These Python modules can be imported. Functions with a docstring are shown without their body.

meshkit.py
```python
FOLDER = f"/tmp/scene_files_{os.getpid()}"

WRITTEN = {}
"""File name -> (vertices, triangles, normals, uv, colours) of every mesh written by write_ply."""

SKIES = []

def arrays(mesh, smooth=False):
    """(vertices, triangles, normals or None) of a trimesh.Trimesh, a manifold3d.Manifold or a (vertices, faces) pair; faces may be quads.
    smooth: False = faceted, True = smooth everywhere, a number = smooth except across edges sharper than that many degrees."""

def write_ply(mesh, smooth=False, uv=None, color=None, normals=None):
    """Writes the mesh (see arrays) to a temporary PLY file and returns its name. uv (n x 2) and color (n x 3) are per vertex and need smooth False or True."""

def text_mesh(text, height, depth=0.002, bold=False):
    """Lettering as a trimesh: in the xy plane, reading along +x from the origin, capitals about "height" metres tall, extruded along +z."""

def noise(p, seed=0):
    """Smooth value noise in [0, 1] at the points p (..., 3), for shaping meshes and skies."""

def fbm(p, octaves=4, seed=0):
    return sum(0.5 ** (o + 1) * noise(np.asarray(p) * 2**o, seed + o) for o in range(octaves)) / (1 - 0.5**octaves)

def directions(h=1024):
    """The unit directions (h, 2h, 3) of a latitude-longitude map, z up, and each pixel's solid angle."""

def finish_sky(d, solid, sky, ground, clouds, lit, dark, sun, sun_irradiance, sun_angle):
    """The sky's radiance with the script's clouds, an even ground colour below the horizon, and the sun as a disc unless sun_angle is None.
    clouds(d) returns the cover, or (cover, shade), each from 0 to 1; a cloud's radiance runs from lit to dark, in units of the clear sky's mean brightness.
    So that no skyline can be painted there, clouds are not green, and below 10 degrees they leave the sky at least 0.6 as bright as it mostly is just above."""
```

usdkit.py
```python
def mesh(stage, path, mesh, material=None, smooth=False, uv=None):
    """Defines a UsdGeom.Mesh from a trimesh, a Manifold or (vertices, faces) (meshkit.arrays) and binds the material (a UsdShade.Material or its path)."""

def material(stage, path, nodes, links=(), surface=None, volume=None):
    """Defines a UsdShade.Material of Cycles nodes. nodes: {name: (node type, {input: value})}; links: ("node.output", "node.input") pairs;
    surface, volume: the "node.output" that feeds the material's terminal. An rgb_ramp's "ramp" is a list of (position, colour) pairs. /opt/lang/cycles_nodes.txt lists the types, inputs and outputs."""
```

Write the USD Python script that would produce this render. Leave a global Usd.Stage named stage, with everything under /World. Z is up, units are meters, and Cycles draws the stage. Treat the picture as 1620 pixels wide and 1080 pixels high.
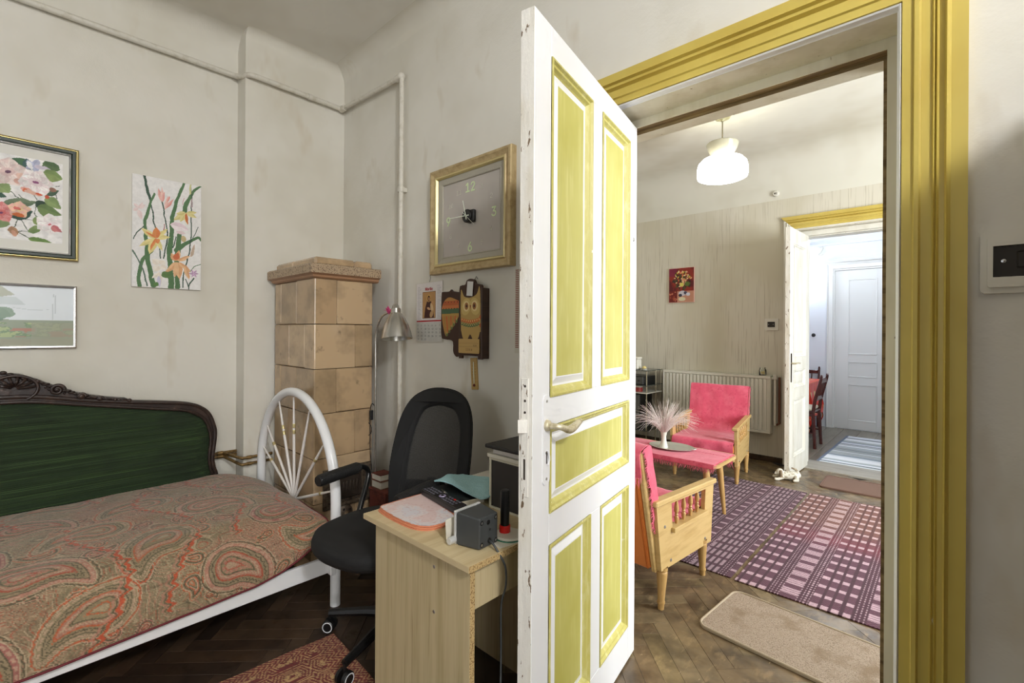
import math, random
import numpy as np, trimesh, manifold3d, shapely
from shapely.geometry import Polygon
from pxr import Usd, UsdGeom, UsdLux, UsdShade, Gf, Sdf, Vt
import usdkit, meshkit

stage = Usd.Stage.CreateInMemory()
UsdGeom.SetStageUpAxis(stage, "Z")
UsdGeom.SetStageMetersPerUnit(stage, 1.0)
UsdGeom.Xform.Define(stage, "/World")
rng = np.random.default_rng(7)
random.seed(7)

# ---------------------------------------------------------------- camera
F_PX, CY_PX, YAW, ROLL, CAM_H = 751.3, 524.2, math.radians(43.03), math.radians(-0.35), 1.30
_F = np.array([-math.sin(YAW), math.cos(YAW), 0.0]); _R = np.array([math.cos(YAW), math.sin(YAW), 0.0]); _D = np.array([0, 0, -1.0])
_r = math.cos(ROLL) * _R + math.sin(ROLL) * _D
_d = -math.sin(ROLL) * _R + math.cos(ROLL) * _D
cam = UsdGeom.Camera.Define(stage, "/World/camera")
cam.CreateHorizontalApertureAttr(36.0)
cam.CreateVerticalApertureAttr(24.0)
cam.CreateFocalLengthAttr(36.0 * F_PX / 1620)
cam.CreateVerticalApertureOffsetAttr(-36.0 * (540 - CY_PX) / 1620)
cam.CreateClippingRangeAttr((0.05, 100.0))
cam.CreateExposureAttr(-0.08)
SCALE = 1.10      # everything below is laid out in a unit of 1.10 m: lengths are multiplied by this on their way into the stage
cam.AddTransformOp().Set(Gf.Matrix4d(*_r, 0, *(-_d), 0, *(-_F), 0, 0, 0, CAM_H * SCALE, 1))

# ---------------------------------------------------------------- lights
def rect_light(name, at, toward, w, h, power, col=(1, 1, 1)):
    l = UsdLux.RectLight.Define(stage, "/World/" + name)
    z = np.array(at, float) - np.array(toward, float); z /= np.linalg.norm(z)
    x = np.cross([0, 0, 1.0], z); x /= np.linalg.norm(x); y = np.cross(z, x)
    l.AddTransformOp().Set(Gf.Matrix4d(*x, 0, *y, 0, *z, 0, *(SCALE * float(q) for q in at), 1))
    l.CreateWidthAttr(w * SCALE); l.CreateHeightAttr(h * SCALE); l.CreateIntensityAttr(power); l.CreateColorAttr(Gf.Vec3f(*col))
def ball_light(name, at, r, power, col=(1, 1, 1)):
    l = UsdLux.SphereLight.Define(stage, "/World/" + name)
    l.AddTranslateOp().Set(Gf.Vec3d(*(SCALE * float(q) for q in at))); l.CreateRadiusAttr(r * SCALE); l.CreateIntensityAttr(power); l.CreateColorAttr(Gf.Vec3f(*col))
dome = UsdLux.DomeLight.Define(stage, "/World/sky")
dome.CreateIntensityAttr(0.6); dome.CreateColorAttr(Gf.Vec3f(0.85, 0.92, 1.0))
# daylight through the near room's two windows (both outside the frame) and its ceiling lamp
rect_light("daylight_side_window", (2.32, -1.1, 1.65), (0, -1.1, 1.65), 1.5, 1.7, 8.6, (1.0, 0.985, 0.95))
rect_light("daylight_rear_window", (-1.6, -2.62, 1.65), (-1.6, 0, 1.65), 1.6, 1.7, 0.8, (0.97, 0.99, 1.0))
ball_light("near_room_bulb", (1.81, -0.25, 2.93), 0.16, 265, (0.94, 0.96, 1.0))
# second room: window on its right-hand side (its ceiling lamp glows by itself); third room: a bulb by the ceiling
rect_light("daylight_second_room", (1.95, 3.5, 1.6), (0, 3.5, 1.6), 1.5, 1.6, 23, (0.93, 0.97, 1.0))
ball_light("third_room_bulb", (-0.9, 6.75, 2.55), 0.06, 240, (0.90, 0.95, 1.0))

# ---------------------------------------------------------------- helpers: colour and materials
def lin(c):
    x = np.asarray(c, float) / 255.0
    return np.where(x <= 0.04045, x / 12.92, ((x + 0.055) / 1.055) ** 2.4)
MATS = {}
def mat(name, c=(200, 200, 200), r=0.5, metal=0.0, var=None, var2=None, chip=None, bump=None, spec=0.5, tint=False, sheen=0.0, coat=0.0, rvar=None, emit=None):
    """var / var2 / chip = (scale xyz, colour, low, high): noise blended in; bump = (scale xyz, strength, distance)."""
    n = {"p": ("principled_bsdf", {"roughness": r, "metallic": metal, "specular_ior_level": spec, "sheen_weight": sheen, "coat_weight": coat}), "g": ("texture_coordinate", {})}
    k = []
    if tint:
        n["col0"] = ("attribute", {"attribute": "tint"}); src = "col0.color"
    else:
        n["col0"] = ("color", {"value": tuple(lin(c))}); src = "col0.color"
    def noise(tag, scale, detail=4.0):
        s = (scale,) * 3 if np.ndim(scale) == 0 else scale
        n[tag + "m"] = ("mapping", {"scale": s}); n[tag + "n"] = ("noise_texture", {"scale": 1.0, "detail": detail, "roughness": 0.6})
        k.extend([("g.object", tag + "m.vector"), (tag + "m.vector", tag + "n.vector")])
        return tag + "n.fac"
    for tag, v in (("va", var), ("vb", var2), ("vc", chip)):
        if v is None:
            continue
        f = noise(tag, v[0], 5.0 if tag == "vc" else 3.0)
        n[tag + "r"] = ("map_range", {"from_min": v[2], "from_max": v[3], "to_min": 0.0, "to_max": 1.0, "clamp": True})
        n[tag + "x"] = ("mix", {"color2": tuple(lin(v[1]))})
        k.extend([(f, tag + "r.value"), (tag + "r.result", tag + "x.fac"), (src, tag + "x.color1")])
        src = tag + "x.color"
    k.append((src, "p.base_color"))
    if rvar:
        f = noise("rv", rvar[0])
        n["rvr"] = ("map_range", {"from_min": 0.3, "from_max": 0.7, "to_min": rvar[1], "to_max": rvar[2], "clamp": True})
        k.extend([(f, "rvr.value"), ("rvr.result", "p.roughness")])
    if bump:
        f = noise("bp", bump[0])
        n["b"] = ("bump", {"strength": bump[1], "distance": bump[2]})
        k.extend([(f, "b.height"), ("b.normal", "p.normal")])
    if emit:
        n["p"][1]["emission_color"] = tuple(lin(emit[0])); n["p"][1]["emission_strength"] = emit[1]
    MATS[name] = usdkit.material(stage, "/World/Looks/" + name, n, k, surface="p.BSDF")
    return MATS[name]

# ---------------------------------------------------------------- helpers: shapes
def cat(ms):
    ms = [m if isinstance(m, trimesh.Trimesh) else tm(m) for m in ms]
    return trimesh.util.concatenate(ms)
def tm(m):
    v, f, _ = meshkit.arrays(m)
    return trimesh.Trimesh(v, f, process=False)
_BOXF = None
def box(x0, x1, y0, y1, z0, z1, c=0.0):
    lo, hi = np.minimum([x0, y0, z0], [x1, y1, z1]), np.maximum([x0, y0, z0], [x1, y1, z1])
    if c <= 0:
        b = trimesh.creation.box(hi - lo); b.apply_translation((lo + hi) / 2); return b
    c = min(c, (hi - lo).min() * 0.45)
    pts = []
    for sx in (0, 1):
        for sy in (0, 1):
            for sz in (0, 1):
                p = np.where([sx, sy, sz], hi, lo); s = np.where([sx, sy, sz], -1, 1) * c
                for a in range(3):
                    q = p + s; q[a] = p[a]; pts.append(q)
    global _BOXF
    pts = np.array(pts)
    if _BOXF is None:
        ref = trimesh.Trimesh(*hull_of(pts), process=False)
        _BOXF = ref.faces.copy()
    return trimesh.Trimesh(pts, _BOXF, process=False)
def hull_of(pts):
    from scipy.spatial import ConvexHull
    h = ConvexHull(pts); f = h.simplices.copy(); cen = pts.mean(0)
    for i, t in enumerate(f):
        a, b, c = pts[t]
        if np.dot(np.cross(b - a, c - a), a - cen) < 0:
            f[i] = t[::-1]
    return pts, f
def orient(origin, ux, uy, uz):
    m = np.eye(4); m[:3, 0], m[:3, 1], m[:3, 2], m[:3, 3] = ux, uy, uz, origin; return m
def put(mesh, origin, ux=(1, 0, 0), uy=(0, 1, 0), uz=(0, 0, 1)):
    m = tm(mesh) if not isinstance(mesh, trimesh.Trimesh) else mesh.copy()
    m.apply_transform(orient(origin, ux, uy, uz)); return m
def turn(mesh, deg, axis=(0, 0, 1), at=(0, 0, 0)):
    m = mesh.copy(); m.apply_transform(trimesh.transformations.rotation_matrix(math.radians(deg), axis, at)); return m
def move(mesh, d):
    m = mesh.copy(); m.apply_translation(d); return m
def sweep(pts, r, n=10, closed=False, caps=True):
    p = np.asarray(pts, float); N = len(p)
    rr = np.broadcast_to(np.asarray(r, float), (N,))
    if closed:
        t = np.roll(p, -1, 0) - np.roll(p, 1, 0)
    else:
        t = np.gradient(p, axis=0)
    t /= np.linalg.norm(t, axis=1, keepdims=True) + 1e-12
    a = np.cross(t[0], [0, 0, 1.0] if abs(t[0][2]) < 0.9 else [1.0, 0, 0]); A = []
    for i in range(N):
        a = a - t[i] * np.dot(a, t[i]); a /= np.linalg.norm(a) + 1e-12; A.append(a)
    A = np.array(A); B = np.cross(t, A); ang = np.arange(n) * 2 * np.pi / n
    v = p[:, None] + rr[:, None, None] * (np.cos(ang)[None, :, None] * A[:, None] + np.sin(ang)[None, :, None] * B[:, None])
    v = v.reshape(-1, 3); f = []
    M = N if closed else N - 1
    i, j = np.meshgrid(np.arange(M), np.arange(n), indexing="ij"); i2 = (i + 1) % N; j2 = (j + 1) % n
    q = np.stack([i * n + j, i * n + j2, i2 * n + j2, i2 * n + j], -1).reshape(-1, 4)
    f = np.vstack([q[:, [0, 1, 2]], q[:, [0, 2, 3]]])
    if caps and not closed:
        v = np.vstack([v, p[0], p[-1]]); c0, c1 = len(v) - 2, len(v) - 1; e = []
        for k in range(n):
            e.append([c0, (k + 1) % n, k]); e.append([c1, (N - 1) * n + k, (N - 1) * n + (k + 1) % n])
        f = np.vstack([f, e])
    return trimesh.Trimesh(v, f, process=False)
def rod(a, b, r0, r1=None, n=12):
    return sweep([a, b], [r0, r0 if r1 is None else r1], n)
def smooth_path(pts, k=6):
    p = np.asarray(pts, float); out = []
    q = np.vstack([2 * p[0] - p[1], p, 2 * p[-1] - p[-2]])
    for i in range(1, len(q) - 2):
        for t in np.arange(k) / k:
            a, b, c, d = q[i - 1], q[i], q[i + 1], q[i + 2]
            out.append(0.5 * ((2 * b) + (-a + c) * t + (2 * a - 5 * b + 4 * c - d) * t * t + (-a + 3 * b - 3 * c + d) * t ** 3))
    out.append(p[-1]); return np.array(out)
def lathe(prof, n=28):
    pr = np.asarray(prof, float); ang = np.arange(n) * 2 * np.pi / n
    v = np.stack([pr[:, None, 0] * np.cos(ang), pr[:, None, 0] * np.sin(ang), np.broadcast_to(pr[:, None, 1], (len(pr), n))], -1).reshape(-1, 3)
    i, j = np.meshgrid(np.arange(len(pr) - 1), np.arange(n), indexing="ij"); j2 = (j + 1) % n
    q = np.stack([i * n + j, i * n + j2, (i + 1) * n + j2, (i + 1) * n + j], -1).reshape(-1, 4)
    return trimesh.Trimesh(v, np.vstack([q[:, [0, 1, 2]], q[:, [0, 2, 3]]]), process=False)
def prism(poly, h, origin=(0, 0, 0), ux=(1, 0, 0), uy=(0, 1, 0), uz=(0, 0, 1)):
    """Extrudes a 2-D polygon by h along uz."""
    g = poly if isinstance(poly, shapely.geometry.base.BaseGeometry) else Polygon(poly)
    g = g.buffer(0)
    ms = [trimesh.creation.extrude_polygon(q, h, engine="earcut") for q in getattr(g, "geoms", [g])]
    return put(cat(ms), origin, ux, uy, uz)
XZ = dict(ux=(1, 0, 0), uy=(0, 0, 1), uz=(0, -1, 0))     # drawn on a wall that faces -y: a=x, b=z, out of the wall = -y
YZ = dict(ux=(0, 1, 0), uy=(0, 0, 1), uz=(1, 0, 0))      # drawn on a wall that faces +x: a=y, b=z, out = +x
def ring(x0, x1, z0, z1, prof, origin=(0, 0, 0), ux=(1, 0, 0), uy=(0, 1, 0), uz=(0, 0, 1), u_shape=False):
    """Mitred frame round the rectangle: prof = [(outward offset, height)]; u_shape leaves the bottom side open."""
    rows = []
    for o, h in prof:
        if u_shape:
            rows.append([(x0 - o, z0, h), (x0 - o, z1 + o, h), (x1 + o, z1 + o, h), (x1 + o, z0, h)])
        else:
            rows.append([(x0 - o, z0 - o, h), (x0 - o, z1 + o, h), (x1 + o, z1 + o, h), (x1 + o, z0 - o, h)])
    v = np.array(rows, float).reshape(-1, 3); f = []
    for i in range(len(prof) - 1):
        for j in range(3 if u_shape else 4):
            a, b = i * 4 + j, i * 4 + (j + 1) % 4; c, d = b + 4, a + 4
            f += [[a, b, c], [a, c, d]]
    return put(trimesh.Trimesh(v, f, process=False), origin, ux, uy, uz)
def grid(nu, nv, fn):
    """A sheet of (nu+1) x (nv+1) points fn(U, V) with U, V in [0, 1]."""
    U, V = np.meshgrid(np.linspace(0, 1, nu + 1), np.linspace(0, 1, nv + 1), indexing="ij")
    P = np.stack(fn(U, V), -1).reshape(-1, 3)
    i, j = np.meshgrid(np.arange(nu), np.arange(nv), indexing="ij"); w = nv + 1
    q = np.stack([i * w + j, (i + 1) * w + j, (i + 1) * w + j + 1, i * w + j + 1], -1).reshape(-1, 4)
    m = trimesh.Trimesh(P, np.vstack([q[:, [0, 1, 2]], q[:, [0, 2, 3]]]), process=False)
    m.metadata["uv"] = np.stack([U.ravel(), V.ravel()], 1)
    return m
def thicken(m, h):
    """Gives a sheet a back side at distance h below (against its normals) and closes its rim."""
    n = m.vertex_normals; v = np.vstack([m.vertices, m.vertices - n * h]); k = len(m.vertices)
    e = np.sort(m.edges, 1); u, inv, cnt = np.unique(e, axis=0, return_inverse=True, return_counts=True)
    be = m.edges[cnt[inv.ravel()] == 1]
    f = np.vstack([m.faces, m.faces[:, ::-1] + k, np.stack([be[:, 1], be[:, 0], be[:, 0] + k], 1), np.stack([be[:, 1], be[:, 0] + k, be[:, 1] + k], 1)])
    r = trimesh.Trimesh(v, f, process=False); r.metadata.update(m.metadata); return r
def ball(c, r, sub=2, s=(1, 1, 1)):
    m = trimesh.creation.icosphere(sub, 1.0); m.vertices = m.vertices * np.asarray(s) * r + np.asarray(c); return m
def rbox(x0, x1, y0, y1, z0, z1, r, seg=10):
    """Box with round edges (hull of eight spheres)."""
    S = manifold3d.Manifold.sphere(r, seg)
    ms = [S.translate((x, y, z)) for x in (x0 + r, x1 - r) for y in (y0 + r, y1 - r) for z in (z0 + r, z1 - r)]
    return tm(manifold3d.Manifold.batch_hull(ms))
def rrect(x0, x1, y0, y1, r, n=6):
    return shapely.box(x0 + r, y0 + r, x1 - r, y1 - r).buffer(r, quad_segs=n)
def blob(chains, edge=0.004, it=12):
    """One smooth body from chains of (point, radius)."""
    ms = []
    for ch in chains:
        sp = [manifold3d.Manifold.sphere(r, 16).translate(tuple(map(float, p))) for p, r in ch]
        ms += sp if len(sp) == 1 else [manifold3d.Manifold.batch_hull([a, b]) for a, b in zip(sp[:-1], sp[1:])]
    m = tm(manifold3d.Manifold.batch_boolean(ms, manifold3d.OpType.Add).refine_to_length(edge))
    m.merge_vertices(); trimesh.smoothing.filter_taubin(m, iterations=it); return m

# ---------------------------------------------------------------- helpers: things and parts
COUNT = {}
UNIT, DRAWN_AT, STANDS_AT = 1.0, np.zeros(3), np.zeros(3)      # a group of things may be drawn in a unit of its own, then set down at its place
def set_down(p):
    return STANDS_AT + UNIT * (np.asarray(p, float) - DRAWN_AT)
def numbered(parent, name):
    k = (parent, name); n = COUNT.get(k, 0); COUNT[k] = n + 1
    return name if n == 0 else f"{name}_{n:03d}"
def into_stage(path, mesh, m, smooth, tint):
    """Defines the mesh at the stage's scale, without unused points; tint is one colour per point."""
    used = np.zeros(len(mesh.vertices), bool); used[mesh.faces.ravel()] = True
    if not used.all():
        idx = np.cumsum(used) - 1; mesh = trimesh.Trimesh(mesh.vertices[used], idx[mesh.faces], process=False)
        tint = None if tint is None else tint[used]
    mesh = mesh.copy(); mesh.vertices = mesh.vertices * SCALE
    u = usdkit.mesh(stage, path, mesh, MATS[m] if isinstance(m, str) else m, smooth=smooth)
    if tint is not None:
        bind_tint(u, tint)
    return u
def bind_tint(m, tint):
    UsdGeom.PrimvarsAPI(m).CreatePrimvar("tint", Sdf.ValueTypeNames.Color3fArray, "vertex").Set(Vt.Vec3fArray.FromNumpy(np.asarray(tint, np.float32)))
def tag(prim, label=None, category=None, group=None, kind=None):
    for k, v in (("label", label), ("category", category), ("group", group), ("kind", kind)):
        if v:
            prim.SetCustomDataByKey(k, v)
class Thing:
    """An Xform at the thing's base. Parts are given in world coordinates unless local=True."""
    def __init__(s, name, label, category=None, loc=(0, 0, 0), rz=0.0, group=None, kind=None, local=False):
        s.path = "/World/" + numbered("/World", name); s.local = local; loc = set_down(loc)
        x = UsdGeom.Xform.Define(stage, s.path); x.AddTranslateOp().Set(Gf.Vec3d(*(SCALE * float(q) for q in loc)))
        if rz:
            x.AddRotateZOp().Set(float(rz))
        s.inv = np.linalg.inv(trimesh.transformations.translation_matrix(loc) @ trimesh.transformations.rotation_matrix(math.radians(rz), (0, 0, 1)))
        tag(x.GetPrim(), label, category, group, kind)
    def add(s, name, mesh, m, smooth=False, label=None, under=None, tint=None, kind=None, local=None):
        base = under or s.path
        p = base + "/" + numbered(base, name)
        mesh = tm(mesh) if not isinstance(mesh, trimesh.Trimesh) else mesh.copy()
        if not (s.local if local is None else local):
            mesh.vertices = set_down(mesh.vertices); mesh.apply_transform(s.inv)
        else:
            mesh.vertices = mesh.vertices * UNIT
        u = into_stage(p, mesh, m, smooth, tint)
        tag(u.GetPrim(), label, kind=kind)
        return p
def single(name, mesh, m, label, category=None, smooth=False, group=None, kind=None, tint=None):
    """A thing that is one mesh."""
    p = "/World/" + numbered("/World", name)
    mesh = mesh.copy(); mesh.vertices = set_down(mesh.vertices)
    u = into_stage(p, mesh, m, smooth, tint)
    tag(u.GetPrim(), label, category, group, kind); return p

# ---------------------------------------------------------------- helpers: flat print painted on a grid of points
class Paint:
    def __init__(s, X, Y, base):
        s.X, s.Y = np.array(X, float), np.array(Y, float); s.c = np.tile(np.asarray(base, float), (len(s.X), 1))
    def wobble(s, amp, scale, seed=0):
        """Lets everything drawn from here on follow a hand-drawn, uneven line."""
        P = np.stack([s.X * scale, s.Y * scale, np.zeros_like(s.X)], 1)
        s.X = s.X + amp * 2 * (meshkit.fbm(P, 3, seed) - 0.5); s.Y = s.Y + amp * 2 * (meshkit.fbm(P + 31, 3, seed + 1) - 0.5); return s
    def mask(s, m, col, a=1.0):
        w = (np.asarray(m, float) * a)[:, None]; s.c = s.c * (1 - w) + np.asarray(col, float) * w; return s
    def inside(s, pts):
        p = np.asarray(pts, float); x0, y0 = p.min(0); x1, y1 = p.max(0)
        idx = np.nonzero((s.X >= x0) & (s.X <= x1) & (s.Y >= y0) & (s.Y <= y1))[0]; m = np.zeros(len(s.X), bool)
        if len(idx):
            x, y = s.X[idx], s.Y[idx]; r = np.zeros(len(idx), bool); q = np.roll(p, -1, 0)
            for (ax, ay), (bx, by) in zip(p, q):
                if ay != by:
                    r ^= ((ay > y) != (by > y)) & (x < (bx - ax) * (y - ay) / (by - ay) + ax)
            m[idx] = r
        return m
    def poly(s, pts, col, a=1.0):
        return s.mask(s.inside(pts), col, a)
    def rect(s, x0, x1, y0, y1, col, a=1.0):
        return s.mask((s.X >= x0) & (s.X <= x1) & (s.Y >= y0) & (s.Y <= y1), col, a)
    def ell(s, cx, cy, rx, ry, col, a=1.0, rot=0.0, soft=0.0):
        c, d = math.cos(rot), math.sin(rot); x, y = s.X - cx, s.Y - cy
        q = ((x * c + y * d) / rx) ** 2 + ((-x * d + y * c) / ry) ** 2
        return s.mask(q < 1 if not soft else np.clip((1 - q) / soft, 0, 1), col, a)
    def line(s, pts, w, col, a=1.0, w1=None):
        p = np.asarray(pts, float); m = np.zeros(len(s.X), bool); n = len(p) - 1
        for i in range(n):
            A, B = p[i], p[i + 1]; d = B - A; L = d @ d + 1e-12
            t = np.clip(((s.X - A[0]) * d[0] + (s.Y - A[1]) * d[1]) / L, 0, 1)
            ww = w if w1 is None else w + (w1 - w) * (i + t) / n
            m |= (s.X - A[0] - t * d[0]) ** 2 + (s.Y - A[1] - t * d[1]) ** 2 < (ww / 2) ** 2
        return s.mask(m, col, a)
    def leaf(s, a, b, w, col, vein=None, bend=0.0):
        a, b = np.array(a, float), np.array(b, float); d = b - a; L = np.hypot(*d); n = np.array([-d[1], d[0]]) / L
        t = np.linspace(0, 1, 14); mid = a + d * t[:, None] + n * (bend * L * np.sin(np.pi * t))[:, None]
        hw = (w / 2 * np.sin(np.pi * t ** 0.8) ** 0.9)[:, None]
        s.poly(np.vstack([mid + n * hw, (mid - n * hw)[::-1]]), col)
        if vein is not None:
            s.poly(np.vstack([mid + n * hw, mid[::-1]]), vein, 0.45)
        return s
    def petals(s, cx, cy, r, n, col, col2, rot=0.0, squash=1.0, w=0.55, tilt=0.0):
        for k in range(n):
            an = rot + 2 * math.pi * k / n
            s.leaf((cx, cy), (cx + r * math.cos(an), cy + r * squash * math.sin(an) + tilt * r), r * w, np.asarray(col) * (0.94 + 0.06 * (k % 3)), col2)
        return s
    def mottle(s, amp, scale, seed=0):
        v = meshkit.fbm(np.stack([s.X * scale, s.Y * scale, np.zeros_like(s.X)], 1), 4, seed) - 0.5
        s.c = s.c * (1 + amp * v[:, None] * 2); return s
    def out(s):
        return lin(np.clip(s.c, 0, 255))
def painted(w, h, step, origin, ux, uy, base, draw):
    """A print of w x h metres; draw(Paint) works in metres from the lower left corner."""
    nu, nv = max(2, int(w / step)), max(2, int(h / step)); ux, uy, o = (np.asarray(q, float) for q in (ux, uy, origin))
    m = grid(nu, nv, lambda U, V: tuple(o[k] + U * w * ux[k] + V * h * uy[k] for k in range(3)))
    uv = m.metadata["uv"]; p = Paint(uv[:, 0] * w, uv[:, 1] * h, base); draw(p)
    return m, p.out()
# ---------------------------------------------------------------- materials
mat("plaster", (219, 215, 204), 0.9, var=(1.6, (209, 204, 190), 0.42, 0.68), var2=((5, 5, 2.2), (205, 197, 180), 0.6, 0.75), bump=(14, 0.25, 0.01))
mat("ochre_wall", (112, 106, 92), 0.85, var=(1.5, (104, 98, 84), 0.45, 0.65))
mat("plaster_ceiling", (226, 223, 214), 0.92, var=(1.3, (212, 207, 194), 0.42, 0.66), bump=(10, 0.25, 0.01))
mat("plaster_second", (216, 214, 203), 0.9, var=(1.2, (202, 197, 182), 0.45, 0.7), bump=(10, 0.2, 0.01))
mat("plaster_third", (226, 230, 236), 0.85)
mat("wallpaper", (209, 204, 190), 0.85, var=((75, 75, 2.2), (168, 160, 142), 0.54, 0.74), var2=((1.3, 1.3, 0.8), (200, 194, 175), 0.42, 0.62))
mat("yellow_paint", (199, 178, 90), 0.4, var=((3, 3, 3), (189, 165, 78), 0.45, 0.7), chip=((30, 30, 9), (228, 222, 190), 0.72, 0.73), bump=((40, 40, 6), 0.12, 0.004))
mat("yellow_panel", (188, 182, 100), 0.5, var=((38, 38, 3.5), (202, 197, 126), 0.5, 0.75), var2=((4, 4, 3), (178, 171, 84), 0.5, 0.7), bump=((60, 60, 5), 0.15, 0.003))
mat("yellow_moulding", (188, 179, 100), 0.45, var=((40, 40, 12), (206, 200, 140), 0.5, 0.72), chip=((45, 45, 16), (240, 238, 225), 0.70, 0.71))
mat("white_paint", (230, 230, 232), 0.35, var=((6, 6, 2), (231, 231, 230), 0.45, 0.7), bump=((30, 30, 5), 0.08, 0.004))
mat("worn_white", (225, 221, 212), 0.5, var=((12, 12, 4), (212, 205, 190), 0.45, 0.65), chip=((55, 55, 17), (112, 92, 70), 0.63, 0.645), bump=((40, 40, 12), 0.5, 0.006))
mat("cream_paint", (214, 208, 188), 0.4, var=((10, 10, 2), (200, 192, 168), 0.45, 0.7), chip=((50, 50, 10), (110, 95, 62), 0.69, 0.70), bump=((30, 30, 4), 0.15, 0.004))
mat("bare_frame_wood", (142, 120, 80), 0.7, var=((4, 40, 40), (96, 76, 46), 0.4, 0.65))
mat("old_white", (226, 224, 214), 0.42, var=((7, 7, 2), (210, 206, 192), 0.45, 0.7), chip=((70, 70, 14), (150, 138, 118), 0.70, 0.71))
mat("door_white_cool", (232, 233, 230), 0.45)
mat("pipe_paint", (208, 203, 190), 0.45, var=(20, (190, 183, 166), 0.5, 0.7), bump=(60, 0.3, 0.003))
mat("copper", (150, 122, 78), 0.4, 0.7, var=(30, (104, 84, 54), 0.45, 0.65))
mat("joint_dark", (40, 30, 22), 0.8)
for i, c in enumerate([(58, 43, 31), (66, 49, 35), (50, 37, 27), (72, 55, 40), (45, 34, 26)]):
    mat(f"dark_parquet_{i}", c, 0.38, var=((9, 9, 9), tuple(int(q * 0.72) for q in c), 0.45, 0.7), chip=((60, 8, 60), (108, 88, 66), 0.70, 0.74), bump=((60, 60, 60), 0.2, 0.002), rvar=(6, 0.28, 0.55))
for i, c in enumerate([(122, 104, 78), (117, 98, 73), (128, 111, 84), (112, 94, 70), (125, 108, 78)]):
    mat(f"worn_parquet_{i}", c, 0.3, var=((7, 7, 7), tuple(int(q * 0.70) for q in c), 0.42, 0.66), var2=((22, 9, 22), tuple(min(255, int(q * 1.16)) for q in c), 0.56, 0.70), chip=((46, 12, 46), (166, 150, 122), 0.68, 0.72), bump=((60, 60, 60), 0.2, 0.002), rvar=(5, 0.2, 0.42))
for i, c in enumerate([(126, 118, 104), (118, 110, 98), (134, 126, 112)]):
    mat(f"grey_board_{i}", c, 0.3, var=((14, 3, 6), tuple(int(q * 0.85) for q in c), 0.45, 0.7))
mat("threshold_wood", (160, 155, 145), 0.4, var=((3, 20, 20), (138, 132, 122), 0.45, 0.7))
mat("steel", (190, 190, 188), 0.3, 0.9)
mat("brass_worn", (206, 197, 170), 0.4, 0.35, var=(40, (160, 146, 108), 0.45, 0.7))
mat("lock_dark", (60, 52, 44), 0.6)
mat("black_plastic", (22, 21, 21), 0.4)
mat("bakelite", (30, 24, 22), 0.25)
mat("glass_pane", (235, 240, 240), 0.05)

# ---------------------------------------------------------------- near room: shell
ZC = 3.12
def cove_section(z0, zc, r, back=0.25, n=8):
    """Wall section (distance into the room, height): upright from z0, then a quarter-round cove of radius r up to the ceiling."""
    a = np.linspace(0, np.pi / 2, n)
    return [(-back, z0), (0, z0), (0, zc - r)] + [(r - r * math.cos(t), zc - r + r * math.sin(t)) for t in a] + [(r, zc + 0.05), (-back, zc + 0.05)]
def struct(name, mesh, m, label, smooth=False):
    return single(name, mesh, m, label, None, smooth, kind="structure")
XR, XP, YS, YW = -3.286, -3.149, 0.995, 1.63
wl = cat([prism(cove_section(0, ZC, 0.11), YS + 2.7, (XR, -2.7, 0), (1, 0, 0), (0, 0, 1), (0, 1, 0)),
          prism(cove_section(0, ZC, 0.06), 1.9 - YS, (XP, YS, 0), (1, 0, 0), (0, 0, 1), (0, 1, 0))])
struct("wall_left", wl, "plaster", "uneven off-white plaster wall with a projecting chimney breast beside the corner", smooth=35)
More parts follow.
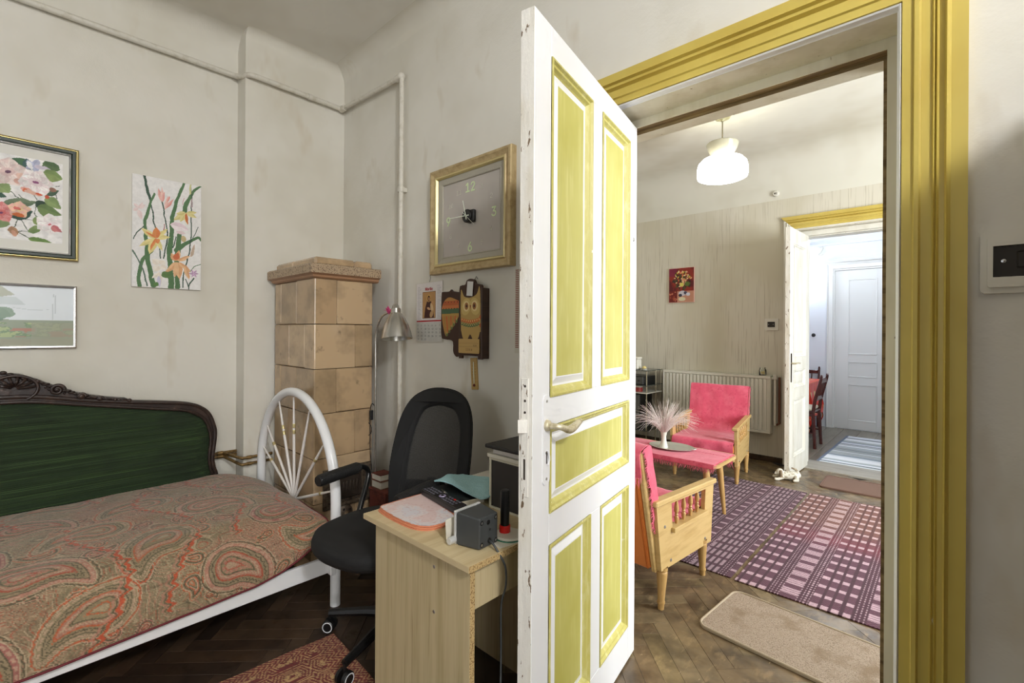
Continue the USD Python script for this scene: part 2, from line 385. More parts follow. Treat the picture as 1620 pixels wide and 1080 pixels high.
hole = shapely.box(-1.105, -0.1, -0.065, 2.21)
wf = cat([prism(shapely.box(-3.6, 0, 2.45, ZC).difference(hole), 0.21, (0, YW + 0.21, 0), **XZ),
          put(prism(cove_section(ZC - 0.09, ZC, 0.09, 0.05), 6.0), (-3.6, YW, 0), (0, -1, 0), (0, 0, 1), (1, 0, 0))])
struct("wall_front", wf, "plaster", "off-white plaster wall with the clock and the open doorway", smooth=35)
wr = prism(shapely.box(-2.7, 0, 1.9, ZC).difference(shapely.box(-1.85, 0.8, -0.35, 2.5)), 0.25, (2.2, 0, 0), **YZ)
struct("wall_right", wr, "ochre_wall", "grey-brown painted wall with a window, right of the camera")
wb = prism(shapely.box(-3.6, 0, 2.45, ZC).difference(shapely.box(-2.4, 0.8, -0.8, 2.5)), 0.25, (0, -2.5, 0), **XZ)
struct("wall_back", wb, "ochre_wall", "grey-brown painted wall with a window, behind the camera")
struct("ceiling", box(-3.6, 2.45, -2.75, 1.9, ZC, ZC + 0.1), "plaster_ceiling", "grey-white plaster ceiling of the near room")
def window(at, ux, uy, uz, w, h, label):
    t = Thing("window_1" if "right" in label else "window_2", label, kind="structure")
    t.add("window_frame", ring(0, w, 0, h, [(0, 0), (0, 0.06), (-0.06, 0.06), (-0.06, 0), (0, 0)], at, ux, uy, uz), "white_paint")
    for u in (w / 2,):
        t.add("mullion", put(box(u - 0.04, u + 0.04, 0.06, h - 0.06, 0, 0.05), at, ux, uy, uz), "white_paint")
    t.add("transom", put(box(0.06, w / 2 - 0.04, h * 0.7 - 0.03, h * 0.7 + 0.03, 0, 0.05), at, ux, uy, uz), "white_paint")
    t.add("transom", put(box(w / 2 + 0.04, w - 0.06, h * 0.7 - 0.03, h * 0.7 + 0.03, 0, 0.05), at, ux, uy, uz), "white_paint")
window((2.24, -1.85, 0.8), (0, 1, 0), (0, 0, 1), (-1, 0, 0), 1.5, 1.7, "white window on the right-hand wall")
window((-2.4, -2.56, 0.8), (1, 0, 0), (0, 0, 1), (0, 1, 0), 1.6, 1.7, "white window on the rear wall")

# ---------------------------------------------------------------- second room: shell
Y2, Z2, XL2, XR2 = 5.30, 3.05, -3.3, 1.9
YN = 1.86
DX0, DX1, DZ = -1.14, 0.06, 2.30        # opening of the far doorway
t = Thing("wall_far", "far wall of the second room in beige streaked wallpaper under a pale cove", kind="structure")
t.add("wallpaper", prism(shapely.box(XL2 - 0.3, 0, XR2 + 0.3, 2.635).difference(shapely.box(DX0, -0.1, DX1, DZ)), 0.25, (0, Y2 + 0.25, 0), **XZ), "wallpaper")
t.add("cove", put(prism(cove_section(2.635, Z2, 0.30, 0.25, 12), XR2 - XL2 + 0.6), (XL2 - 0.3, Y2, 0), (0, -1, 0), (0, 0, 1), (1, 0, 0)), "plaster_second", smooth=35)
for nm, lab, x, sx in (("wall_far_left", "left-hand papered wall of the second room", XL2, 1), ("wall_far_right", "right-hand papered wall of the second room with its window", XR2, -1)):
    t = Thing(nm, lab, kind="structure")
    g = shapely.box(YN, 0, Y2, 2.635)
    if sx < 0:
        g = g.difference(shapely.box(2.75, 0.8, 4.25, 2.4))
    t.add("wallpaper", prism(g, 0.2, (x if sx < 0 else x - 0.2, 0, 0), **YZ), "wallpaper")
    t.add("cove", put(prism(cove_section(2.635, Z2, 0.30, 0.2, 12), Y2 - YN), (x, YN, 0), (sx, 0, 0), (0, 0, 1), (0, 1, 0)), "plaster_second", smooth=35)
t = Thing("wall_near", "second room's side of the doorway wall", kind="structure")
t.add("wallpaper", prism(shapely.box(XL2 - 0.2, 0, XR2 + 0.2, Z2).difference(hole), 0.02, (0, 1.86, 0), **XZ), "wallpaper")
struct("ceiling", box(XL2 - 0.3, XR2 + 0.3, YN, Y2 + 0.2, Z2, Z2 + 0.1), "plaster_second", "pale plaster ceiling of the second room above the pendant lamp")
struct("baseboard_far", box(XL2, -1.245, Y2 - 0.015, Y2, 0.0, 0.055, 0.004), "dark_parquet_3", "low dark skirting under the far papered wall")

# ---------------------------------------------------------------- third room: shell
Y3 = 7.85
struct("wall_end", cat([box(-3.0, 1.5, Y3, Y3 + 0.2, 0, 2.95), box(-3.0, 1.5, Y3 - 0.02, Y3, 2.525, 2.55, 0.004)]), "plaster_third", "cool white end wall of the third room")
struct("wall_end_left", box(-3.2, -3.0, 5.55, 8.0, 0, 2.95), "plaster_third", "left-hand white wall of the third room")
struct("wall_end_right", box(1.3, 1.5, 5.55, 8.0, 0, 2.95), "plaster_third", "right-hand white wall of the third room")
struct("wall_end_near", prism(shapely.box(-3.2, 0, 1.5, 2.95).difference(shapely.box(DX0, -0.1, DX1, DZ)), 0.02, (0, 5.57, 0), **XZ), "plaster_third", "third room's side of the far doorway")
struct("ceiling", box(-3.2, 1.5, 5.55, 8.05, 2.95, 3.05), "plaster_third", "white ceiling of the third room")

# ---------------------------------------------------------------- floors: each parquet block and board its own piece
def herringbone(region, W, n, off, ang=45.0):
    """Block outlines (centre, length axis) of a herringbone whose blocks are n times as long as wide."""
    L = n * W; c, s = math.cos(math.radians(ang)), math.sin(math.radians(ang)); out = []
    Rm = np.array([[c, -s], [s, c]])
    for k in range(-90, 91):
        for m in range(-14, 15):
            for (x0, y0, dx, dy) in (((k + 2 * n * m) * W, k * W, L, W), ((k + n + 2 * n * m) * W, (k - n + 1) * W, W, L)):
                q = Rm @ np.array([x0 + dx / 2, y0 + dy / 2]) + off
                if region[0] < q[0] < region[1] and region[2] < q[1] < region[3]:
                    out.append((q, Rm @ np.array([1.0 if dx > dy else 0.0, 0.0 if dx > dy else 1.0])))
    return out
def in_frame(p):
    v = np.array([p[0], p[1], -CAM_H]); d = v @ _F
    return d > 0.2 and abs(v @ _r / d) < 830 / F_PX and abs(v @ _d / d) < 590 / F_PX
def parquet(name, label, region, W, n, off, prefix, hidden):
    t = Thing(name, label, kind="structure")
    t.add("subfloor", box(region[0], region[1], region[2], region[3], -0.10, -0.012), "joint_dark")
    blocks = herringbone(region, W, n, np.array(off)); L = n * W
    def one(q, ax):
        b = box(-L / 2 + 0.0004, L / 2 - 0.0004, -W / 2 + 0.0004, W / 2 - 0.0004, -0.012, rng.uniform(-0.0007, 0.0), 0.0007)
        b = b.copy(); b.apply_transform(orient((q[0], q[1], 0), (ax[0], ax[1], 0), (-ax[1], ax[0], 0), (0, 0, 1))); return b
    seen = sorted([b for b in blocks if in_frame(b[0]) and not hidden(b[0])], key=lambda b: np.hypot(*b[0]))[:295]
    chosen = {tuple(np.round(b[0], 4)) for b in seen}
    rest = [[] for _ in range(5)]
    for q, ax in blocks:
        b = one(q, ax); k = int(rng.integers(0, 5))
        if tuple(np.round(q, 4)) in chosen:
            t.add("parquet_block", b, f"{prefix}_{k}")
        else:
            rest[k].append(b)
    for k in range(5):
        if rest[k]:
            t.add("parquet_field", cat(rest[k]), f"{prefix}_{k}", kind="stuff")
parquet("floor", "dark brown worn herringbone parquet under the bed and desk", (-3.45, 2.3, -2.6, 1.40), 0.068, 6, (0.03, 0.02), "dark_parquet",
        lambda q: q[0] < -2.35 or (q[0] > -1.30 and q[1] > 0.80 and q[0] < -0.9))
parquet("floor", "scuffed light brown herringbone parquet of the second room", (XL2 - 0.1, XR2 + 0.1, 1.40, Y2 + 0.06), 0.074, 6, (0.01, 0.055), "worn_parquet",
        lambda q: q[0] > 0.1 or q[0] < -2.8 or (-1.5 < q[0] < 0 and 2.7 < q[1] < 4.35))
t = Thing("floor", "grey-brown boarded floor of the third room", kind="structure")
t.add("subfloor", box(-3.0, 1.3, Y2 + 0.25, Y3, -0.1, -0.012), "joint_dark")
for i, x in enumerate(np.arange(-3.0, 1.3, 0.19)):
    t.add("board", box(x + 0.001, x + 0.189, Y2 + 0.25, Y3, -0.012, 0, 0.0015), f"grey_board_{i % 3}")

# ---------------------------------------------------------------- doorways
CASING = [(0, -0.01), (0, 0.03), (0.022, 0.03), (0.025, 0.037), (0.034, 0.037), (0.038, 0.026), (0.059, 0.026), (0.062, 0.033), (0.066, 0.026), (0.069, 0.034), (0.073, 0.026),
          (0.083, 0.027), (0.087, 0.040), (0.092, 0.031), (0.095, 0.028), (0.126, 0.028), (0.126, -0.01)]
def ring_sides(x0, x1, z1, prof, origin, sides, lift=0.0):
    m = ring(x0, x1, lift, z1, prof, origin, u_shape=True, **XZ)
    nf = (len(prof) - 1) * 3; keep = [i for i in range(nf) if i % 3 in sides]
    return trimesh.Trimesh(m.vertices, m.faces[[k for i in keep for k in (2 * i, 2 * i + 1)]], process=True)
AX0, AX1, AZ = -1.065, -0.105, 2.170
t = Thing("trim_1", "deep mustard-yellow moulded architrave round the open doorway with its cream-painted frame", kind="structure")
t.add("architrave_side", ring_sides(AX0, AX1, AZ, CASING, (0, YW, 0), (0,)), "yellow_paint")
t.add("architrave_head", ring_sides(AX0, AX1, AZ, CASING, (0, YW, 0), (1,)), "yellow_paint")
t.add("architrave_side", ring_sides(AX0, AX1, AZ, CASING, (0, YW, 0), (2,)), "yellow_paint")
t.add("reveal_bead", ring_sides(AX0, AX1, AZ, [(0, 0.022), (-0.004, 0.030), (-0.008, 0.026), (-0.008, 0.012), (-0.0095, 0.006), (-0.012, 0.004)], (0, YW, 0), (0, 1, 2)), "white_paint", smooth=40, label="thin white bead")
t.add("lining", ring_sides(AX0, AX1, AZ, [(-0.012, 0.004), (-0.012, -0.118)], (0, YW, 0), (0, 1, 2)), "cream_paint")
t.add("door_frame", ring_sides(AX0, AX1, AZ, [(-0.012, -0.118), (-0.043, -0.118), (-0.043, -0.124)], (0, YW, 0), (0, 1, 2)), "cream_paint")
t.add("rebate", ring_sides(AX0, AX1, AZ, [(-0.043, -0.124), (-0.043, -0.160), (-0.055, -0.160)], (0, YW, 0), (0, 1, 2)), "bare_frame_wood", label="bare brown wood rebate")
t.add("door_stop", ring_sides(AX0, AX1, AZ, [(-0.055, -0.160), (-0.055, -0.232), (0.06, -0.232)], (0, YW, 0), (0, 1, 2)), "cream_paint")
def panel_door(t, origin, e, n, w, h, th, panels, mats, warp=0.0, back=True):
    """A framed door: stiles and rails round recessed panels. e runs from the hinge to the free edge, n out of the visible face. panels: (u0, u1, z0, z1)."""
    frame_m, mould_m, field_m, edge_m = mats
    Z = (0, 0, 1)
    def w_(m):
        m = put(m, origin, e, Z, n)
        if warp:
            u = (m.vertices - np.asarray(origin)) @ np.asarray(e); z = m.vertices[:, 2]
            m.vertices[:, 2] += np.clip(z - 1.0, 0, None) * warp * u / w
        return m
    us = sorted({0.0, w} | {round(p[k], 4) for p in panels for k in (0, 1)}); zs = sorted({0.008, h} | {round(p[k], 4) for p in panels for k in (2, 3)})
    solid = shapely.box(0, 0.008, w, h)
    for p in panels:
        solid = solid.difference(shapely.box(p[0], p[2], p[1], p[3]))
    u_lo, u_hi = min(p[0] for p in panels), max(p[1] for p in panels)
    cuts = [("stile", shapely.box(0, 0, u_lo, h)), ("stile", shapely.box(u_hi, 0, w, h))]
    mid = solid.intersection(shapely.box(u_lo, 0, u_hi, h))
    rows = sorted({(p[2], p[3]) for p in panels}); z = 0.008
    for a, b in rows:
        cuts.append(("rail", shapely.box(u_lo, z, u_hi, a))); z = b
        row = [p for p in panels if p[2] == a]
        for q, r in zip(sorted(row)[:-1], sorted(row)[1:]):
            cuts.append(("muntin", shapely.box(q[1], a, r[0], b)))
    cuts.append(("rail", shapely.box(u_lo, z, u_hi, h)))
    for nm, g in cuts:
        g = g.intersection(shapely.box(0, 0.008, w, h)); x0, y0, x1, y1 = g.bounds
        t.add(nm, w_(box(x0, x1, y0, y1, -th, 0, 0.0015)), frame_m)
    t.add("free_edge", w_(box(w, w + 0.0015, 0.008, h, -th + 0.001, -0.001)), edge_m, label="worn, chipped edge of the door")
    for (u0, u1, z0, z1) in panels:
        d = 0.016
        t.add("panel_moulding", w_(ring(u0, u1, z0, z1, [(0, 0.0), (0, 0.003), (-0.006, 0.004), (-0.011, -0.003), (-0.017, -0.004), (-0.022, -0.012), (-0.026, -d)])), mould_m)
        a, b = 0.027, 0.034
        t.add("panel_margin", w_(ring(u0 + 0.026, u1 - 0.026, z0 + 0.026, z1 - 0.026, [(0, -d), (-0.006, -d), (-0.024, -d + 0.007), (-0.028, -d + 0.007)])), frame_m)
        t.add("panel_field", w_(box(u0 + 0.053, u1 - 0.053, z0 + 0.053, z1 - 0.053, -th + 0.004, -d + 0.0075, 0.0008)), field_m)
        t.add("panel_back", w_(box(u0, u1, z0, z1, -th + 0.010, -d - 0.001)), frame_m)
    return w_
ang = math.radians(80.5); E1 = (math.cos(ang), -math.sin(ang), 0); N1 = (math.sin(ang), math.cos(ang), 0); H1 = (-0.95, 1.757, 0)
W1 = 0.812
t = Thing("door_1", "open white panelled door with yellow panels and lever handle in the middle", kind="structure", loc=H1)
panels1 = [(0.438, 0.718, 0.145, 0.700), (0.080, 0.356, 0.145, 0.700), (0.080, 0.720, 0.790, 1.034), (0.438, 0.718, 1.113, 2.045), (0.080, 0.356, 1.113, 2.045)]
wd = panel_door(t, H1, E1, N1, W1, 2.128, 0.043, panels1, ("white_paint", "yellow_moulding", "yellow_panel", "worn_white"), warp=0.030)
plate = t.add("escutcheon", wd(prism(rrect(0.722, 0.760, 0.876, 1.122, 0.016), 0.003)), "white_paint", label="white-painted lock plate")
for z in (0.893, 1.105):
    t.add("screw", wd(move(lathe([(0, 0.0045), (0.004, 0.004), (0.0045, 0.002)], 10), (0.741, z, 0))), "steel", under=plate)
t.add("keyhole", wd(prism(shapely.union_all([shapely.Point(0.741, 0.965).buffer(0.005), shapely.box(0.7385, 0.935, 0.7435, 0.965)]), 0.0008, (0, 0, 0.003))), "lock_dark", under=plate)
t.add("keyhole_cover", wd(put(sweep(smooth_path([(0.741, 0.972, 0.006), (0.735, 0.958, 0.007), (0.733, 0.945, 0.007), (0.738, 0.932, 0.006)]), 0.003, 8), (0, 0, 0))), "white_paint", under=plate, smooth=40)
hz = 1.040
hd = t.add("lever_handle", wd(sweep(smooth_path([(0.741, hz, 0.0), (0.741, hz, 0.030), (0.732, hz - 0.002, 0.044), (0.712, hz - 0.009, 0.046), (0.688, hz - 0.015, 0.047), (0.660, hz - 0.011, 0.047), (0.632, hz - 0.004, 0.047), (0.618, hz - 0.001, 0.047)]),
      np.interp(np.linspace(0, 1, 43), [0, 0.25, 0.4, 0.65, 0.85, 1], [0.009, 0.008, 0.0085, 0.012, 0.009, 0.007]), 12)), "brass_worn", smooth=50, label="cream-worn brass lever")
t.add("handle_rose", wd(move(lathe([(0, 0.012), (0.009, 0.012), (0.014, 0.008), (0.016, 0.0)], 20), (0.741, hz, 0.003))), "brass_worn", under=hd, smooth=40)
lock = t.add("lock_plate", wd(box(W1, W1 + 0.0035, 0.86, 1.17, -0.034, -0.012, 0.0005)), "worn_white", label="paint-splashed lock plate")
t.add("latch", wd(put(prism([(0, 0), (0.016, 0), (0, 0.02)], 0.034), (W1 + 0.003, 1.030, -0.034), (1, 0, 0), (0, 0, 1), (0, 1, 0))), "worn_white", under=lock)
for z in (1.150, 1.112, 1.082):
    t.add("screw_hole", wd(put(lathe([(0, 0.0), (0.0035, 0.0)], 10), (W1 + 0.0038, z, -0.022), (0, 1, 0), (0, 0, 1), (1, 0, 0))), "lock_dark", under=lock)
t.add("dead_bolt_slot", wd(box(W1 + 0.0030, W1 + 0.0038, 0.905, 0.960, -0.026, -0.020)), "lock_dark", under=lock)
t.add("hinge", wd(rod((0.006, 0.28, -0.048), (0.006, 0.38, -0.048), 0.007)), "white_paint")
t.add("hinge", wd(rod((0.006, 1.78, -0.048), (0.006, 1.88, -0.048), 0.007)), "white_paint")
t.add("peg", wd(move(lathe([(0, 0.004), (0.006, 0.003), (0.008, 0)], 12), (0.035, 1.67, 0))), "steel", label="small screw head near the hinge side")

# far doorway and its open leaf
t = Thing("trim_2", "far doorway frame with a yellow head moulding and white sides", kind="structure")
BX0, BX1, BZ = -1.150, 0.075, 2.318
SLIM = [(o * 0.76, h) for o, h in CASING]
t.add("architrave_side", ring_sides(BX0, BX1, BZ, SLIM, (0, Y2, 0), (0,)), "old_white")
t.add("architrave_head", ring_sides(BX0, BX1, BZ, CASING, (0, Y2, 0), (1,)), "yellow_paint", label="yellow head moulding")
t.add("architrave_side", ring_sides(BX0, BX1, BZ, SLIM, (0, Y2, 0), (2,)), "old_white")
t.add("lining", ring_sides(BX0, BX1, BZ, [(0, 0.024), (-0.012, 0.014), (-0.012, -0.075)], (0, Y2, 0), (0, 1, 2)), "old_white")
t.add("door_frame", ring_sides(BX0, BX1, BZ, [(-0.012, -0.075), (-0.062, -0.075), (-0.062, -0.12)], (0, Y2, 0), (0, 1, 2)), "old_white")
t.add("door_stop", ring_sides(BX0, BX1, BZ, [(-0.062, -0.12), (-0.070, -0.12), (-0.070, -0.265), (0.05, -0.265)], (0, Y2, 0), (0, 1, 2)), "old_white")
t.add("threshold", box(BX0 + 0.06, BX1 - 0.06, Y2 - 0.02, Y2 + 0.33, -0.012, 0.012, 0.004), "threshold_wood", label="grey wooden threshold board")
a2 = math.radians(92.2); E2 = (math.cos(a2), -math.sin(a2), 0); N2 = (math.sin(a2), math.cos(a2), 0); H2 = (-1.052, 5.375, 0)
t = Thing("door_2", "narrow white panelled door leaf standing open beside the radiator", kind="structure", loc=H2)
wd2 = panel_door(t, H2, E2, N2, 0.600, 2.250, 0.040, [(0.10, 0.49, 0.17, 0.70), (0.10, 0.49, 0.80, 0.965), (0.10, 0.49, 1.08, 2.12)], ("old_white", "old_white", "old_white", "worn_white"))
pl = t.add("escutcheon", wd2(prism(rrect(0.545, 0.575, 0.86, 1.12, 0.012), 0.003)), "lock_dark", label="dark iron lock plate")
t.add("lever_handle", wd2(sweep(smooth_path([(0.56, 1.03, 0), (0.56, 1.03, 0.035), (0.53, 1.035, 0.045), (0.46, 1.03, 0.045)]), 0.007, 8)), "brass_worn", smooth=50)
t.add("lock_plate", wd2(box(0.6, 0.603, 0.9, 1.16, -0.032, -0.01)), "worn_white")

# closed door of the third room
t = Thing("trim_3", "white stepped casing with a cornice round the closed door of the third room", kind="structure")
t.add("casing", ring_sides(-1.215, -0.50, 2.165, [(0, -0.002), (0, 0.03), (0.02, 0.03), (0.024, 0.045), (0.07, 0.045), (0.09, 0.055), (0.095, 0.0)], (0, Y3, 0), (0, 1, 2)), "door_white_cool")
t.add("cornice", prism([(0, 0), (0.05, 0), (0.055, 0.012), (0.075, 0.02), (0.08, 0.035), (0, 0.08)], 0.93, (-1.33, Y3 + 0.0, 2.255), (0, -1, 0), (0, 0, 1), (1, 0, 0)), "door_white_cool")
t = Thing("door_3", "closed white three-panel door at the end of the third room", kind="structure", loc=(-1.215, Y3, 0))
panel_door(t, (-0.50, Y3 - 0.012, 0), (-1, 0, 0), (0, -1, 0), 0.715, 2.165, 0.012, [(0.25, 0.565, 0.125, 0.61), (0.25, 0.565, 0.715, 0.918), (0.25, 0.565, 1.02, 2.03)], ("door_white_cool",) * 4)
# ---------------------------------------------------------------- materials of the near room's things
mat("tint", tint=True, r=0.7)
mat("tint_gloss", tint=True, r=0.3)
mat("tint_cloth", tint=True, r=0.9, sheen=0.2, bump=(420, 0.35, 0.002))
mat("tint_rug", tint=True, r=0.95, sheen=0.1, bump=(260, 0.5, 0.003))
mat("canvas_edge", (214, 210, 202), 0.8)
mat("frame_green", (18, 36, 16), 0.4)
mat("frame_gold_thin", (196, 178, 120), 0.3, 0.8)
mat("frame_silver", (214, 214, 214), 0.2, 0.9)
mat("mount_board", (222, 219, 210), 0.8)
mat("white_metal", (236, 236, 236), 0.28)
mat("spoke_white", (228, 222, 216), 0.4)
mat("gold_paint", (190, 168, 124), 0.42, 0.25, var=(22, (164, 140, 96), 0.45, 0.7), bump=(60, 0.2, 0.002))
mat("gold_bright", (212, 196, 144), 0.3, 0.6)
mat("clock_face", (182, 174, 166), 0.14, var=(3, (172, 165, 156), 0.4, 0.7))
mat("clock_liner", (170, 164, 148), 0.6)
mat("glow_green", (206, 222, 176), 0.5)
mat("number_grey", (196, 194, 178), 0.4)
mat("hand_white", (226, 232, 214), 0.5)
mat("velvet", (20, 40, 8), 0.85, sheen=0.12, var=((60, 1.5, 300), (58, 84, 36), 0.53, 0.72), var2=((3, 2, 3), (10, 24, 4), 0.45, 0.7), bump=((20, 1.0, 260), 0.5, 0.004))
mat("carved_wood", (44, 32, 28), 0.38, var=(25, (66, 48, 40), 0.5, 0.7), bump=(50, 0.3, 0.003))
mat("mattress_white", (220, 216, 214), 0.8, bump=(30, 0.3, 0.004))
mat("slat_wood", (150, 120, 84), 0.6)
mat("red_piping", (96, 18, 28), 0.7)
for i, c in enumerate([(186, 158, 122), (178, 150, 116), (192, 165, 130), (172, 146, 112)]):
    mat(f"stove_tile_{i}", c, 0.22, var=((6, 6, 6), tuple(int(q * 0.84) for q in c), 0.46, 0.68), var2=((14, 14, 14), tuple(int(q * 0.72) for q in c), 0.64, 0.76), coat=0.3)
mat("stove_cornice", (176, 152, 122), 0.35, var=((120, 120, 120), (112, 88, 66), 0.52, 0.6), bump=((150, 150, 150), 0.8, 0.006))
mat("stove_red_bed", (158, 118, 86), 0.5)
mat("stove_core", (96, 74, 54), 0.85)
mat("cast_iron", (112, 98, 82), 0.4, 0.55, var=(40, (74, 62, 52), 0.45, 0.65), bump=(70, 0.6, 0.004))
mat("cast_iron_dark", (58, 48, 40), 0.5, 0.4)
mat("chrome_brushed", (196, 194, 188), 0.26, 0.95, bump=((4, 4, 300), 0.08, 0.001))
mat("lamp_inside", (224, 222, 214), 0.5)
mat("ribbon_pink", (196, 62, 118), 0.8)
mat("black_cord", (24, 22, 22), 0.5)
mat("red_box", (112, 52, 40), 0.75, var=(14, (84, 40, 32), 0.45, 0.65))
mat("book_cover", (124, 96, 76), 0.6)
mat("paper_edge", (206, 200, 184), 0.85)
mat("chair_black", (12, 11, 11), 0.8, sheen=0.0, bump=(300, 0.3, 0.002))
mat("chair_plastic", (14, 13, 13), 0.42)
mat("foam_grip", (17, 16, 16), 0.6, bump=(180, 0.8, 0.004))
mat("tube_black", (16, 16, 16), 0.22)
mat("gas_lift", (196, 190, 176), 0.35, 0.5)
mat("caster_ring", (196, 198, 200), 0.45)
mat("desk_wood", (188, 171, 134), 0.42, var=((26, 26, 1.3), (170, 152, 114), 0.45, 0.68), var2=((90, 90, 2.2), (152, 130, 92), 0.58, 0.74))
mat("desk_top", (204, 186, 146), 0.38, var=((26, 1.5, 26), (190, 168, 126), 0.45, 0.68))
mat("chipboard", (186, 158, 108), 0.9, var=((190, 190, 190), (128, 98, 58), 0.5, 0.6), bump=(240, 0.5, 0.002))
mat("desk_edge_band", (196, 176, 138), 0.45)
mat("speaker_grey", (56, 58, 58), 0.5)
mat("speaker_face", (206, 206, 204), 0.3, 0.4)
mat("remote_black", (24, 22, 24), 0.35)
mat("remote_button", (96, 94, 104), 0.5)
mat("remote_pad", (150, 140, 168), 0.4)
mat("red_plastic", (214, 36, 30), 0.35)
mat("lid_white", (214, 210, 196), 0.5)
mat("green_rim", (52, 118, 92), 0.5)
mat("teal_cloth", (162, 200, 202), 0.95, var=((260, 260, 260), (136, 182, 186), 0.5, 0.62), bump=(240, 0.8, 0.004))
mat("tablet_black", (20, 20, 20), 0.3)
mat("laptop_black", (30, 28, 27), 0.5)
mat("orange_film", (206, 130, 96), 0.3)
mat("pink_card", (226, 188, 176), 0.6)
mat("tower_dark", (42, 37, 34), 0.55)
mat("tower_edge", (198, 192, 170), 0.6)
mat("owl_brown", (64, 40, 26), 0.4, var=((4, 4, 40), (48, 30, 20), 0.45, 0.7))
mat("thermo_wood", (186, 152, 90), 0.5)

# ---------------------------------------------------------------- pipes
t = Thing("heating_pipe", "painted heating pipe running under the ceiling round the corner and down beside the stove", "pipe", (XP, 1.6, 0))
hp = [(XR + 0.03, -2.5, 2.868), (XR + 0.03, 0.925, 2.866), (XR + 0.035, 0.955, 2.864), (XR + 0.075, 0.985, 2.852), (XP + 0.012, 1.005, 2.842), (XP + 0.032, 1.035, 2.840), (XP + 0.034, 1.10, 2.839), (XP + 0.034, 1.585, 2.832)]
t.add("pipe_run", sweep(smooth_path(hp, 5), 0.016, 12), "pipe_paint", smooth=50)
t.add("pipe_run", rod((XP + 0.034, 1.594, 2.830), (-2.392, 1.594, 2.796), 0.0145), "pipe_paint", smooth=50)
t.add("pipe_run", rod((-2.388, 1.594, 2.80), (-2.392, 1.594, 0.0), 0.0145), "pipe_paint", smooth=50)
for c in ((XP + 0.034, 1.594, 2.831), (-2.392, 1.594, 2.797)):
    t.add("elbow", cat([ball(c, 0.023), rod(c, (c[0] + (0.05 if c[0] < -3 else -0.045), c[1], c[2] - (0.002 if c[0] < -3 else 0)), 0.021)]), "pipe_paint", smooth=50)
t.add("coupling", rod((XP + 0.034, 1.36, 2.835), (XP + 0.034, 1.385, 2.835), 0.020), "pipe_paint", smooth=40)
t.add("pipe_clip", cat([box(-2.40, -2.375, 1.575, 1.63, 2.118, 2.145, 0.003), rod((-2.389, 1.594, 2.115), (-2.389, 1.594, 2.148), 0.019)]), "pipe_paint", smooth=40)
for k, (z, z2) in enumerate(((0.552, 0.530), (0.531, 0.492))):
    t = Thing("copper_pipe", ("upper" if k == 0 else "lower") + " of two brown copper pipes stepping round the wall corner behind the bed", "pipe", (XR, 0.9, 0))
    o = 0.03
    t.add("pipe_run", sweep(smooth_path([(XR + o, -0.3, z + 0.012), (XR + o, 0.90, z), (XR + o + 0.012, 0.918, z - 0.002), (XP + o - 0.012, 0.972, z2 + 0.002), (XP + o, 0.99, z2), (XP + o, 1.03, z2 + 0.0005), (XP + o, 1.15, z2 + 0.002)], 5), 0.0085, 10), "copper", smooth=50)
    t.add("coupling", rod((XR + o, 0.885, z), (XR + o, 0.915, z), 0.0115), "copper", smooth=40)
    t.add("coupling", rod((XP + o, 1.005, z2), (XP + o, 1.03, z2), 0.0115), "copper", smooth=40)

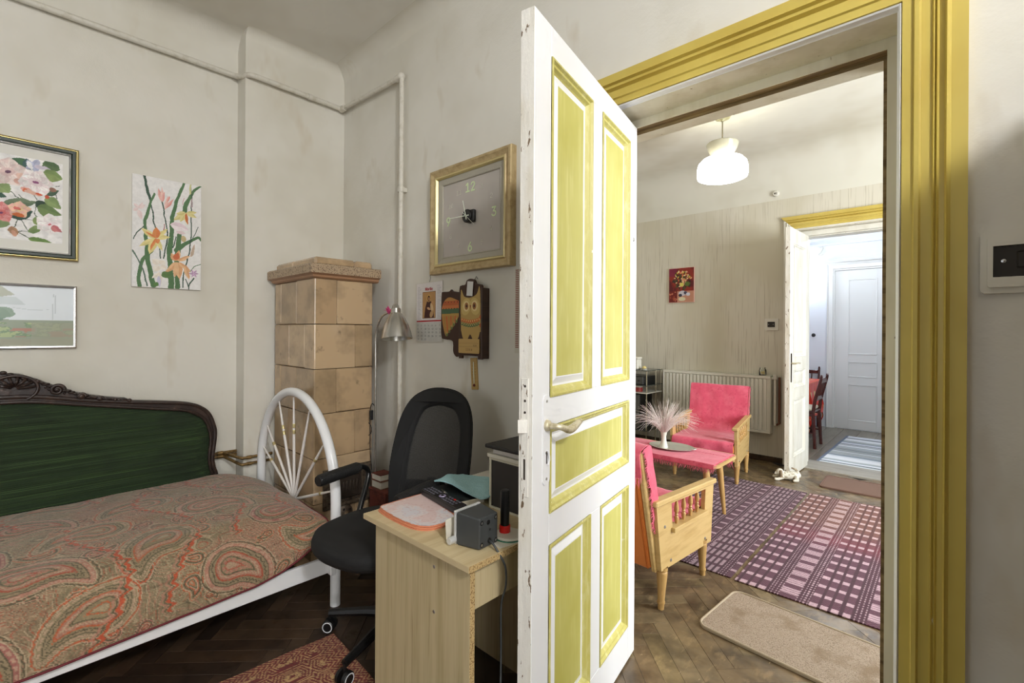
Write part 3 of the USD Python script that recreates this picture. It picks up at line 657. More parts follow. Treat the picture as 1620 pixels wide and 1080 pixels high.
# ---------------------------------------------------------------- pictures on the left wall
def draw_bouquet(p):      # white and pink garden flowers among green leaves (right part of the sheet is in view)
    W, H = 0.56, 0.40
    p.mottle(0.015, 30); p.wobble(0.010, 18, 3); p.wobble(0.0025, 70, 5)
    def Q(x, y):      # places read off the picture's visible part
        t = x / 490; top, bot = 150 + 110 * t, 890 + 50 * t
        return (0.348 + 0.000433 * x, H * (bot - y) / (bot - top))
    k = 0.000433
    r = np.random.default_rng(3)
    for i in range(26):
        x, y, an, L = r.uniform(0.03, 0.32), r.uniform(0.04, H - 0.05), r.uniform(0, 6.28), r.uniform(0.06, 0.11)
        p.leaf((x, y), (x + L * math.cos(an), y + 0.7 * L * math.sin(an)), L * 0.55, [(84, 116, 70), (52, 88, 62), (126, 148, 94)][i % 3], (150, 170, 120))
    for pts in (((270, 630), (265, 690), (290, 720)), ((130, 735), (120, 790), (100, 810)), ((160, 735), (200, 800), (225, 830)), ((140, 835), (190, 870), (225, 895)), ((140, 830), (230, 825)), ((60, 480), (100, 530), (150, 560)), ((440, 440), (470, 435)), ((440, 520), (450, 560)), ((180, 730), (250, 740)), ((250, 520), (280, 560)), ((130, 520), (165, 555))):
        p.line([Q(*q) for q in pts], 0.0032, (70, 84, 66))
    for (x0, y0, x1, y1, w, c, v) in ((80, 190, 225, 335, 130, (56, 92, 62), (92, 128, 92)), (190, 205, 240, 330, 80, (64, 92, 90), (120, 140, 140)), (315, 240, 475, 300, 110, (92, 116, 76), (70, 96, 66)), (340, 330, 478, 385, 120, (138, 156, 96), (104, 130, 74)), (345, 505, 470, 480, 90, (72, 96, 76), (120, 136, 104)),
                                     (15, 590, 285, 585, 84, (98, 116, 90), (134, 146, 116)), (275, 628, 365, 590, 100, (44, 66, 54), (70, 90, 70)), (285, 632, 476, 690, 110, (116, 138, 84), (86, 110, 66)), (355, 540, 476, 640, 100, (140, 160, 104), (112, 136, 84)), (75, 715, 252, 665, 110, (48, 74, 62), (74, 100, 80)),
                                     (-30, 745, 85, 770, 110, (122, 142, 96), (150, 164, 120)), (248, 728, 345, 760, 80, (132, 150, 92), (104, 126, 78)), (212, 828, 342, 788, 66, (112, 136, 82), (140, 156, 104)), (200, 888, 405, 922, 66, (118, 146, 78), (84, 116, 62)), (-20, 420, 60, 500, 120, (150, 168, 112), (120, 142, 92)), (-20, 510, 45, 540, 50, (60, 90, 76), (60, 90, 76))):
        p.leaf(Q(x0, y0), Q(x1, y1), w * k * 1.15, c, v)
    def bloom(x, y, R, c, c2, eye, n=5, rot=0.3):
        X_, Y_ = Q(x, y); p.petals(X_, Y_, R * k, n, c, c2, rot=rot, w=1.05); p.petals(X_, Y_, R * k * 0.8, n, np.array(c) * 1.01, c2, rot=rot + 0.5, w=0.7)
        for j in range(18):
            an = j * 0.35; p.line([(X_, Y_), (X_ + R * k * 0.7 * math.cos(an), Y_ + R * k * 0.7 * math.sin(an))], 0.0012, np.array(c2) * 0.92, 0.5)
        p.ell(X_, Y_, R * k * 0.32, R * k * 0.30, c2, 0.7); p.ell(X_, Y_, R * k * 0.13, R * k * 0.12, eye)
    bloom(50, 315, 165, (234, 218, 210), (212, 180, 176), (104, 70, 92)); p.leaf(Q(120, 330), Q(205, 395), 0.030, (222, 186, 170)); p.leaf(Q(100, 380), Q(165, 415), 0.022, (206, 160, 146))
    p.petals(*Q(262, 275), 0.038, 5, (186, 188, 208), (150, 152, 180), w=0.6); p.leaf(Q(262, 275), Q(390, 300), 0.022, (206, 196, 208)); p.leaf(Q(215, 225), Q(245, 320), 0.020, (236, 234, 234))
    bloom(275, 415, 145, (238, 230, 226), (222, 200, 202), (130, 70, 110), 6, 0.1)
    for (x, y, rx, ry, c) in ((190, 475, 0.020, 0.012, (222, 164, 150)), (185, 480, 0.010, 0.010, (206, 100, 62)), (245, 505, 0.030, 0.009, (226, 180, 160)), (298, 512, 0.013, 0.007, (202, 82, 44)), (365, 535, 0.009, 0.009, (196, 88, 60)), (410, 470, 0.016, 0.014, (150, 110, 92))):
        p.ell(*Q(x, y), rx, ry, c, rot=-0.2)
    bloom(10, 675, 115, (218, 150, 146), (200, 96, 96), (110, 56, 96)); bloom(140, 650, 95, (228, 178, 166), (226, 206, 150), (176, 92, 52)); p.ell(*Q(140, 700), 0.020, 0.009, (190, 98, 48)); p.ell(*Q(120, 640), 0.012, 0.008, (208, 110, 100))
    p.ell(*Q(102, 825), 0.017, 0.018, (170, 130, 98)); p.ell(*Q(100, 845), 0.010, 0.012, (208, 156, 130))
    bloom(385, 770, 120, (240, 236, 232), (232, 214, 216), (196, 110, 116), 6, 0.6); p.leaf(Q(400, 785), Q(475, 830), 0.030, (196, 120, 120), (170, 80, 90))
    bloom(-230, 300, 150, (232, 214, 210), (206, 166, 170), (110, 66, 90)); bloom(-300, 650, 130, (224, 170, 160), (200, 100, 96), (120, 60, 80)); bloom(-520, 450, 150, (236, 226, 220), (216, 180, 180), (120, 70, 90))
    hz = meshkit.fbm(np.stack([p.X * 60, p.Y * 60, p.X * 0], 1), 4, 12) - 0.5; p.c = p.c * (1 + 0.20 * hz[:, None])
t = Thing("framed_picture", "large flower picture in a dark green and silver frame, top of the two framed pictures", "picture", (XR, 0.0, 1.64))
a0, a1, b0, b1 = -0.42, 0.259, 1.642, 2.206
FR = [(0, 0.0), (0, 0.024), (-0.003, 0.026), (-0.006, 0.024), (-0.008, 0.024)]
t.add("gold_rim", ring(a0, a1, b0, b1, FR, (XR, 0, 0), **YZ), "frame_gold_thin")
t.add("frame", ring(a0, a1, b0, b1, [(-0.008, 0.024), (-0.013, 0.030), (-0.024, 0.030), (-0.028, 0.024)], (XR, 0, 0), **YZ), "frame_green", smooth=30, label="dark green frame moulding")
t.add("silver_rim", ring(a0, a1, b0, b1, [(-0.028, 0.024), (-0.030, 0.026), (-0.033, 0.022), (-0.034, 0.012)], (XR, 0, 0), **YZ), "frame_silver", smooth=30)
t.add("mount", put(box(a0 + 0.036, a1 - 0.036, b0 + 0.036, b1 - 0.036, 0, 0.010), (XR, 0, 0), **YZ), "mount_board")
m, tn = painted(0.56, 0.40, 0.0022, (XR + 0.0105, a0 + 0.06, b0 + 0.082), (0, 1, 0), (0, 0, 1), (234, 231, 228), draw_bouquet)
t.add("flower_print", m, "tint", tint=tn)

def draw_landscape(p):
    W, H = 0.62, 0.285
    p.c[:] = (226, 232, 236); p.mottle(0.012, 14)
    p.mask(p.Y < 0.125 + 0.012 * (W - p.X), (150, 160, 140)); p.mask(p.Y < 0.035, (158, 158, 138))
    n = meshkit.fbm(np.stack([p.X * 22, p.Y * 60, p.X * 0], 1), 4, 2)
    g = (p.Y > 0.045) & (p.Y < 0.115)
    p.mask(g & (n > 0.52), (126, 150, 118)); p.mask(g & (p.Y < 0.085) & (n < 0.44), (176, 132, 114)); p.mask(g & (n > 0.62), (170, 184, 138))
    p.mask((p.X > 0.50) & (p.Y < 0.115), (160, 162, 142), 0.75)
    for k, (x, y, r) in enumerate(((0.30, 0.165, 0.06), (0.36, 0.15, 0.05), (0.40, 0.16, 0.035), (0.24, 0.15, 0.06), (0.14, 0.15, 0.05))):
        p.mask((((p.X - x) / (r * 1.3)) ** 2 + ((p.Y - y) / (r * 0.75)) ** 2 < 0.5 + n) & (p.Y > 0.105), (116, 142, 122) if k % 2 else (134, 158, 138), 0.9)
    p.poly([(0, 0.285), (0.40, 0.285), (0.445, 0.245), (0.40, 0.235), (0, 0.24)], (170, 174, 152), 0.8); p.poly([(0.0, 0.24), (0.45, 0.235), (0.48, 0.20), (0, 0.19)], (196, 206, 206), 0.7)
    for x in (0.574, 0.582):
        p.line([(x, 0.13), (x + 0.003, 0.255)], 0.0022, (176, 184, 186), 0.7)
    p.line([(0.44, 0.185), (0.50, 0.175), (0.56, 0.178)], 0.0025, (186, 196, 198), 0.7)
t = Thing("framed_picture", "pale landscape picture in a thin silver frame, under the large flower picture", "picture", (XR, 0.0, 1.2))
a0, a1, b0, b1 = -0.42, 0.254, 1.203, 1.515
t.add("frame", ring(a0, a1, b0, b1, [(0, 0), (0, 0.022), (-0.004, 0.024), (-0.012, 0.022), (-0.012, 0.014)], (XR, 0, 0), **YZ), "frame_silver")
t.add("backing", put(box(a0 + 0.005, a1 - 0.005, b0 + 0.005, b1 - 0.005, 0, 0.012), (XR, 0, 0), **YZ), "mount_board")
m, tn = painted(0.65, 0.288, 0.003, (XR + 0.0135, a0 + 0.012, b0 + 0.012), (0, 1, 0), (0, 0, 1), (226, 232, 236), draw_landscape)
t.add("landscape_print", m, "tint_gloss", tint=tn)

def draw_lilies(p):
    W, H = 0.322, 0.615
    G, D = (84, 118, 78), (58, 82, 66); p.wobble(0.006, 22, 3)
    X = lambda x: (x - 50) / 560 * W
    def Y(x, y):      # the zoomed photograph's skewed pixels to the sheet
        top = 62 + (x - 50) * 0.222; bot = 985 + (x - 50) * 0.077
        return H * (bot - y) / (bot - top)
    q = lambda *ps: [(X(a), Y(a, b)) for a, b in ps]
    L = lambda ps, w, c, w1=None: p.line(smooth_path(q(*ps), 5), w, c, 1.0, w1)
    L([(135, 80), (160, 190), (182, 275)], 0.012, D); L([(182, 275), (205, 390), (232, 520)], 0.006, D); L([(275, 300), (295, 380), (315, 500), (322, 640), (295, 760)], 0.006, D)
    L([(465, 155), (410, 270), (375, 400), (355, 560), (345, 760), (360, 1000)], 0.012, G, 0.028); L([(610, 185), (540, 230), (490, 310), (465, 390)], 0.010, G, 0.022)
    L([(215, 235), (180, 330), (150, 480), (160, 620), (170, 760), (195, 870), (215, 985)], 0.010, G, 0.026); L([(205, 700), (140, 760), (105, 870), (105, 985)], 0.014, G, 0.020)
    L([(425, 580), (410, 700), (400, 850), (412, 1000)], 0.024, G); L([(605, 625), (580, 600), (520, 625), (440, 670), (400, 700)], 0.012, G, 0.024); L([(520, 170), (525, 330), (520, 560), (510, 720), (470, 860), (455, 1005)], 0.006, D)
    L([(135, 500), (90, 545), (60, 600)], 0.005, D); L([(60, 690), (100, 770), (150, 900), (165, 985)], 0.007, (90, 112, 96)); L([(585, 520), (540, 590), (520, 640)], 0.004, D); L([(550, 935), (515, 975), (510, 1020)], 0.007, D); L([(605, 820), (550, 840), (515, 880)], 0.004, G); L([(265, 660), (272, 760)], 0.005, D); L([(480, 940), (512, 1010)], 0.005, D); L([(300, 480), (285, 560)], 0.004, (160, 90, 84))
    L([(395, 590), (370, 680)], 0.006, D); L([(520, 170), (512, 245)], 0.009, (200, 196, 140)); L([(525, 290), (530, 350)], 0.008, (170, 150, 150)); L([(460, 280), (458, 330)], 0.004, (206, 170, 170))
    pk, pk2 = (222, 150, 140), (236, 190, 178)
    for a, b, w, c in (((275, 300), (250, 190), 34, pk), ((278, 300), (282, 180), 28, pk2), ((275, 305), (300, 215), 26, pk), ((300, 370), (330, 250), 30, pk2), ((310, 355), (378, 275), 26, pk), ((320, 300), (345, 250), 20, pk)):
        A, B = q(a, b); p.leaf(A, B, w / 560 * W, c, (240, 214, 204))
    for a, b, w in (((95, 340), (60, 310), 30), ((95, 345), (150, 320), 34), ((95, 345), (60, 375), 30), ((100, 350), (130, 300), 28), ((100, 360), (125, 450), 36)):
        A, B = q(a, b); p.leaf(A, B, w / 560 * W, (232, 214, 210), (218, 190, 190))
    ye, ye2 = (230, 216, 150), (206, 190, 120)
    for a, b, w in (((235, 600), (118, 512), 54), ((235, 600), (100, 660), 44), ((235, 600), (180, 725), 66), ((240, 600), (290, 700), 44), ((240, 590), (345, 590), 46), ((235, 590), (320, 520), 40)):
        A, B = q(a, b); p.leaf(A, B, w / 560 * W, ye, ye2)
    for a, b, w in (((235, 595), (235, 505), 60), ((235, 595), (255, 640), 50), ((235, 600), (190, 700), 26), ((235, 595), (150, 540), 20)):
        A, B = q(a, b); p.leaf(A, B, w / 560 * W, (214, 126, 72), (226, 160, 96))
    for a, b, w in (((470, 400), (380, 460), 44), ((470, 400), (430, 470), 40), ((475, 395), (490, 490), 36), ((480, 395), (575, 440), 40), ((470, 395), (400, 405), 36), ((490, 395), (570, 400), 36)):
        A, B = q(a, b); p.leaf(A, B, w / 560 * W, (224, 212, 150), (190, 176, 104))
    A, B = q((480, 400), (492, 490)); p.leaf(A, B, 0.014, (202, 112, 64))
    A, B = q((350, 490), (500, 535)); p.leaf(A, B, 0.045, (236, 224, 226), (214, 184, 196)); A, B = q((395, 550), (480, 570)); p.leaf(A, B, 0.02, (226, 206, 206))
    for a, b, w in (((260, 810), (210, 770), 60), ((265, 810), (305, 780), 60), ((260, 820), (225, 870), 60), ((265, 820), (320, 850), 50), ((262, 870), (275, 980), 40), ((262, 880), (205, 920), 30)):
        A, B = q(a, b); p.leaf(A, B, w / 560 * W, (238, 230, 218), (222, 208, 190))
    A, B = q((262, 900), (262, 1000)); p.leaf(A, B, 0.02, (206, 200, 220))
    for a, b, w in (((395, 790), (360, 720), 50), ((400, 790), (420, 700), 48), ((410, 790), (520, 750), 40), ((405, 800), (310, 880), 46), ((410, 800), (385, 920), 50), ((415, 800), (430, 940), 60), ((420, 800), (520, 880), 40), ((470, 830), (510, 940), 40)):
        A, B = q(a, b); p.leaf(A, B, w / 560 * W, (226, 184, 140), (206, 140, 96))
    A, B = q((395, 780), (410, 720)); p.leaf(A, B, 0.03, (206, 110, 70)); A, B = q((525, 760), (555, 650)); p.leaf(A, B, 0.016, (196, 172, 150))
    A, B = q((300, 870), (340, 925)); p.leaf(A, B, 0.04, (92, 122, 70)); A, B = q((220, 960), (255, 985)); p.leaf(A, B, 0.03, (92, 130, 70))
    p.petals(X(550), Y(550, 895), 0.026, 6, (206, 176, 200), (150, 100, 150), w=0.4); p.ell(*q((460, 610))[0], 0.012, 0.018, (196, 176, 130)); p.mottle(0.05, 90)
t = Thing("canvas_painting", "unframed white canvas of orange and yellow lilies with long green leaves", "painting", (XR, 0.64, 1.53))
t.add("canvas", put(box(0.474, 0.798, 1.532, 2.148, 0, 0.016, 0.002), (XR, 0, 0), **YZ), "canvas_edge")
m, tn = painted(0.322, 0.614, 0.0018, (XR + 0.0165, 0.475, 1.533), (0, 1, 0), (0, 0, 1), (232, 229, 226), draw_lilies)
t.add("lily_print", m, "tint", tint=tn)

# ---------------------------------------------------------------- clock
t = Thing("wall_clock", "square wall clock in a wide gold picture frame", "clock", (-1.805, YW, 1.605))
c0, c1, d0, d1 = -2.110, -1.500, 1.606, 2.168
t.add("frame", ring(c0, c1, d0, d1, [(0, 0), (0, 0.032), (-0.003, 0.038), (-0.016, 0.040), (-0.022, 0.036), (-0.036, 0.030), (-0.040, 0.034)], (0, YW, 0), **XZ), "gold_paint", smooth=25)
t.add("inner_moulding", ring(c0, c1, d0, d1, [(-0.040, 0.034), (-0.044, 0.036), (-0.050, 0.034), (-0.056, 0.022)], (0, YW, 0), **XZ), "gold_bright", smooth=25)
t.add("liner", ring(c0, c1, d0, d1, [(-0.056, 0.020), (-0.082, 0.017), (-0.085, 0.019), (-0.089, 0.016), (-0.091, 0.010)], (0, YW, 0), **XZ), "clock_liner")
t.add("dial", put(box(c0 + 0.05, c1 - 0.05, d0 + 0.05, d1 - 0.05, 0, 0.012), (0, YW, 0), **XZ), "clock_face")
cx, cz = -1.806, 1.882
for n in range(1, 13):
    a = math.radians(90 - 30 * n); big = n % 3 == 0
    x, z = cx + (0.172 if big else 0.176) * math.cos(a) * (1.0 if n % 3 == 0 else 1.0), cz + (0.152 if big else 0.160) * math.sin(a)
    s = 0.046 if big else 0.024
    m = meshkit.text_mesh(str(n), s, 0.001, bold=big); b = m.bounds; m.apply_translation((-(b[0][0] + b[1][0]) / 2, -s / 2, 0))
    t.add("numeral", put(m, (x, YW - 0.0122, z), **XZ), "glow_green" if big else "number_grey", label="pale green large numeral" if big else None)
hub = t.add("movement", put(cat([move(lathe([(0, 0.028), (0.030, 0.028), (0.034, 0.024), (0.034, 0)], 24), (0, 0, 0)), rbox(0.005, 0.046, -0.032, 0.030, 0.0, 0.020, 0.006)]), (cx, YW - 0.012, cz), **XZ), "black_plastic", smooth=40, label="black clock movement")
def hand(dx, dz, w, tail):
    L = math.hypot(dx, dz); ux, uz = dx / L, dz / L
    return prism([(-tail, -w / 2), (L, -w / 4), (L, w / 4), (-tail, w / 2)], 0.001, (cx, YW - 0.043, cz), (ux, 0, uz), (-uz, 0, ux), (0, -1, 0))
t.add("hour_hand", hand(-0.022, 0.080, 0.007, 0.02), "hand_white", under=hub); t.add("minute_hand", hand(-0.128, 0.004, 0.006, 0.025), "hand_white", under=hub); t.add("second_hand", hand(0.062, -0.052, 0.0025, 0.03), "hand_white", under=hub)

# ---------------------------------------------------------------- calendar, owl letter rack, thermometer
t = Thing("wall_calendar", "paper wall calendar with a red-lettered month and a brown icon picture", "calendar", (-2.15, YW, 1.235))
def on_wall(m, x, z, d=0.0):
    return put(m, (x, YW - d, z), **XZ)
t.add("sheet", on_wall(turn(box(0, 0.243, 0, 0.335, 0.0015, 0.006), 1.0), -2.272, 1.236), "paper_edge")
def draw_calendar(p):
    p.c[:] = (222, 216, 212)
    p.rect(0.0, 0.24, 0.0, 0.108, (196, 194, 186))
    p.rect(0.004, 0.232, 0.112, 0.120, (172, 40, 44))
    for x0 in (0.012, 0.192):
        for k in range(24):
            p.rect(x0, x0 + 0.034 - 0.006 * ((k * 7) % 3), 0.128 + k * 0.0078, 0.131 + k * 0.0078, (170, 166, 172), 0.7)
    p.rect(0.058, 0.178, 0.130, 0.280, (120, 82, 50)); p.rect(0.061, 0.175, 0.133, 0.277, (184, 140, 88)); p.mottle(0.03, 70)
    p.poly([(0.075, 0.134), (0.165, 0.134), (0.150, 0.20), (0.135, 0.225), (0.10, 0.225), (0.085, 0.19)], (70, 34, 28)); p.ell(0.117, 0.243, 0.019, 0.021, (206, 162, 92)); p.ell(0.117, 0.241, 0.012, 0.016, (64, 34, 28)); p.ell(0.118, 0.239, 0.007, 0.010, (190, 140, 100))
    p.ell(0.144, 0.190, 0.012, 0.026, (216, 186, 140), rot=0.3); p.ell(0.150, 0.216, 0.009, 0.010, (196, 146, 100)); p.leaf((0.10, 0.19), (0.135, 0.178), 0.014, (204, 160, 120)); p.leaf((0.13, 0.135), (0.155, 0.175), 0.03, (190, 150, 104))
m, tn = painted(0.238, 0.330, 0.0016, (-2.270, YW - 0.0068, 1.2385), (1, 0, 0.017), (0, 0, 1), (222, 216, 212), draw_calendar)
t.add("print", m, "tint", tint=tn)
mat("print_red", (176, 44, 52), 0.7); mat("print_brown", (150, 96, 84), 0.7); mat("print_grey", (120, 122, 118), 0.7); mat("print_dark", (70, 52, 36), 0.7)
m = meshkit.text_mesh("Martie", 0.017, 0.0005, bold=True); b = m.bounds
t.add("month_lettering", on_wall(move(m, (-b[:, 0].mean(), 0, 0)), -2.152, 1.527, 0.0072), "print_red", label="red lettering Martie")
ds = []
for k in range(31):
    c, r = k % 7, k // 7
    q = meshkit.text_mesh(str(k + 1), 0.0095, 0.0004); ds.append(move(q, (0.012 + c * 0.033, 0.086 - r * 0.0195, 0)))
t.add("date_lettering", on_wall(cat(ds), -2.270, 1.2405, 0.0072), "print_grey")
t.add("hanger", on_wall(sweep(smooth_path([(-0.006, 0, 0.004), (0.002, 0.022, 0.004), (-0.003, 0.034, 0.004), (0.004, 0.040, 0.003)]), 0.0018, 6), -2.145, 1.574), "steel", smooth=40)

t = Thing("owl_letter_rack", "dark wooden letter rack painted with a tan owl and its orange and green wing", "letter rack", (-1.77, YW, 1.16))
body = Polygon(smooth_path([(-1.852, 1.19), (-1.852, 1.40), (-1.851, 1.515), (-1.835, 1.532), (-1.808, 1.535), (-1.795, 1.555), (-1.770, 1.562), (-1.742, 1.555), (-1.728, 1.535), (-1.700, 1.530), (-1.684, 1.512), (-1.684, 1.40), (-1.684, 1.19)], 4)).union(shapely.box(-1.852, 1.178, -1.684, 1.22)).union(shapely.box(-1.852, 1.162, -1.828, 1.19)).union(shapely.box(-1.710, 1.162, -1.684, 1.19))
t.add("back_board", prism(body, 0.012, (0, YW - 0.030, 0), **XZ), "owl_brown")
t.add("side_board", box(-1.684, -1.673, YW - 0.052, YW, 1.165, 1.512, 0.003), "owl_brown")
t.add("spacer", box(-1.85, -1.69, YW - 0.030, YW - 0.001, 1.30, 1.33), "owl_brown")
wing = Polygon(smooth_path([(-1.862, 1.172), (-1.885, 1.168), (-1.908, 1.190), (-1.910, 1.235), (-1.925, 1.252), (-1.985, 1.258), (-2.008, 1.275), (-2.010, 1.40), (-2.008, 1.495), (-1.995, 1.508), (-1.945, 1.508), (-1.93, 1.518), (-1.915, 1.508), (-1.865, 1.500), (-1.862, 1.49)], 4))
t.add("wing_board", prism(wing, 0.010, (0, YW - 0.022, 0), **XZ), "owl_brown")
T_, O_, G_ = (178, 148, 84), (188, 96, 48), (86, 108, 68)
def owl_front(p):      # metres from the lower left corner of the board (-1.852, 1.162)
    q = lambda *ps: [(x + 1.852, z - 1.162) for x, z in ps]
    p.c[:] = (62, 38, 25)
    p.poly(smooth_path(q((-1.838, 1.30), (-1.842, 1.42), (-1.838, 1.505), (-1.815, 1.470), (-1.768, 1.462), (-1.722, 1.478), (-1.702, 1.515), (-1.694, 1.42), (-1.697, 1.30), (-1.715, 1.255), (-1.745, 1.250), (-1.768, 1.278), (-1.79, 1.252), (-1.82, 1.255), (-1.838, 1.30)), 4), T_)
    for s in (-1, 1):
        p.ell(0.084 + s * 0.033, 0.255, 0.034, 0.044, (196, 170, 104), rot=s * 0.4); p.ell(0.084 + s * 0.031, 0.258, 0.023, 0.027, (216, 196, 140)); p.ell(0.084 + s * 0.029, 0.258, 0.014, 0.018, (150, 100, 54)); p.ell(0.084 + s * 0.028, 0.258, 0.006, 0.008, (60, 36, 24))
    p.poly([(0.078, 0.262), (0.090, 0.262), (0.084, 0.235)], (150, 84, 40))
    for k in range(9):
        x = 0.022 + k * 0.0158; z = 0.190 - 0.010 * math.sin(math.pi * k / 8)
        p.ell(x, z, 0.0085, 0.010, O_); p.ell(x, z + 0.002, 0.004, 0.005, (216, 180, 110)); p.ell(x, z - 0.020, 0.0085, 0.009, G_); p.ell(x, z - 0.018, 0.004, 0.004, (190, 170, 100))
    for s in (-1, 1):
        p.rect(0.084 + s * 0.034 - 0.004, 0.084 + s * 0.034 + 0.004, 0.078, 0.100, T_)
        for k in (-1, 0, 1):
            p.ell(0.084 + s * 0.034 + k * 0.012, 0.074, 0.006, 0.010, T_)
    for k in range(4):
        p.ell(0.157, 0.20 - k * 0.02, 0.006, 0.012, (O_, T_)[k % 2])
m, tn = painted(0.166, 0.365, 0.0012, (-1.851, YW - 0.0425, 1.168), (1, 0, 0), (0, 0, 1), (62, 38, 25), owl_front)
inb = shapely.contains_xy(body.buffer(-0.003), m.vertices[:, 0], m.vertices[:, 2]); ok = inb[m.faces].all(1)
t.add("owl_painting", trimesh.Trimesh(m.vertices, m.faces[ok], process=False), "tint", tint=tn)
def owl_wing(p):
    X0, Z0 = 2.010, 1.165
    q = lambda *ps: [(x + X0, z - Z0) for x, z in ps]
    p.c[:] = (62, 38, 25)
    p.poly(smooth_path(q((-1.866, 1.455), (-1.93, 1.475), (-1.97, 1.468), (-2.002, 1.43), (-2.004, 1.37), (-1.985, 1.30), (-1.968, 1.272), (-1.955, 1.285), (-1.866, 1.375), (-1.866, 1.455)), 4), (176, 128, 66))
    band = lambda z0, z1, c: p.mask(p.inside(smooth_path(q((-1.866, 1.455), (-1.93, 1.475), (-1.97, 1.468), (-2.002, 1.43), (-2.004, 1.37), (-1.985, 1.30), (-1.968, 1.272), (-1.955, 1.285), (-1.866, 1.375), (-1.866, 1.455)), 4)) & (p.Y > z0 + 0.1 * p.X * 0.1) & (p.Y < z1 + 0.1 * p.X * 0.1), c)
    band(0.268, 0.292, (178, 92, 48)); band(0.225, 0.250, (74, 100, 70)); band(0.252, 0.266, (194, 110, 60)); band(0.212, 0.224, (176, 140, 70))
    for k in range(6):
        p.ell(0.012 + k * 0.024, 0.285, 0.003, 0.003, (50, 28, 20)); p.ell(0.02 + k * 0.022, 0.252, 0.003, 0.003, (50, 28, 20))
    for k in range(7):
        p.line(q((-1.875 - k * 0.018, 1.375 - 0.0 * k), (-1.885 - k * 0.014, 1.345 - k * 0.011)), 0.009, (188, 98, 52) if k % 2 else (166, 128, 62))
    for k in range(5):
        x = -1.885 - k * 0.019; p.ell(x + X0, 1.355 - k * 0.018 - Z0, 0.009, 0.012, (96, 112, 62)); p.ell(x + X0, 1.362 - k * 0.018 - Z0, 0.005, 0.007, (176, 148, 84))
m, tn = painted(0.146, 0.352, 0.0014, (-2.010, YW - 0.0325, 1.166), (1, 0, 0), (0, 0, 1), (62, 38, 25), owl_wing)
inb = shapely.contains_xy(wing.buffer(-0.003), m.vertices[:, 0], m.vertices[:, 2]); ok = inb[m.faces].all(1)
t.add("wing_painting", trimesh.Trimesh(m.vertices, m.faces[ok], process=False), "tint", tint=tn)
pk = t.add("letter_pocket", prism(rrect(-1.845, -1.692, 1.190, 1.262, 0.006), 0.006, (0, YW - 0.045, 0), **XZ), "thermo_wood", label="pale yellow pocket board with faint writing")
ms = []
for (x, z, s) in ((-1.79, 1.203, 0.013), (-1.735, 1.226, 0.009)):
    ms.append(on_wall(meshkit.text_mesh("1 2 5 0" if s > 0.01 else "8 3 0", s * 0.8, 0.0004), x, z, 0.0512))
for zz in (1.222, 1.240):
    ms += [box(x, x + 0.004, YW - 0.0515, YW - 0.051, zz, zz + 0.001) for x in np.arange(-1.84, -1.70, 0.008)]
t.add("faint_writing", cat(ms), "print_dark", under=pk)
t.add("price_card", put(turn(box(-0.022, 0.022, -0.036, 0.036, 0, 0.001), -6), (-1.766, YW - 0.0465, 1.512), **XZ), "speaker_face", label="small silvery card tucked at the top")
t.add("hanger", on_wall(sweep([(-0.012, 0, 0.003), (0, 0.016, 0.003), (0.012, 0.004, 0.003)], 0.0013, 6), -1.768, 1.560, 0.0), "lock_dark")

t = Thing("thermometer", "narrow wooden room thermometer hanging under the owl letter rack", "thermometer", (-1.778, YW, 1.0))
t.add("board", on_wall(turn(prism(rrect(-0.023, 0.023, -0.08, 0.08, 0.004), 0.007), 4), -1.776, 1.086), "thermo_wood")
t.add("tube", on_wall(turn(rod((0, -0.05, 0.009), (0, 0.06, 0.009), 0.0022), 4), -1.776, 1.086), "hand_white", smooth=40)
t.add("bulb", on_wall(ball((0.004, -0.058, 0.009), 0.007), -1.776, 1.086), "red_box", smooth=True)
t.add("scale_marks", on_wall(turn(cat([box(sx * 0.006, sx * 0.014, z, z + 0.0012, 0.007, 0.0076) for sx in (-1, 1) for z in np.arange(-0.045, 0.065, 0.008)]), 4), -1.776, 1.086), "print_dark")

t = Thing("paper_strip", "long narrow printed paper strip hanging on the wall close to the open door's edge", "poster", (-1.47, YW, 1.2))
t.add("sheet", put(box(-1.500, -1.38, 1.200, 1.592, 0.001, 0.004), (0, YW, 0), **XZ), "paper_edge")
t.add("printed_bars", put(cat([box(-1.496, -1.477, z, z + 0.0045, 0.004, 0.0045) for z in np.arange(1.225, 1.585, 0.0085)]), (0, YW, 0), **XZ), "print_brown")

# ---------------------------------------------------------------- light switch on the right
t = Thing("light_switch", "black light switch sunk in a painted plaster surround, right of the yellow architrave", "switch", (0.115, YW, 1.47))
t.add("surround", put(cat([prism(Polygon(rrect(0.043, 0.195, 1.398, 1.548, 0.012)).difference(shapely.box(0.065, 1.436, 0.172, 1.510)), 0.014), prism(Polygon(rrect(0.055, 0.183, 1.412, 1.534, 0.006)).difference(shapely.box(0.065, 1.436, 0.172, 1.510)), 0.022)]), (0, YW, 0), **XZ), "plaster")
pl = t.add("plate", box(0.064, 0.173, YW - 0.013, YW, 1.435, 1.511), "bakelite")
t.add("screw", put(lathe([(0, 0.003), (0.0045, 0.002), (0.005, 0)], 12), (0.083, YW - 0.013, 1.474), **XZ), "steel", under=pl)
t.add("rocker", box(0.104, 0.134, YW - 0.020, YW - 0.012, 1.455, 1.495, 0.003), "bakelite", under=pl)
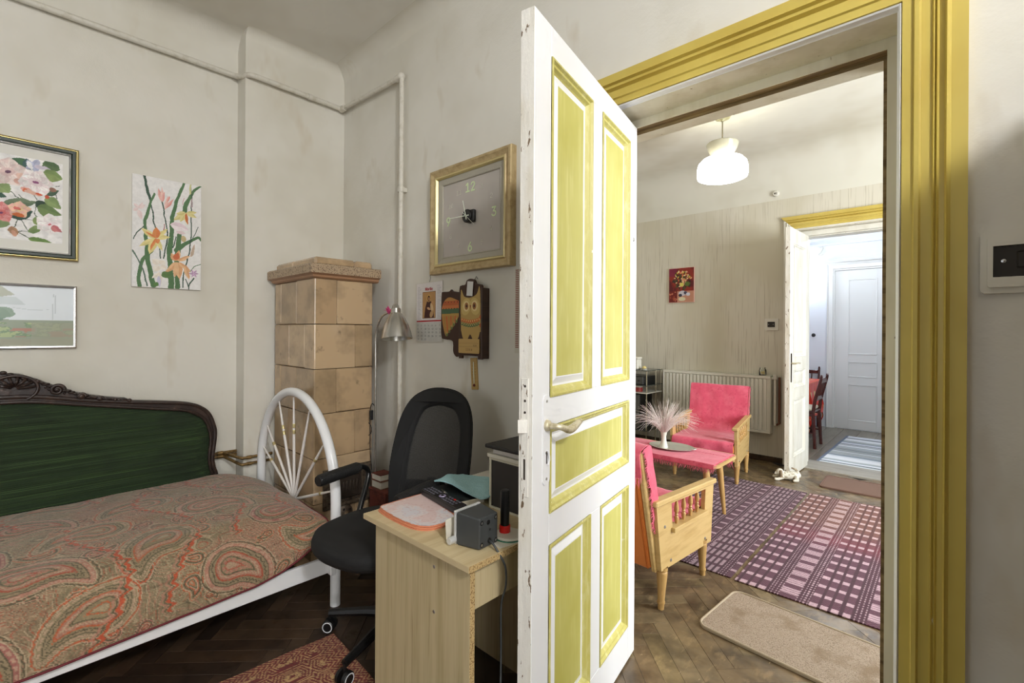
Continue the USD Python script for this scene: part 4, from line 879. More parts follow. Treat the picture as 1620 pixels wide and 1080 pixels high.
# ---------------------------------------------------------------- bed
t = Thing("bed", "white metal bed whose arched end has spokes like a cartwheel", "bed", (-2.62, 0.06, 0))
def bed_end(y, spokes):
    a = np.linspace(0, np.pi, 33); cx, hz = -2.62, 0.48
    arch = [(cx - 0.475, y, 0.0), (cx - 0.475, y, 0.24)] + [(cx - 0.475 * math.cos(q), y, hz + 0.485 * math.sin(q)) for q in a] + [(cx + 0.475, y, 0.24), (cx + 0.475, y, 0.0)]
    t.add("end_hoop", sweep(arch, 0.0235, 16), "white_metal", smooth=50)
    t.add("cross_bar", rod((cx - 0.47, y, 0.33), (cx + 0.47, y, 0.33), 0.012), "white_metal", smooth=50)
    hub = np.array([cx + 0.005, y, 0.385])
    tips = [(-3.075, 0.60), (-3.02, 0.745), (-2.83, 0.895), (-2.630, 0.935), (-2.435, 0.885), (-2.255, 0.755), (-2.165, 0.535)]
    for k, (x, z) in enumerate(tips):
        tip = np.array([x, y, z]); d = tip - hub
        s = t.add("spoke", sweep([hub, hub + d * 0.62, hub + d * 0.70, tip], [0.0075, 0.0075, 0.0068, 0.0045], 10), "spoke_white", smooth=50)
        if k != 4:
            for f in ((0.66, 0.72) if k in (2, 3) else (0.70,)):
                t.add("ferrule", sweep([hub + d * (f - 0.02), hub + d * (f - 0.012), hub + d * f, hub + d * (f + 0.012), hub + d * (f + 0.02)], [0.0080, 0.0098, 0.0085, 0.0098, 0.0080], 10), "gold_bright", smooth=50, under=s, label="brass ferrule")
bed_end(1.080, True); bed_end(-0.965, False)
t.add("side_rail", box(-2.162, -2.142, -0.965, 1.068, 0.163, 0.238, 0.003), "white_metal")
t.add("side_rail", box(-3.10, -3.085, -0.965, 1.068, 0.163, 0.238, 0.003), "white_metal")
t.add("rail_bracket", box(-2.166, -2.120, 1.045, 1.072, 0.155, 0.25, 0.003), "white_metal")
for k in range(9):
    y = -0.85 + k * 0.22
    t.add("slat", box(-3.085, -2.163, y, y + 0.06, 0.222, 0.236, 0.002), "slat_wood")
t = Thing("mattress", "white mattress on the bed, showing at its front corner under the paisley cover", "mattress", (-2.62, 0.05, 0.238))
t.add("body", rbox(-3.07, -2.185, -0.93, 1.040, 0.239, 0.405, 0.075, 14), "mattress_white", smooth=60)
# bedspread: paisley cloth pulled over the mattress
def hem(y):
    return np.interp(y, [-1, 0.1, 0.5, 0.72, 0.82, 0.9, 0.97, 1.01, 1.05], [0.196, 0.205, 0.222, 0.235, 0.255, 0.287, 0.325, 0.355, 0.385])
def spread(U, V):      # U along the bed, V from the wall to the hem
    S = V * 1.16
    yend = 1.048 - 0.20 * np.clip((0.30 - S) / 0.30, 0, 1) ** 2.2
    y = -0.93 + U * (yend + 0.93)
    flat = 0.80
    tt = np.clip((S - flat) / (1.16 - flat), 0, 1)
    zh = hem(y)
    rise = np.clip((y - 0.86) / 0.19, 0, 1)
    ztop = 0.458 - 0.045 * rise ** 2 + 0.010 * np.sin(np.clip(S / flat, 0, 1) * np.pi) * (1 - rise)
    x = np.where(S < flat, -3.115 + S * (0.805 / flat), -2.31 + 0.193 * np.sin(tt * np.pi / 2) ** 0.85)
    z = ztop - np.maximum(ztop - zh, 0) * (0.35 * tt + 0.65 * (1 - np.cos(tt * np.pi / 2)))
    P = np.stack([y * 5, S * 5, y * 0], -1)
    w = (meshkit.fbm(P, 4, 11) - 0.5)
    z = z + 0.016 * w * (1 - tt) ; x = x + 0.012 * w * tt
    seam = np.exp(-((S - 1.00 - 0.012 * np.sin(y * 3)) / 0.004) ** 2) * 0.006
    x = x - seam * 0.7; z = z - seam * 0.7
    return x, y, z
def paisley(Y, S):
    n = len(Y); P3 = np.stack([Y, S, Y * 0], 1)
    w1 = meshkit.fbm(P3 * 6, 3, 4) - 0.5; w2 = meshkit.fbm(P3 * 6 + 9, 3, 5) - 0.5
    base = np.array([152.0, 134.0, 102.0]); c = np.tile(base, (n, 1))
    RED, ORA, PINK, DARK, CREAM, OLIVE, ROSE = (184, 74, 48), (204, 92, 50), (198, 130, 112), (88, 80, 56), (200, 178, 146), (136, 124, 90), (176, 96, 92)
    def mixin(m, col, a=1.0):
        w = (np.asarray(m, float) * a)[:, None]; c[:] = c * (1 - w) + np.asarray(col, float) * w
    th = meshkit.fbm(P3 * 22, 3, 6); mixin(th > 0.55, (166, 148, 114), 0.6); mixin(th < 0.43, (136, 122, 90), 0.6)
    pinkish = meshkit.fbm(P3 * 3.2 + 5, 2, 16); mixin(np.clip((pinkish - 0.50) * 9, 0, 1), (178, 124, 104), 0.55)
    big = meshkit.fbm(P3 * 4.5, 2, 8); q = big * 26 + w1 * 3; fr = q - np.floor(q)
    mixin(np.abs(fr - 0.5) < 0.045, CREAM, 0.75); mixin((fr > 0.60) & (fr < 0.68), DARK, 0.6); mixin((fr > 0.16) & (fr < 0.34) & (w2 > 0.0), PINK, 0.55); mixin((fr > 0.82) & (fr < 0.90) & (w2 < 0.02), RED, 0.65)
    fine = meshkit.fbm(P3 * 15, 2, 18) * 15; ff = fine - np.floor(fine); mixin(ff < 0.13, CREAM, 0.40); mixin((ff > 0.5) & (ff < 0.60), DARK, 0.38); mixin((ff > 0.28) & (ff < 0.36), RED, 0.30)
    yy, ss = Y + 0.035 * w1, S + 0.035 * w2
    def drop(a, b, R, ro, fl, k):
        i = np.nonzero((np.abs(yy - a) < 3.4 * R) & (np.abs(ss - b) < 3.4 * R))[0]
        if not len(i):
            return
        u = (yy[i] - a) * math.cos(ro) + (ss[i] - b) * math.sin(ro); v = (-(yy[i] - a) * math.sin(ro) + (ss[i] - b) * math.cos(ro)) * fl
        d = np.full(len(i), 9.0); arc = np.zeros(len(i)); al = np.zeros(len(i))
        for j in range(22):
            s = j / 21; ca, cb = R * 2.2 * s - R * 0.5 * s ** 3, R * 1.5 * s ** 2.2
            dd = (np.hypot(u - ca, v - cb) - R * (1 - s) ** 0.7 * 0.95 - 0.002) / R
            up = dd < d; arc = np.where(up, np.arctan2(v - cb, u - ca), arc); al = np.where(up, s, al); d = np.minimum(d, dd)
        cc = c[i]; ph = arc * (R / 0.011) / 2 + al * 26; scal = np.abs(np.sin(ph))
        def band(m, col, aa=0.9):
            cc[m] = cc[m] * (1 - aa) + np.asarray(col, float) * aa
        A, B = ((PINK, RED), (OLIVE, ORA), (ROSE, RED), ((160, 142, 108), ORA))[k % 4]; t = 0.0035 / R
        band((d < 0.24) & (d > 0.24 - t), CREAM); band((d < 0.16 + 0.06 * scal) & (d > 0.16 - 1.4 * t + 0.06 * scal), B if k % 2 else DARK); band((d < 0.10) & (d > 0.10 - t), CREAM); band(d < 0.10 - t, (158, 140, 108)); band((d < 0.06) & (d > -0.10), A, 0.8); band((d < 0.02) & (d > -0.06) & (scal > 0.55), (206, 170, 144), 0.8); band((d < -0.10) & (d > -0.10 - t), DARK); band((d < -0.17 - 0.07 * scal) & (d > -0.17 - 1.3 * t - 0.07 * scal), DARK); band((d < -0.25 - 0.07 * scal), (148, 132, 98), 0.8)
        band((d < -0.34) & (d > -0.34 - 1.5 * t), B); band((d < -0.40) & (d > -0.56), PINK, 0.75); band((d < -0.44 - 0.06 * scal) & (d > -0.44 - t - 0.06 * scal), CREAM); band((d < -0.58) & (d > -0.58 - t), DARK); band((d < -0.64) & (scal > 0.5), A, 0.8); band((d < -0.76) & (d > -0.76 - t), B); band(d < -0.84, CREAM, 0.6)
        c[i] = cc
    r = np.random.default_rng(21)
    for k in range(150):
        drop(r.uniform(-0.95, 1.1), r.uniform(0, 1.2), r.uniform(0.016, 0.036), r.uniform(0, 6.28), 1 if k % 2 else -1, k)
    kk = 0
    for bi, b in enumerate(np.arange(0.04, 1.25, 0.25)):
        for a in np.arange(-0.95, 1.2, 0.40):
            drop(a + r.uniform(-0.03, 0.03) + 0.20 * (bi % 2), b + r.uniform(-0.02, 0.02), r.uniform(0.080, 0.098), r.uniform(-0.5, 0.5) + (3.14 if kk % 2 else 0), 1 if kk % 3 else -1, kk); kk += 1
    for k in range(8):      # jagged orange-red garlands
        y0 = -0.80 + 0.26 * k; ph = k * 1.7
        f = yy - y0 - 0.075 * np.sin(ss * 8 + ph) - 0.016 * (np.abs(((ss * 30 + k) % 2) - 1) - 0.5) - 0.006 * np.sin(ss * 190)
        g = meshkit.fbm(P3 * 4 + k, 2, 30 + k) > 0.49
        mixin((np.abs(f) < 0.0058) & g, (206, 80, 42), 0.95); mixin((np.abs(f - 0.012) < 0.0022) & g, CREAM, 0.8); mixin((np.abs(f + 0.012) < 0.0025) & g, DARK, 0.8); mixin((np.abs(f + 0.022) < 0.004) & g, PINK, 0.7)
    dust = meshkit.noise(P3 * 420, 3)[:, None]; c[:] = (c * 0.90 + base * 0.10) * (0.76 + 0.20 * dust)
    return lin(np.clip(c, 0, 255))
m = grid(470, 340, lambda U, V: spread(np.where(U < 0.10, U * 3.0, 0.30 + (U - 0.10) * 0.70 / 0.90), V)); uv = m.metadata["uv"]
tn = paisley(m.vertices[:, 1], uv[:, 1] * 1.16)
t = Thing("bedspread", "faded red and olive paisley bedspread with dark red piping, spread over the bed", "bedspread", (-2.62, 0.05, 0.42))
m.vertices[:, 2] += 0.004
t.add("cloth", m, "tint_cloth", smooth=True, tint=tn)
edge = np.stack(spread(np.linspace(0, 1, 90), np.ones(90)), -1); end = np.stack(spread(np.ones(50), np.linspace(1, 0.55, 50)), -1)[1:]
t.add("piping", sweep(np.vstack([edge, end]) + [0.002, 0, 0.002], 0.0042, 8), "red_piping", smooth=50, label="dark red piping along the hem")

# ---------------------------------------------------------------- green velvet sofa back
t = Thing("sofa_back", "green ribbed velvet sofa back in a carved dark wooden frame, standing behind the bed", "sofa back", (-3.19, -0.05, 0))
yc = -0.05
outer_r = smooth_path([(0.872, 0.10), (0.868, 0.42), (0.852, 0.50), (0.846, 0.56), (0.858, 0.68), (0.852, 0.74), (0.825, 0.815), (0.780, 0.860), (0.715, 0.886), (0.60, 0.905), (0.44, 0.925), (0.29, 0.948), (0.10, 0.985), (yc, 0.992)], 4)
inner_r = smooth_path([(0.838, 0.13), (0.838, 0.42), (0.824, 0.50), (0.818, 0.56), (0.826, 0.66), (0.818, 0.72), (0.792, 0.785), (0.745, 0.824), (0.69, 0.848), (0.58, 0.868), (0.44, 0.893), (0.29, 0.920), (0.10, 0.955), (yc, 0.962)], 4)
mir = lambda p: np.vstack([p, [(2 * yc - y, z) for y, z in p[::-1][1:]]])
OP, IP = Polygon(mir(outer_r)), Polygon(mir(inner_r))
X0 = -3.235
t.add("frame", cat([prism(OP.difference(IP), 0.075, (X0, 0, 0), **YZ), put(sweep([(y, z, 0.075) for y, z in mir(inner_r)], 0.008, 8), (X0, 0, 0), **YZ), put(sweep([(y, z, 0.072) for y, z in mir((outer_r - [yc, 0.5]) * 0.988 + [yc, 0.5])], 0.0105, 8), (X0, 0, 0), **YZ)]), "carved_wood", smooth=40)
gv = grid(170, 90, lambda U, V: (X0 + 0.055 + U * 0, -0.94 + U * 1.78, 0.12 + V * 0.86))
yy, zz = gv.vertices[:, 1], gv.vertices[:, 2]
ins = shapely.contains_xy(IP.buffer(0.004), yy, zz); dist = shapely.distance(shapely.points(yy, zz), IP.exterior)
gv.vertices[:, 0] += 0.030 * np.sqrt(np.clip(dist / 0.08, 0, 1)) + 0.0022 * np.sin(zz * 2 * np.pi / 0.0125)
gv = trimesh.Trimesh(gv.vertices, gv.faces[ins[gv.faces].all(1)], process=False)
t.add("velvet_panel", gv, "velvet", smooth=True, label="bulging green ribbed velvet upholstery")
t.add("back_panel", prism(OP.buffer(-0.01), 0.04, (X0, 0, 0), **YZ), "carved_wood")
cr = []
def spiral(y, z, R, turns, s, w):
    a = np.linspace(0, turns * 2 * np.pi, 40); rr = R * (1 - 0.80 * a / a[-1])
    return sweep([(X0 + 0.082, y + s * q * math.cos(b), z + q * math.sin(b)) for q, b in zip(rr, a)], np.linspace(w, w * 0.45, 40), 8)
ridge = [(0.47, 0.918), (0.44, 0.938), (0.36, 0.952), (0.30, 0.968), (0.25, 0.985), (0.20, 1.010), (0.15, 1.035), (0.11, 1.060), (0.05, 1.088), (yc, 1.10)]
crest = Polygon(np.vstack([mir(np.array(ridge)), [(2 * yc - 0.47, 0.91), (yc, 0.955), (0.47, 0.91)][::1]])).buffer(0)
cr.append(prism(crest, 0.065, (X0, 0, 0), **YZ))
for s in (1, -1):
    Yf = lambda y: yc + s * (y - yc)
    for k in range(7):      # fan ribs
        a = math.radians(8 + 24 * k) if s > 0 else math.radians(172 - 24 * k)
        cr.append(sweep(smooth_path([(X0 + 0.070, Yf(0.035) + s * 0.012 * math.cos(a), 1.022 + 0.012 * math.sin(a)), (X0 + 0.088, Yf(0.035) + s * 0.040 * abs(math.cos(a)) * np.sign(math.cos(a)) * s, 1.022 + 0.032 * math.sin(a)), (X0 + 0.074, Yf(0.035) + 0.068 * math.cos(a), 1.022 + 0.052 * math.sin(a))]), 0.0062, 7))
    cr.append(sweep([(X0 + 0.078, Yf(0.035) + s * 0.078 * math.cos(b), 1.022 + 0.060 * math.sin(b)) for b in np.linspace(-1.0, 3.3, 30)], 0.0065, 8))
    cr += [spiral(Yf(0.178), 1.006, 0.026, 1.6, s, 0.0085), spiral(Yf(0.265), 0.966, 0.017, 1.3, s, 0.007), spiral(Yf(0.335), 0.948, 0.013, 1.2, s, 0.006)]
    for (y, z, r) in ((0.265, 0.967, 0.014), (0.335, 0.949, 0.012), (0.395, 0.938, 0.008), (0.452, 0.928, 0.010), (0.178, 1.006, 0.009)):
        cr.append(ball((X0 + 0.080, Yf(y), z), r, 2, (0.8, 1, 1)))
    rr = np.random.default_rng(5)
    for y in np.arange(0.10, 0.47, 0.013):      # leaves along the ridge
        z = np.interp(y, [p[0] for p in ridge[::-1]], [p[1] for p in ridge[::-1]])
        cr.append(turn(ball((0, 0, 0), 1, 1, (0.010, 0.013 + 0.004 * rr.random(), 0.006)), rr.uniform(-35, 15) * s, (1, 0, 0)).apply_translation((X0 + 0.070, Yf(y), z - 0.004 - rr.uniform(0, 0.006))))
        if rr.random() < 0.6:
            cr.append(ball((X0 + 0.068, Yf(y), z - rr.uniform(0.014, 0.028)), rr.uniform(0.005, 0.008), 1))
    for k in range(6):
        cr.append(ball((X0 + 0.070, Yf(0.0 + 0.022 * k), 1.098 - 0.0095 * k), 0.011, 1, (0.9, 1.2, 0.8)))
t.add("carved_crest", cat(cr), "carved_wood", smooth=50, label="carved crest of scrolls, leaves and a shell fan")
for s in (0.80, -0.90):
    t.add("leg", box(X0, X0 + 0.05, s - 0.03, s + 0.03, 0, 0.12, 0.004), "carved_wood")

# ---------------------------------------------------------------- tiled stove
SX0, SX1, SY0, SY1 = -3.100, -2.550, 1.155, 1.510
t = Thing("tiled_stove", "tall narrow stove of glazed beige tiles in the corner", "stove", (-2.82, 1.33, 0))
t.add("core", box(SX0 + 0.02, SX1 - 0.02, SY0 + 0.02, SY1 - 0.01, 0, 1.60), "stove_core")
zj = [0.10, 0.345, 0.592, 0.838, 1.086, 1.334, 1.585]
g = 0.0018
def tile(x0, x1, y0, y1, z0, z1, k, corner=False):
    tmn = manifold3d.Manifold
    if corner:
        m = prism(Polygon([(SX1 - x1, SY0), (SX1 - 0.006, SY0), (SX1 - 0.0018, SY0 + 0.0018), (SX1, SY0 + 0.006), (SX1, SY0 + y1), (SX1 - 0.03, SY0 + y1), (SX1 - 0.03, SY0 + 0.03), (SX1 - x1, SY0 + 0.03)]), z1 - z0 - 2 * g, (0, 0, z0 + g))
    else:
        m = box(x0 + g * (y0 == SY0), x1 - g * (y0 == SY0), y0 + g * (x1 == SX1), y1 - g * (x1 == SX1), z0 + g, z1 - g, 0.0045)
    t.add("tile", m, f"stove_tile_{k % 4}")
k = 0
for i, (z0, z1) in enumerate(zip(zj[:-1], zj[1:])):
    odd = i % 2 == 0      # rows counted from the bottom; the top row (5) has the short corner
    lx = [(-3.100, -3.006), (-3.006, -2.782)] if not odd else [(-3.100, -2.884), (-2.884, -2.672)]
    fy = 1.282 if not odd else 1.396
    for a, b in lx:
        tile(a, b, SY0, SY0 + 0.03, z0, z1, k * 5 + 1); k += 1
    tile(0, SX1 - lx[-1][1] - g, 0, fy - SY0 - g, z0, z1, k * 3, corner=True); k += 1
    tile(SX1 - 0.03, SX1, fy, SY1, z0, z1, k * 7 + 2); k += 1
    tile(SX0, SX1 - 0.04, SY1 - 0.03, SY1 + 0.001, z0, z1, k); k += 1
t.add("plinth", box(SX0 - 0.01, SX1 + 0.015, SY0 - 0.015, SY1, 0, 0.10, 0.008), "stove_tile_3")
o = 0.034
prof = [(0.002, 0), (o * 0.45, 0.008), (o * 0.5, 0.018), (o, 0.028), (o, 0.072), (o * 0.75, 0.080), (-0.02, 0.082)]
def hull_ring(dx, prof_, z, y1):
    m = []
    for (a, za), (b, zb) in zip(prof_[:-1], prof_[1:]):
        pts = [(SX0 - a, SY0 - a, z + za), (SX1 + a, SY0 - a, z + za), (SX1 + a, y1, z + za), (SX0 - a, y1, z + za), (SX0 - b, SY0 - b, z + zb), (SX1 + b, SY0 - b, z + zb), (SX1 + b, y1, z + zb), (SX0 - b, y1, z + zb)]
        if abs(za - zb) > 1e-5:
            m.append(trimesh.Trimesh(*hull_of(np.array(pts)), process=False))
    return cat(m)
t.add("cornice_bed", hull_ring(0, prof[:4], 1.585, SY1 + 0.03), "stove_red_bed", label="reddish moulding under the cornice")
t.add("cornice", hull_ring(0, [(o, 0.0275), (o, 0.072), (o * 0.75, 0.080)], 1.585, SY1 + 0.034), "stove_cornice", label="pebbled glazed cornice")
for (x0, x1, y0, y1) in ((SX0 + 0.0, SX1 - 0.30, SY0 + 0.005, SY1), (SX1 - 0.298, SX1 - 0.006, SY0 + 0.005, SY0 + 0.245), (SX1 - 0.298, SX1 - 0.006, SY0 + 0.247, SY1)):
    t.add("top_slab", box(x0, x1, y0, y1, 1.660, 1.706, 0.012), "stove_tile_0")
dr = t.add("fire_door", cat([box(SX1, SX1 + 0.012, 1.205, 1.500, 0.300, 0.525, 0.003), put(ring(1.228, 1.478, 0.325, 0.500, [(0.020, 0.012), (0.014, 0.022), (0.006, 0.022), (0, 0.012)]), (SX1, 0, 0), (0, 1, 0), (0, 0, 1), (1, 0, 0))]), "cast_iron", label="ornate cast-iron fire door")
orn = [box(SX1 + 0.010, SX1 + 0.018, 1.27, 1.432, 0.345, 0.482, 0.003), put(ring(1.282, 1.420, 0.357, 0.470, [(0.006, 0.018), (0.002, 0.025), (-0.002, 0.018)]), (SX1, 0, 0), (0, 1, 0), (0, 0, 1), (1, 0, 0))]
for yq in np.linspace(1.30, 1.405, 6):
    orn.append(ball((SX1 + 0.018, yq, 0.414), 0.007, 1, (0.7, 1, 4.5)))
for yq in np.linspace(1.24, 1.466, 8):
    for zq in (0.336, 0.489):
        orn.append(ball((SX1 + 0.014, yq, zq), 0.006, 1))
t.add("door_leaf", cat(orn), "cast_iron_dark", under=dr, smooth=40)
t.add("latch", cat([rod((SX1 + 0.012, 1.455, 0.41), (SX1 + 0.045, 1.455, 0.41), 0.005), ball((SX1 + 0.046, 1.455, 0.41), 0.010, 2)]), "cast_iron_dark", under=dr, smooth=40)
vt = t.add("air_vent", put(lathe([(0.012, 0.026), (0.030, 0.022), (0.044, 0.014), (0.046, 0.0)], 24), (SX1, 1.335, 0.265), (0, 1, 0), (0, 0, 1), (1, 0, 0)), "cast_iron", smooth=30, label="round cast-iron air vent")
for q in range(4):
    a = q * math.pi / 2 + 0.6
    t.add("vent_hole", put(lathe([(0, 0.0245), (0.008, 0.0235)], 12), (SX1 + 0.001, 1.335 + 0.026 * math.cos(a), 0.265 + 0.026 * math.sin(a)), (0, 1, 0), (0, 0, 1), (1, 0, 0)), "joint_dark", under=vt)

# ---------------------------------------------------------------- red box with two books, between stove and pipe
t = Thing("storage_box", "reddish box on the floor between the stove and the office chair", "box", (-2.41, 1.56, 0))
t.add("carcass", box(-2.50, -2.335, 1.465, 1.572, 0, 0.375, 0.003), "red_box"); t.add("lid", box(-2.505, -2.330, 1.46, 1.575, 0.376, 0.388, 0.003), "red_box")
for i, (z0, z1, c, lab) in enumerate(((0.389, 0.432, "book_cover", "thick book lying on the reddish box, under a thinner one"), (0.433, 0.470, "red_box", "red-brown book lying on top of another on the reddish box"))):
    t = Thing("book", lab, "book", (-2.45, 1.56, z0))
    x1 = -2.395 - 0.006 * i
    t.add("cover", cat([box(-2.496, x1, 1.475, 1.56, z0, z0 + 0.003), box(-2.496, x1, 1.475, 1.56, z1 - 0.003, z1), box(-2.496, -2.493, 1.475, 1.56, z0, z1)]), c)
    t.add("pages", box(-2.493, x1 - 0.004, 1.478, 1.557, z0 + 0.003, z1 - 0.003), "paper_edge")

# ---------------------------------------------------------------- floor lamp
LX, LY = -2.500, 1.500
t = Thing("floor_lamp", "slim chrome floor lamp with a brushed metal bell shade beside the stove", "floor lamp", (LX, LY, 0))
t.add("base", move(lathe([(0, 0.024), (0.05, 0.022), (0.105, 0.010), (0.112, 0.0)], 36), (LX + 0.085, LY - 0.12, 0)), "chrome_brushed", smooth=40)
t.add("base_arm", rod((LX + 0.085, LY - 0.12, 0.02), (LX, LY, 0.028), 0.008), "chrome_brushed", smooth=40)
t.add("pole", sweep(smooth_path([(LX, LY, 0.02), (LX, LY, 0.6), (LX, LY, 1.1), (LX + 0.001, LY, 1.24), (LX + 0.018, LY, 1.32), (LX + 0.062, LY, 1.378), (LX + 0.125, LY, 1.402), (LX + 0.20, LY, 1.408)], 6), 0.0062, 12), "chrome_brushed", smooth=50)
ax = np.array([0.16, -0.05, -1.0]); ax /= np.linalg.norm(ax); ux_ = np.cross(ax, [0, 1, 0]); ux_ /= np.linalg.norm(ux_)
sh_o = (LX + 0.205, LY, 1.452)
t.add("shade", put(lathe([(0, 0.0), (0.010, 0.002), (0.018, 0.012), (0.020, 0.024), (0.027, 0.030), (0.029, 0.055), (0.036, 0.062), (0.050, 0.085), (0.066, 0.120), (0.078, 0.160), (0.086, 0.198), (0.0845, 0.199), (0.076, 0.160), (0.064, 0.122), (0.047, 0.086), (0.0, 0.07)], 40), sh_o, ux_, np.cross(ax, ux_), ax), "chrome_brushed", smooth=40, label="brushed aluminium bell shade")
t.add("bulb", put(lathe([(0, 0.16), (0.015, 0.155), (0.024, 0.135), (0.022, 0.115), (0.013, 0.095), (0.013, 0.07)], 20), sh_o, ux_, np.cross(ax, ux_), ax), "lamp_inside", smooth=50)
cd = t.add("cord", sweep(smooth_path([(LX + 0.004, LY - 0.008, 0.86), (LX - 0.018, LY - 0.012, 0.868), (LX - 0.034, LY - 0.014, 0.82), (LX - 0.032, LY - 0.014, 0.70), (LX - 0.030, LY - 0.014, 0.60), (LX - 0.012, LY - 0.012, 0.46), (LX + 0.020, LY - 0.010, 0.30), (LX + 0.030, LY - 0.010, 0.10), (LX + 0.10, LY - 0.02, 0.01)], 6), 0.0024, 6), "black_cord", smooth=50)
t.add("cord_loop", sweep([(LX - 0.055 + 0.038 * math.cos(a), LY - 0.014, 0.715 + 0.037 * math.sin(a)) for a in np.linspace(0, 2 * np.pi, 33)[:-1]], 0.0022, 6, closed=True), "black_cord", smooth=50, under=cd)
t.add("inline_switch", rbox(LX - 0.020, LX - 0.002, LY - 0.030, LY - 0.010, 0.775, 0.832, 0.005), "black_cord", smooth=40, under=cd)
rb = [turn(move(prism([(0, -0.006), (0.030, -0.013), (0.032, 0.010), (0, 0.006)], 0.0015), (0, 0, 0)), d, (0, 0, 1)) for d in (150, 185, 210, 170)]
single("ribbon", move(cat([turn(put(m, (0, 0, 0), (1, 0, 0), (0, 0, 1), (0, -1, 0)), k * 11, (1, 0, 0)) for k, m in enumerate(rb)] + [ball((0, 0, 0), 0.008, 1), rod((-0.02, -0.003, 0), (-0.062, -0.004, 0.002), 0.002, 0.0006, 6)]), (LX + 0.165, LY - 0.010, 1.415)), "ribbon_pink", "small pink ribbon tied to the floor lamp's curved neck", "ribbon", smooth=30)

# ---------------------------------------------------------------- office chair
CX, CY = -1.765, 1.12
n_ = {"t": ("transparent_bsdf", {"color": (0.9, 0.9, 0.9)}), "d": ("principled_bsdf", {"base_color": (0.02, 0.02, 0.02), "roughness": 0.6}), "g": ("texture_coordinate", {}), "w": ("wave_texture", {"scale": 60.0, "wave_type": "bands", "bands_direction": "z"}), "mr": ("map_range", {"from_min": 0.0, "from_max": 1.0, "to_min": 0.52, "to_max": 0.72}), "x": ("mix_closure", {})}
MATS["chair_mesh"] = usdkit.material(stage, "/World/Looks/chair_mesh", n_, [("g.object", "w.vector"), ("w.fac", "mr.value"), ("mr.result", "x.fac"), ("t.BSDF", "x.closure1"), ("d.BSDF", "x.closure2")], surface="x.closure")
t = Thing("office_chair", "black office chair with a mesh back and padded tube armrests, behind the desk", "office chair", (CX, CY, 0))
swivel = lambda m: turn(tm(m), 12.0, (0, 0, 1), (CX, CY, 0))
th = np.linspace(0, 2 * np.pi, 49)[:-1]
seat_o = Polygon([(0.245 * np.sign(math.cos(a)) * abs(math.cos(a)) ** 0.75, 0.245 * np.sign(math.sin(a)) * abs(math.sin(a)) ** 0.75) for a in th])
lay = []
for (sc, z) in ((0.80, 0.412), (0.95, 0.420), (1.0, 0.440), (1.0, 0.462), (0.97, 0.480), (0.88, 0.489), (0.6, 0.492), (0.0, 0.490)):
    p = np.array(seat_o.exterior.coords)[:-1] * sc
    lay.append(np.column_stack([p[:, 0] + CX + 0.005, p[:, 1] + CY - 0.045, np.full(len(p), z) + (0.0 if sc < 0.5 else -0.012 * np.clip(-p[:, 1] - 0.15, 0, 1) / 0.1)]))
V = np.vstack(lay); nn = len(lay[0]); F = []
for i in range(len(lay) - 1):
    for j in range(nn):
        a, b = i * nn + j, i * nn + (j + 1) % nn; F += [[a, b, b + nn], [a, b + nn, a + nn]]
t.add("seat", swivel(trimesh.Trimesh(V, F, process=False)), "chair_black", smooth=50)
tilt = math.radians(11); BU, BV, BN = (1, 0, 0), (0, math.sin(tilt), math.cos(tilt)), (0, -math.cos(tilt), math.sin(tilt))
BO = (CX + 0.042, CY + 0.215, 0.418)
out_p = smooth_path([(-0.205, 0.0), (-0.222, 0.10), (-0.238, 0.22), (-0.232, 0.36), (-0.210, 0.48), (-0.160, 0.562), (-0.07, 0.600), (0.05, 0.602), (0.15, 0.575), (0.212, 0.50), (0.236, 0.38), (0.240, 0.24), (0.225, 0.10), (0.205, 0.0)], 4)
in_p = smooth_path([(-0.160, 0.055), (-0.172, 0.12), (-0.178, 0.22), (-0.174, 0.34), (-0.155, 0.44), (-0.115, 0.515), (-0.04, 0.545), (0.05, 0.545), (0.12, 0.525), (0.168, 0.46), (0.184, 0.36), (0.184, 0.24), (0.172, 0.12), (0.160, 0.055)], 4)
out_p, in_p = out_p * [0.91, 1.0], in_p * [0.90, 1.0]
OO, II = Polygon(out_p), Polygon(in_p)
def backmap(m, off=0.0):
    m = put(m, BO, BU, BV, BN) if not off else put(move(m, (0, 0, off)), BO, BU, BV, BN)
    u = m.vertices[:, 0] - BO[0]; m.vertices[:, 1] -= 0.9 * (np.abs(u) ** 2) * 0.9; return m
def dense_prism(g, h):
    p = prism(g, h); q = tm(manifold3d.Manifold(manifold3d.Mesh(np.asarray(p.vertices, np.float32), np.asarray(p.faces, np.uint32))).refine_to_length(0.03)) if False else p
    return q
rim = cat([dense_prism(OO.difference(II), 0.030), sweep([(x, y, 0.015) for x, y in out_p], 0.015, 8), sweep([(x, y, 0.015) for x, y in in_p], 0.0155, 8)])
t.add("back_frame", swivel(backmap(rim)), "chair_black", smooth=40)
t.add("mesh_back", swivel(backmap(prism(II, 0.0015), 0.016)), "chair_mesh", label="see-through black mesh")
lum = Polygon(smooth_path([(-0.215, 0.02), (-0.225, 0.13), (-0.19, 0.165), (-0.10, 0.180), (0.0, 0.178), (0.10, 0.155), (0.19, 0.10), (0.21, 0.02)], 4)).intersection(OO)
t.add("lumbar_cover", swivel(backmap(prism(lum, 0.012), -0.012)), "chair_plastic")
t.add("back_bracket", swivel(sweep(smooth_path([(CX, CY + 0.02, 0.40), (CX, CY + 0.22, 0.40), (CX, CY + 0.262, 0.46), (CX, CY + 0.285, 0.60)]), 0.022, 8)), "chair_plastic", smooth=40)
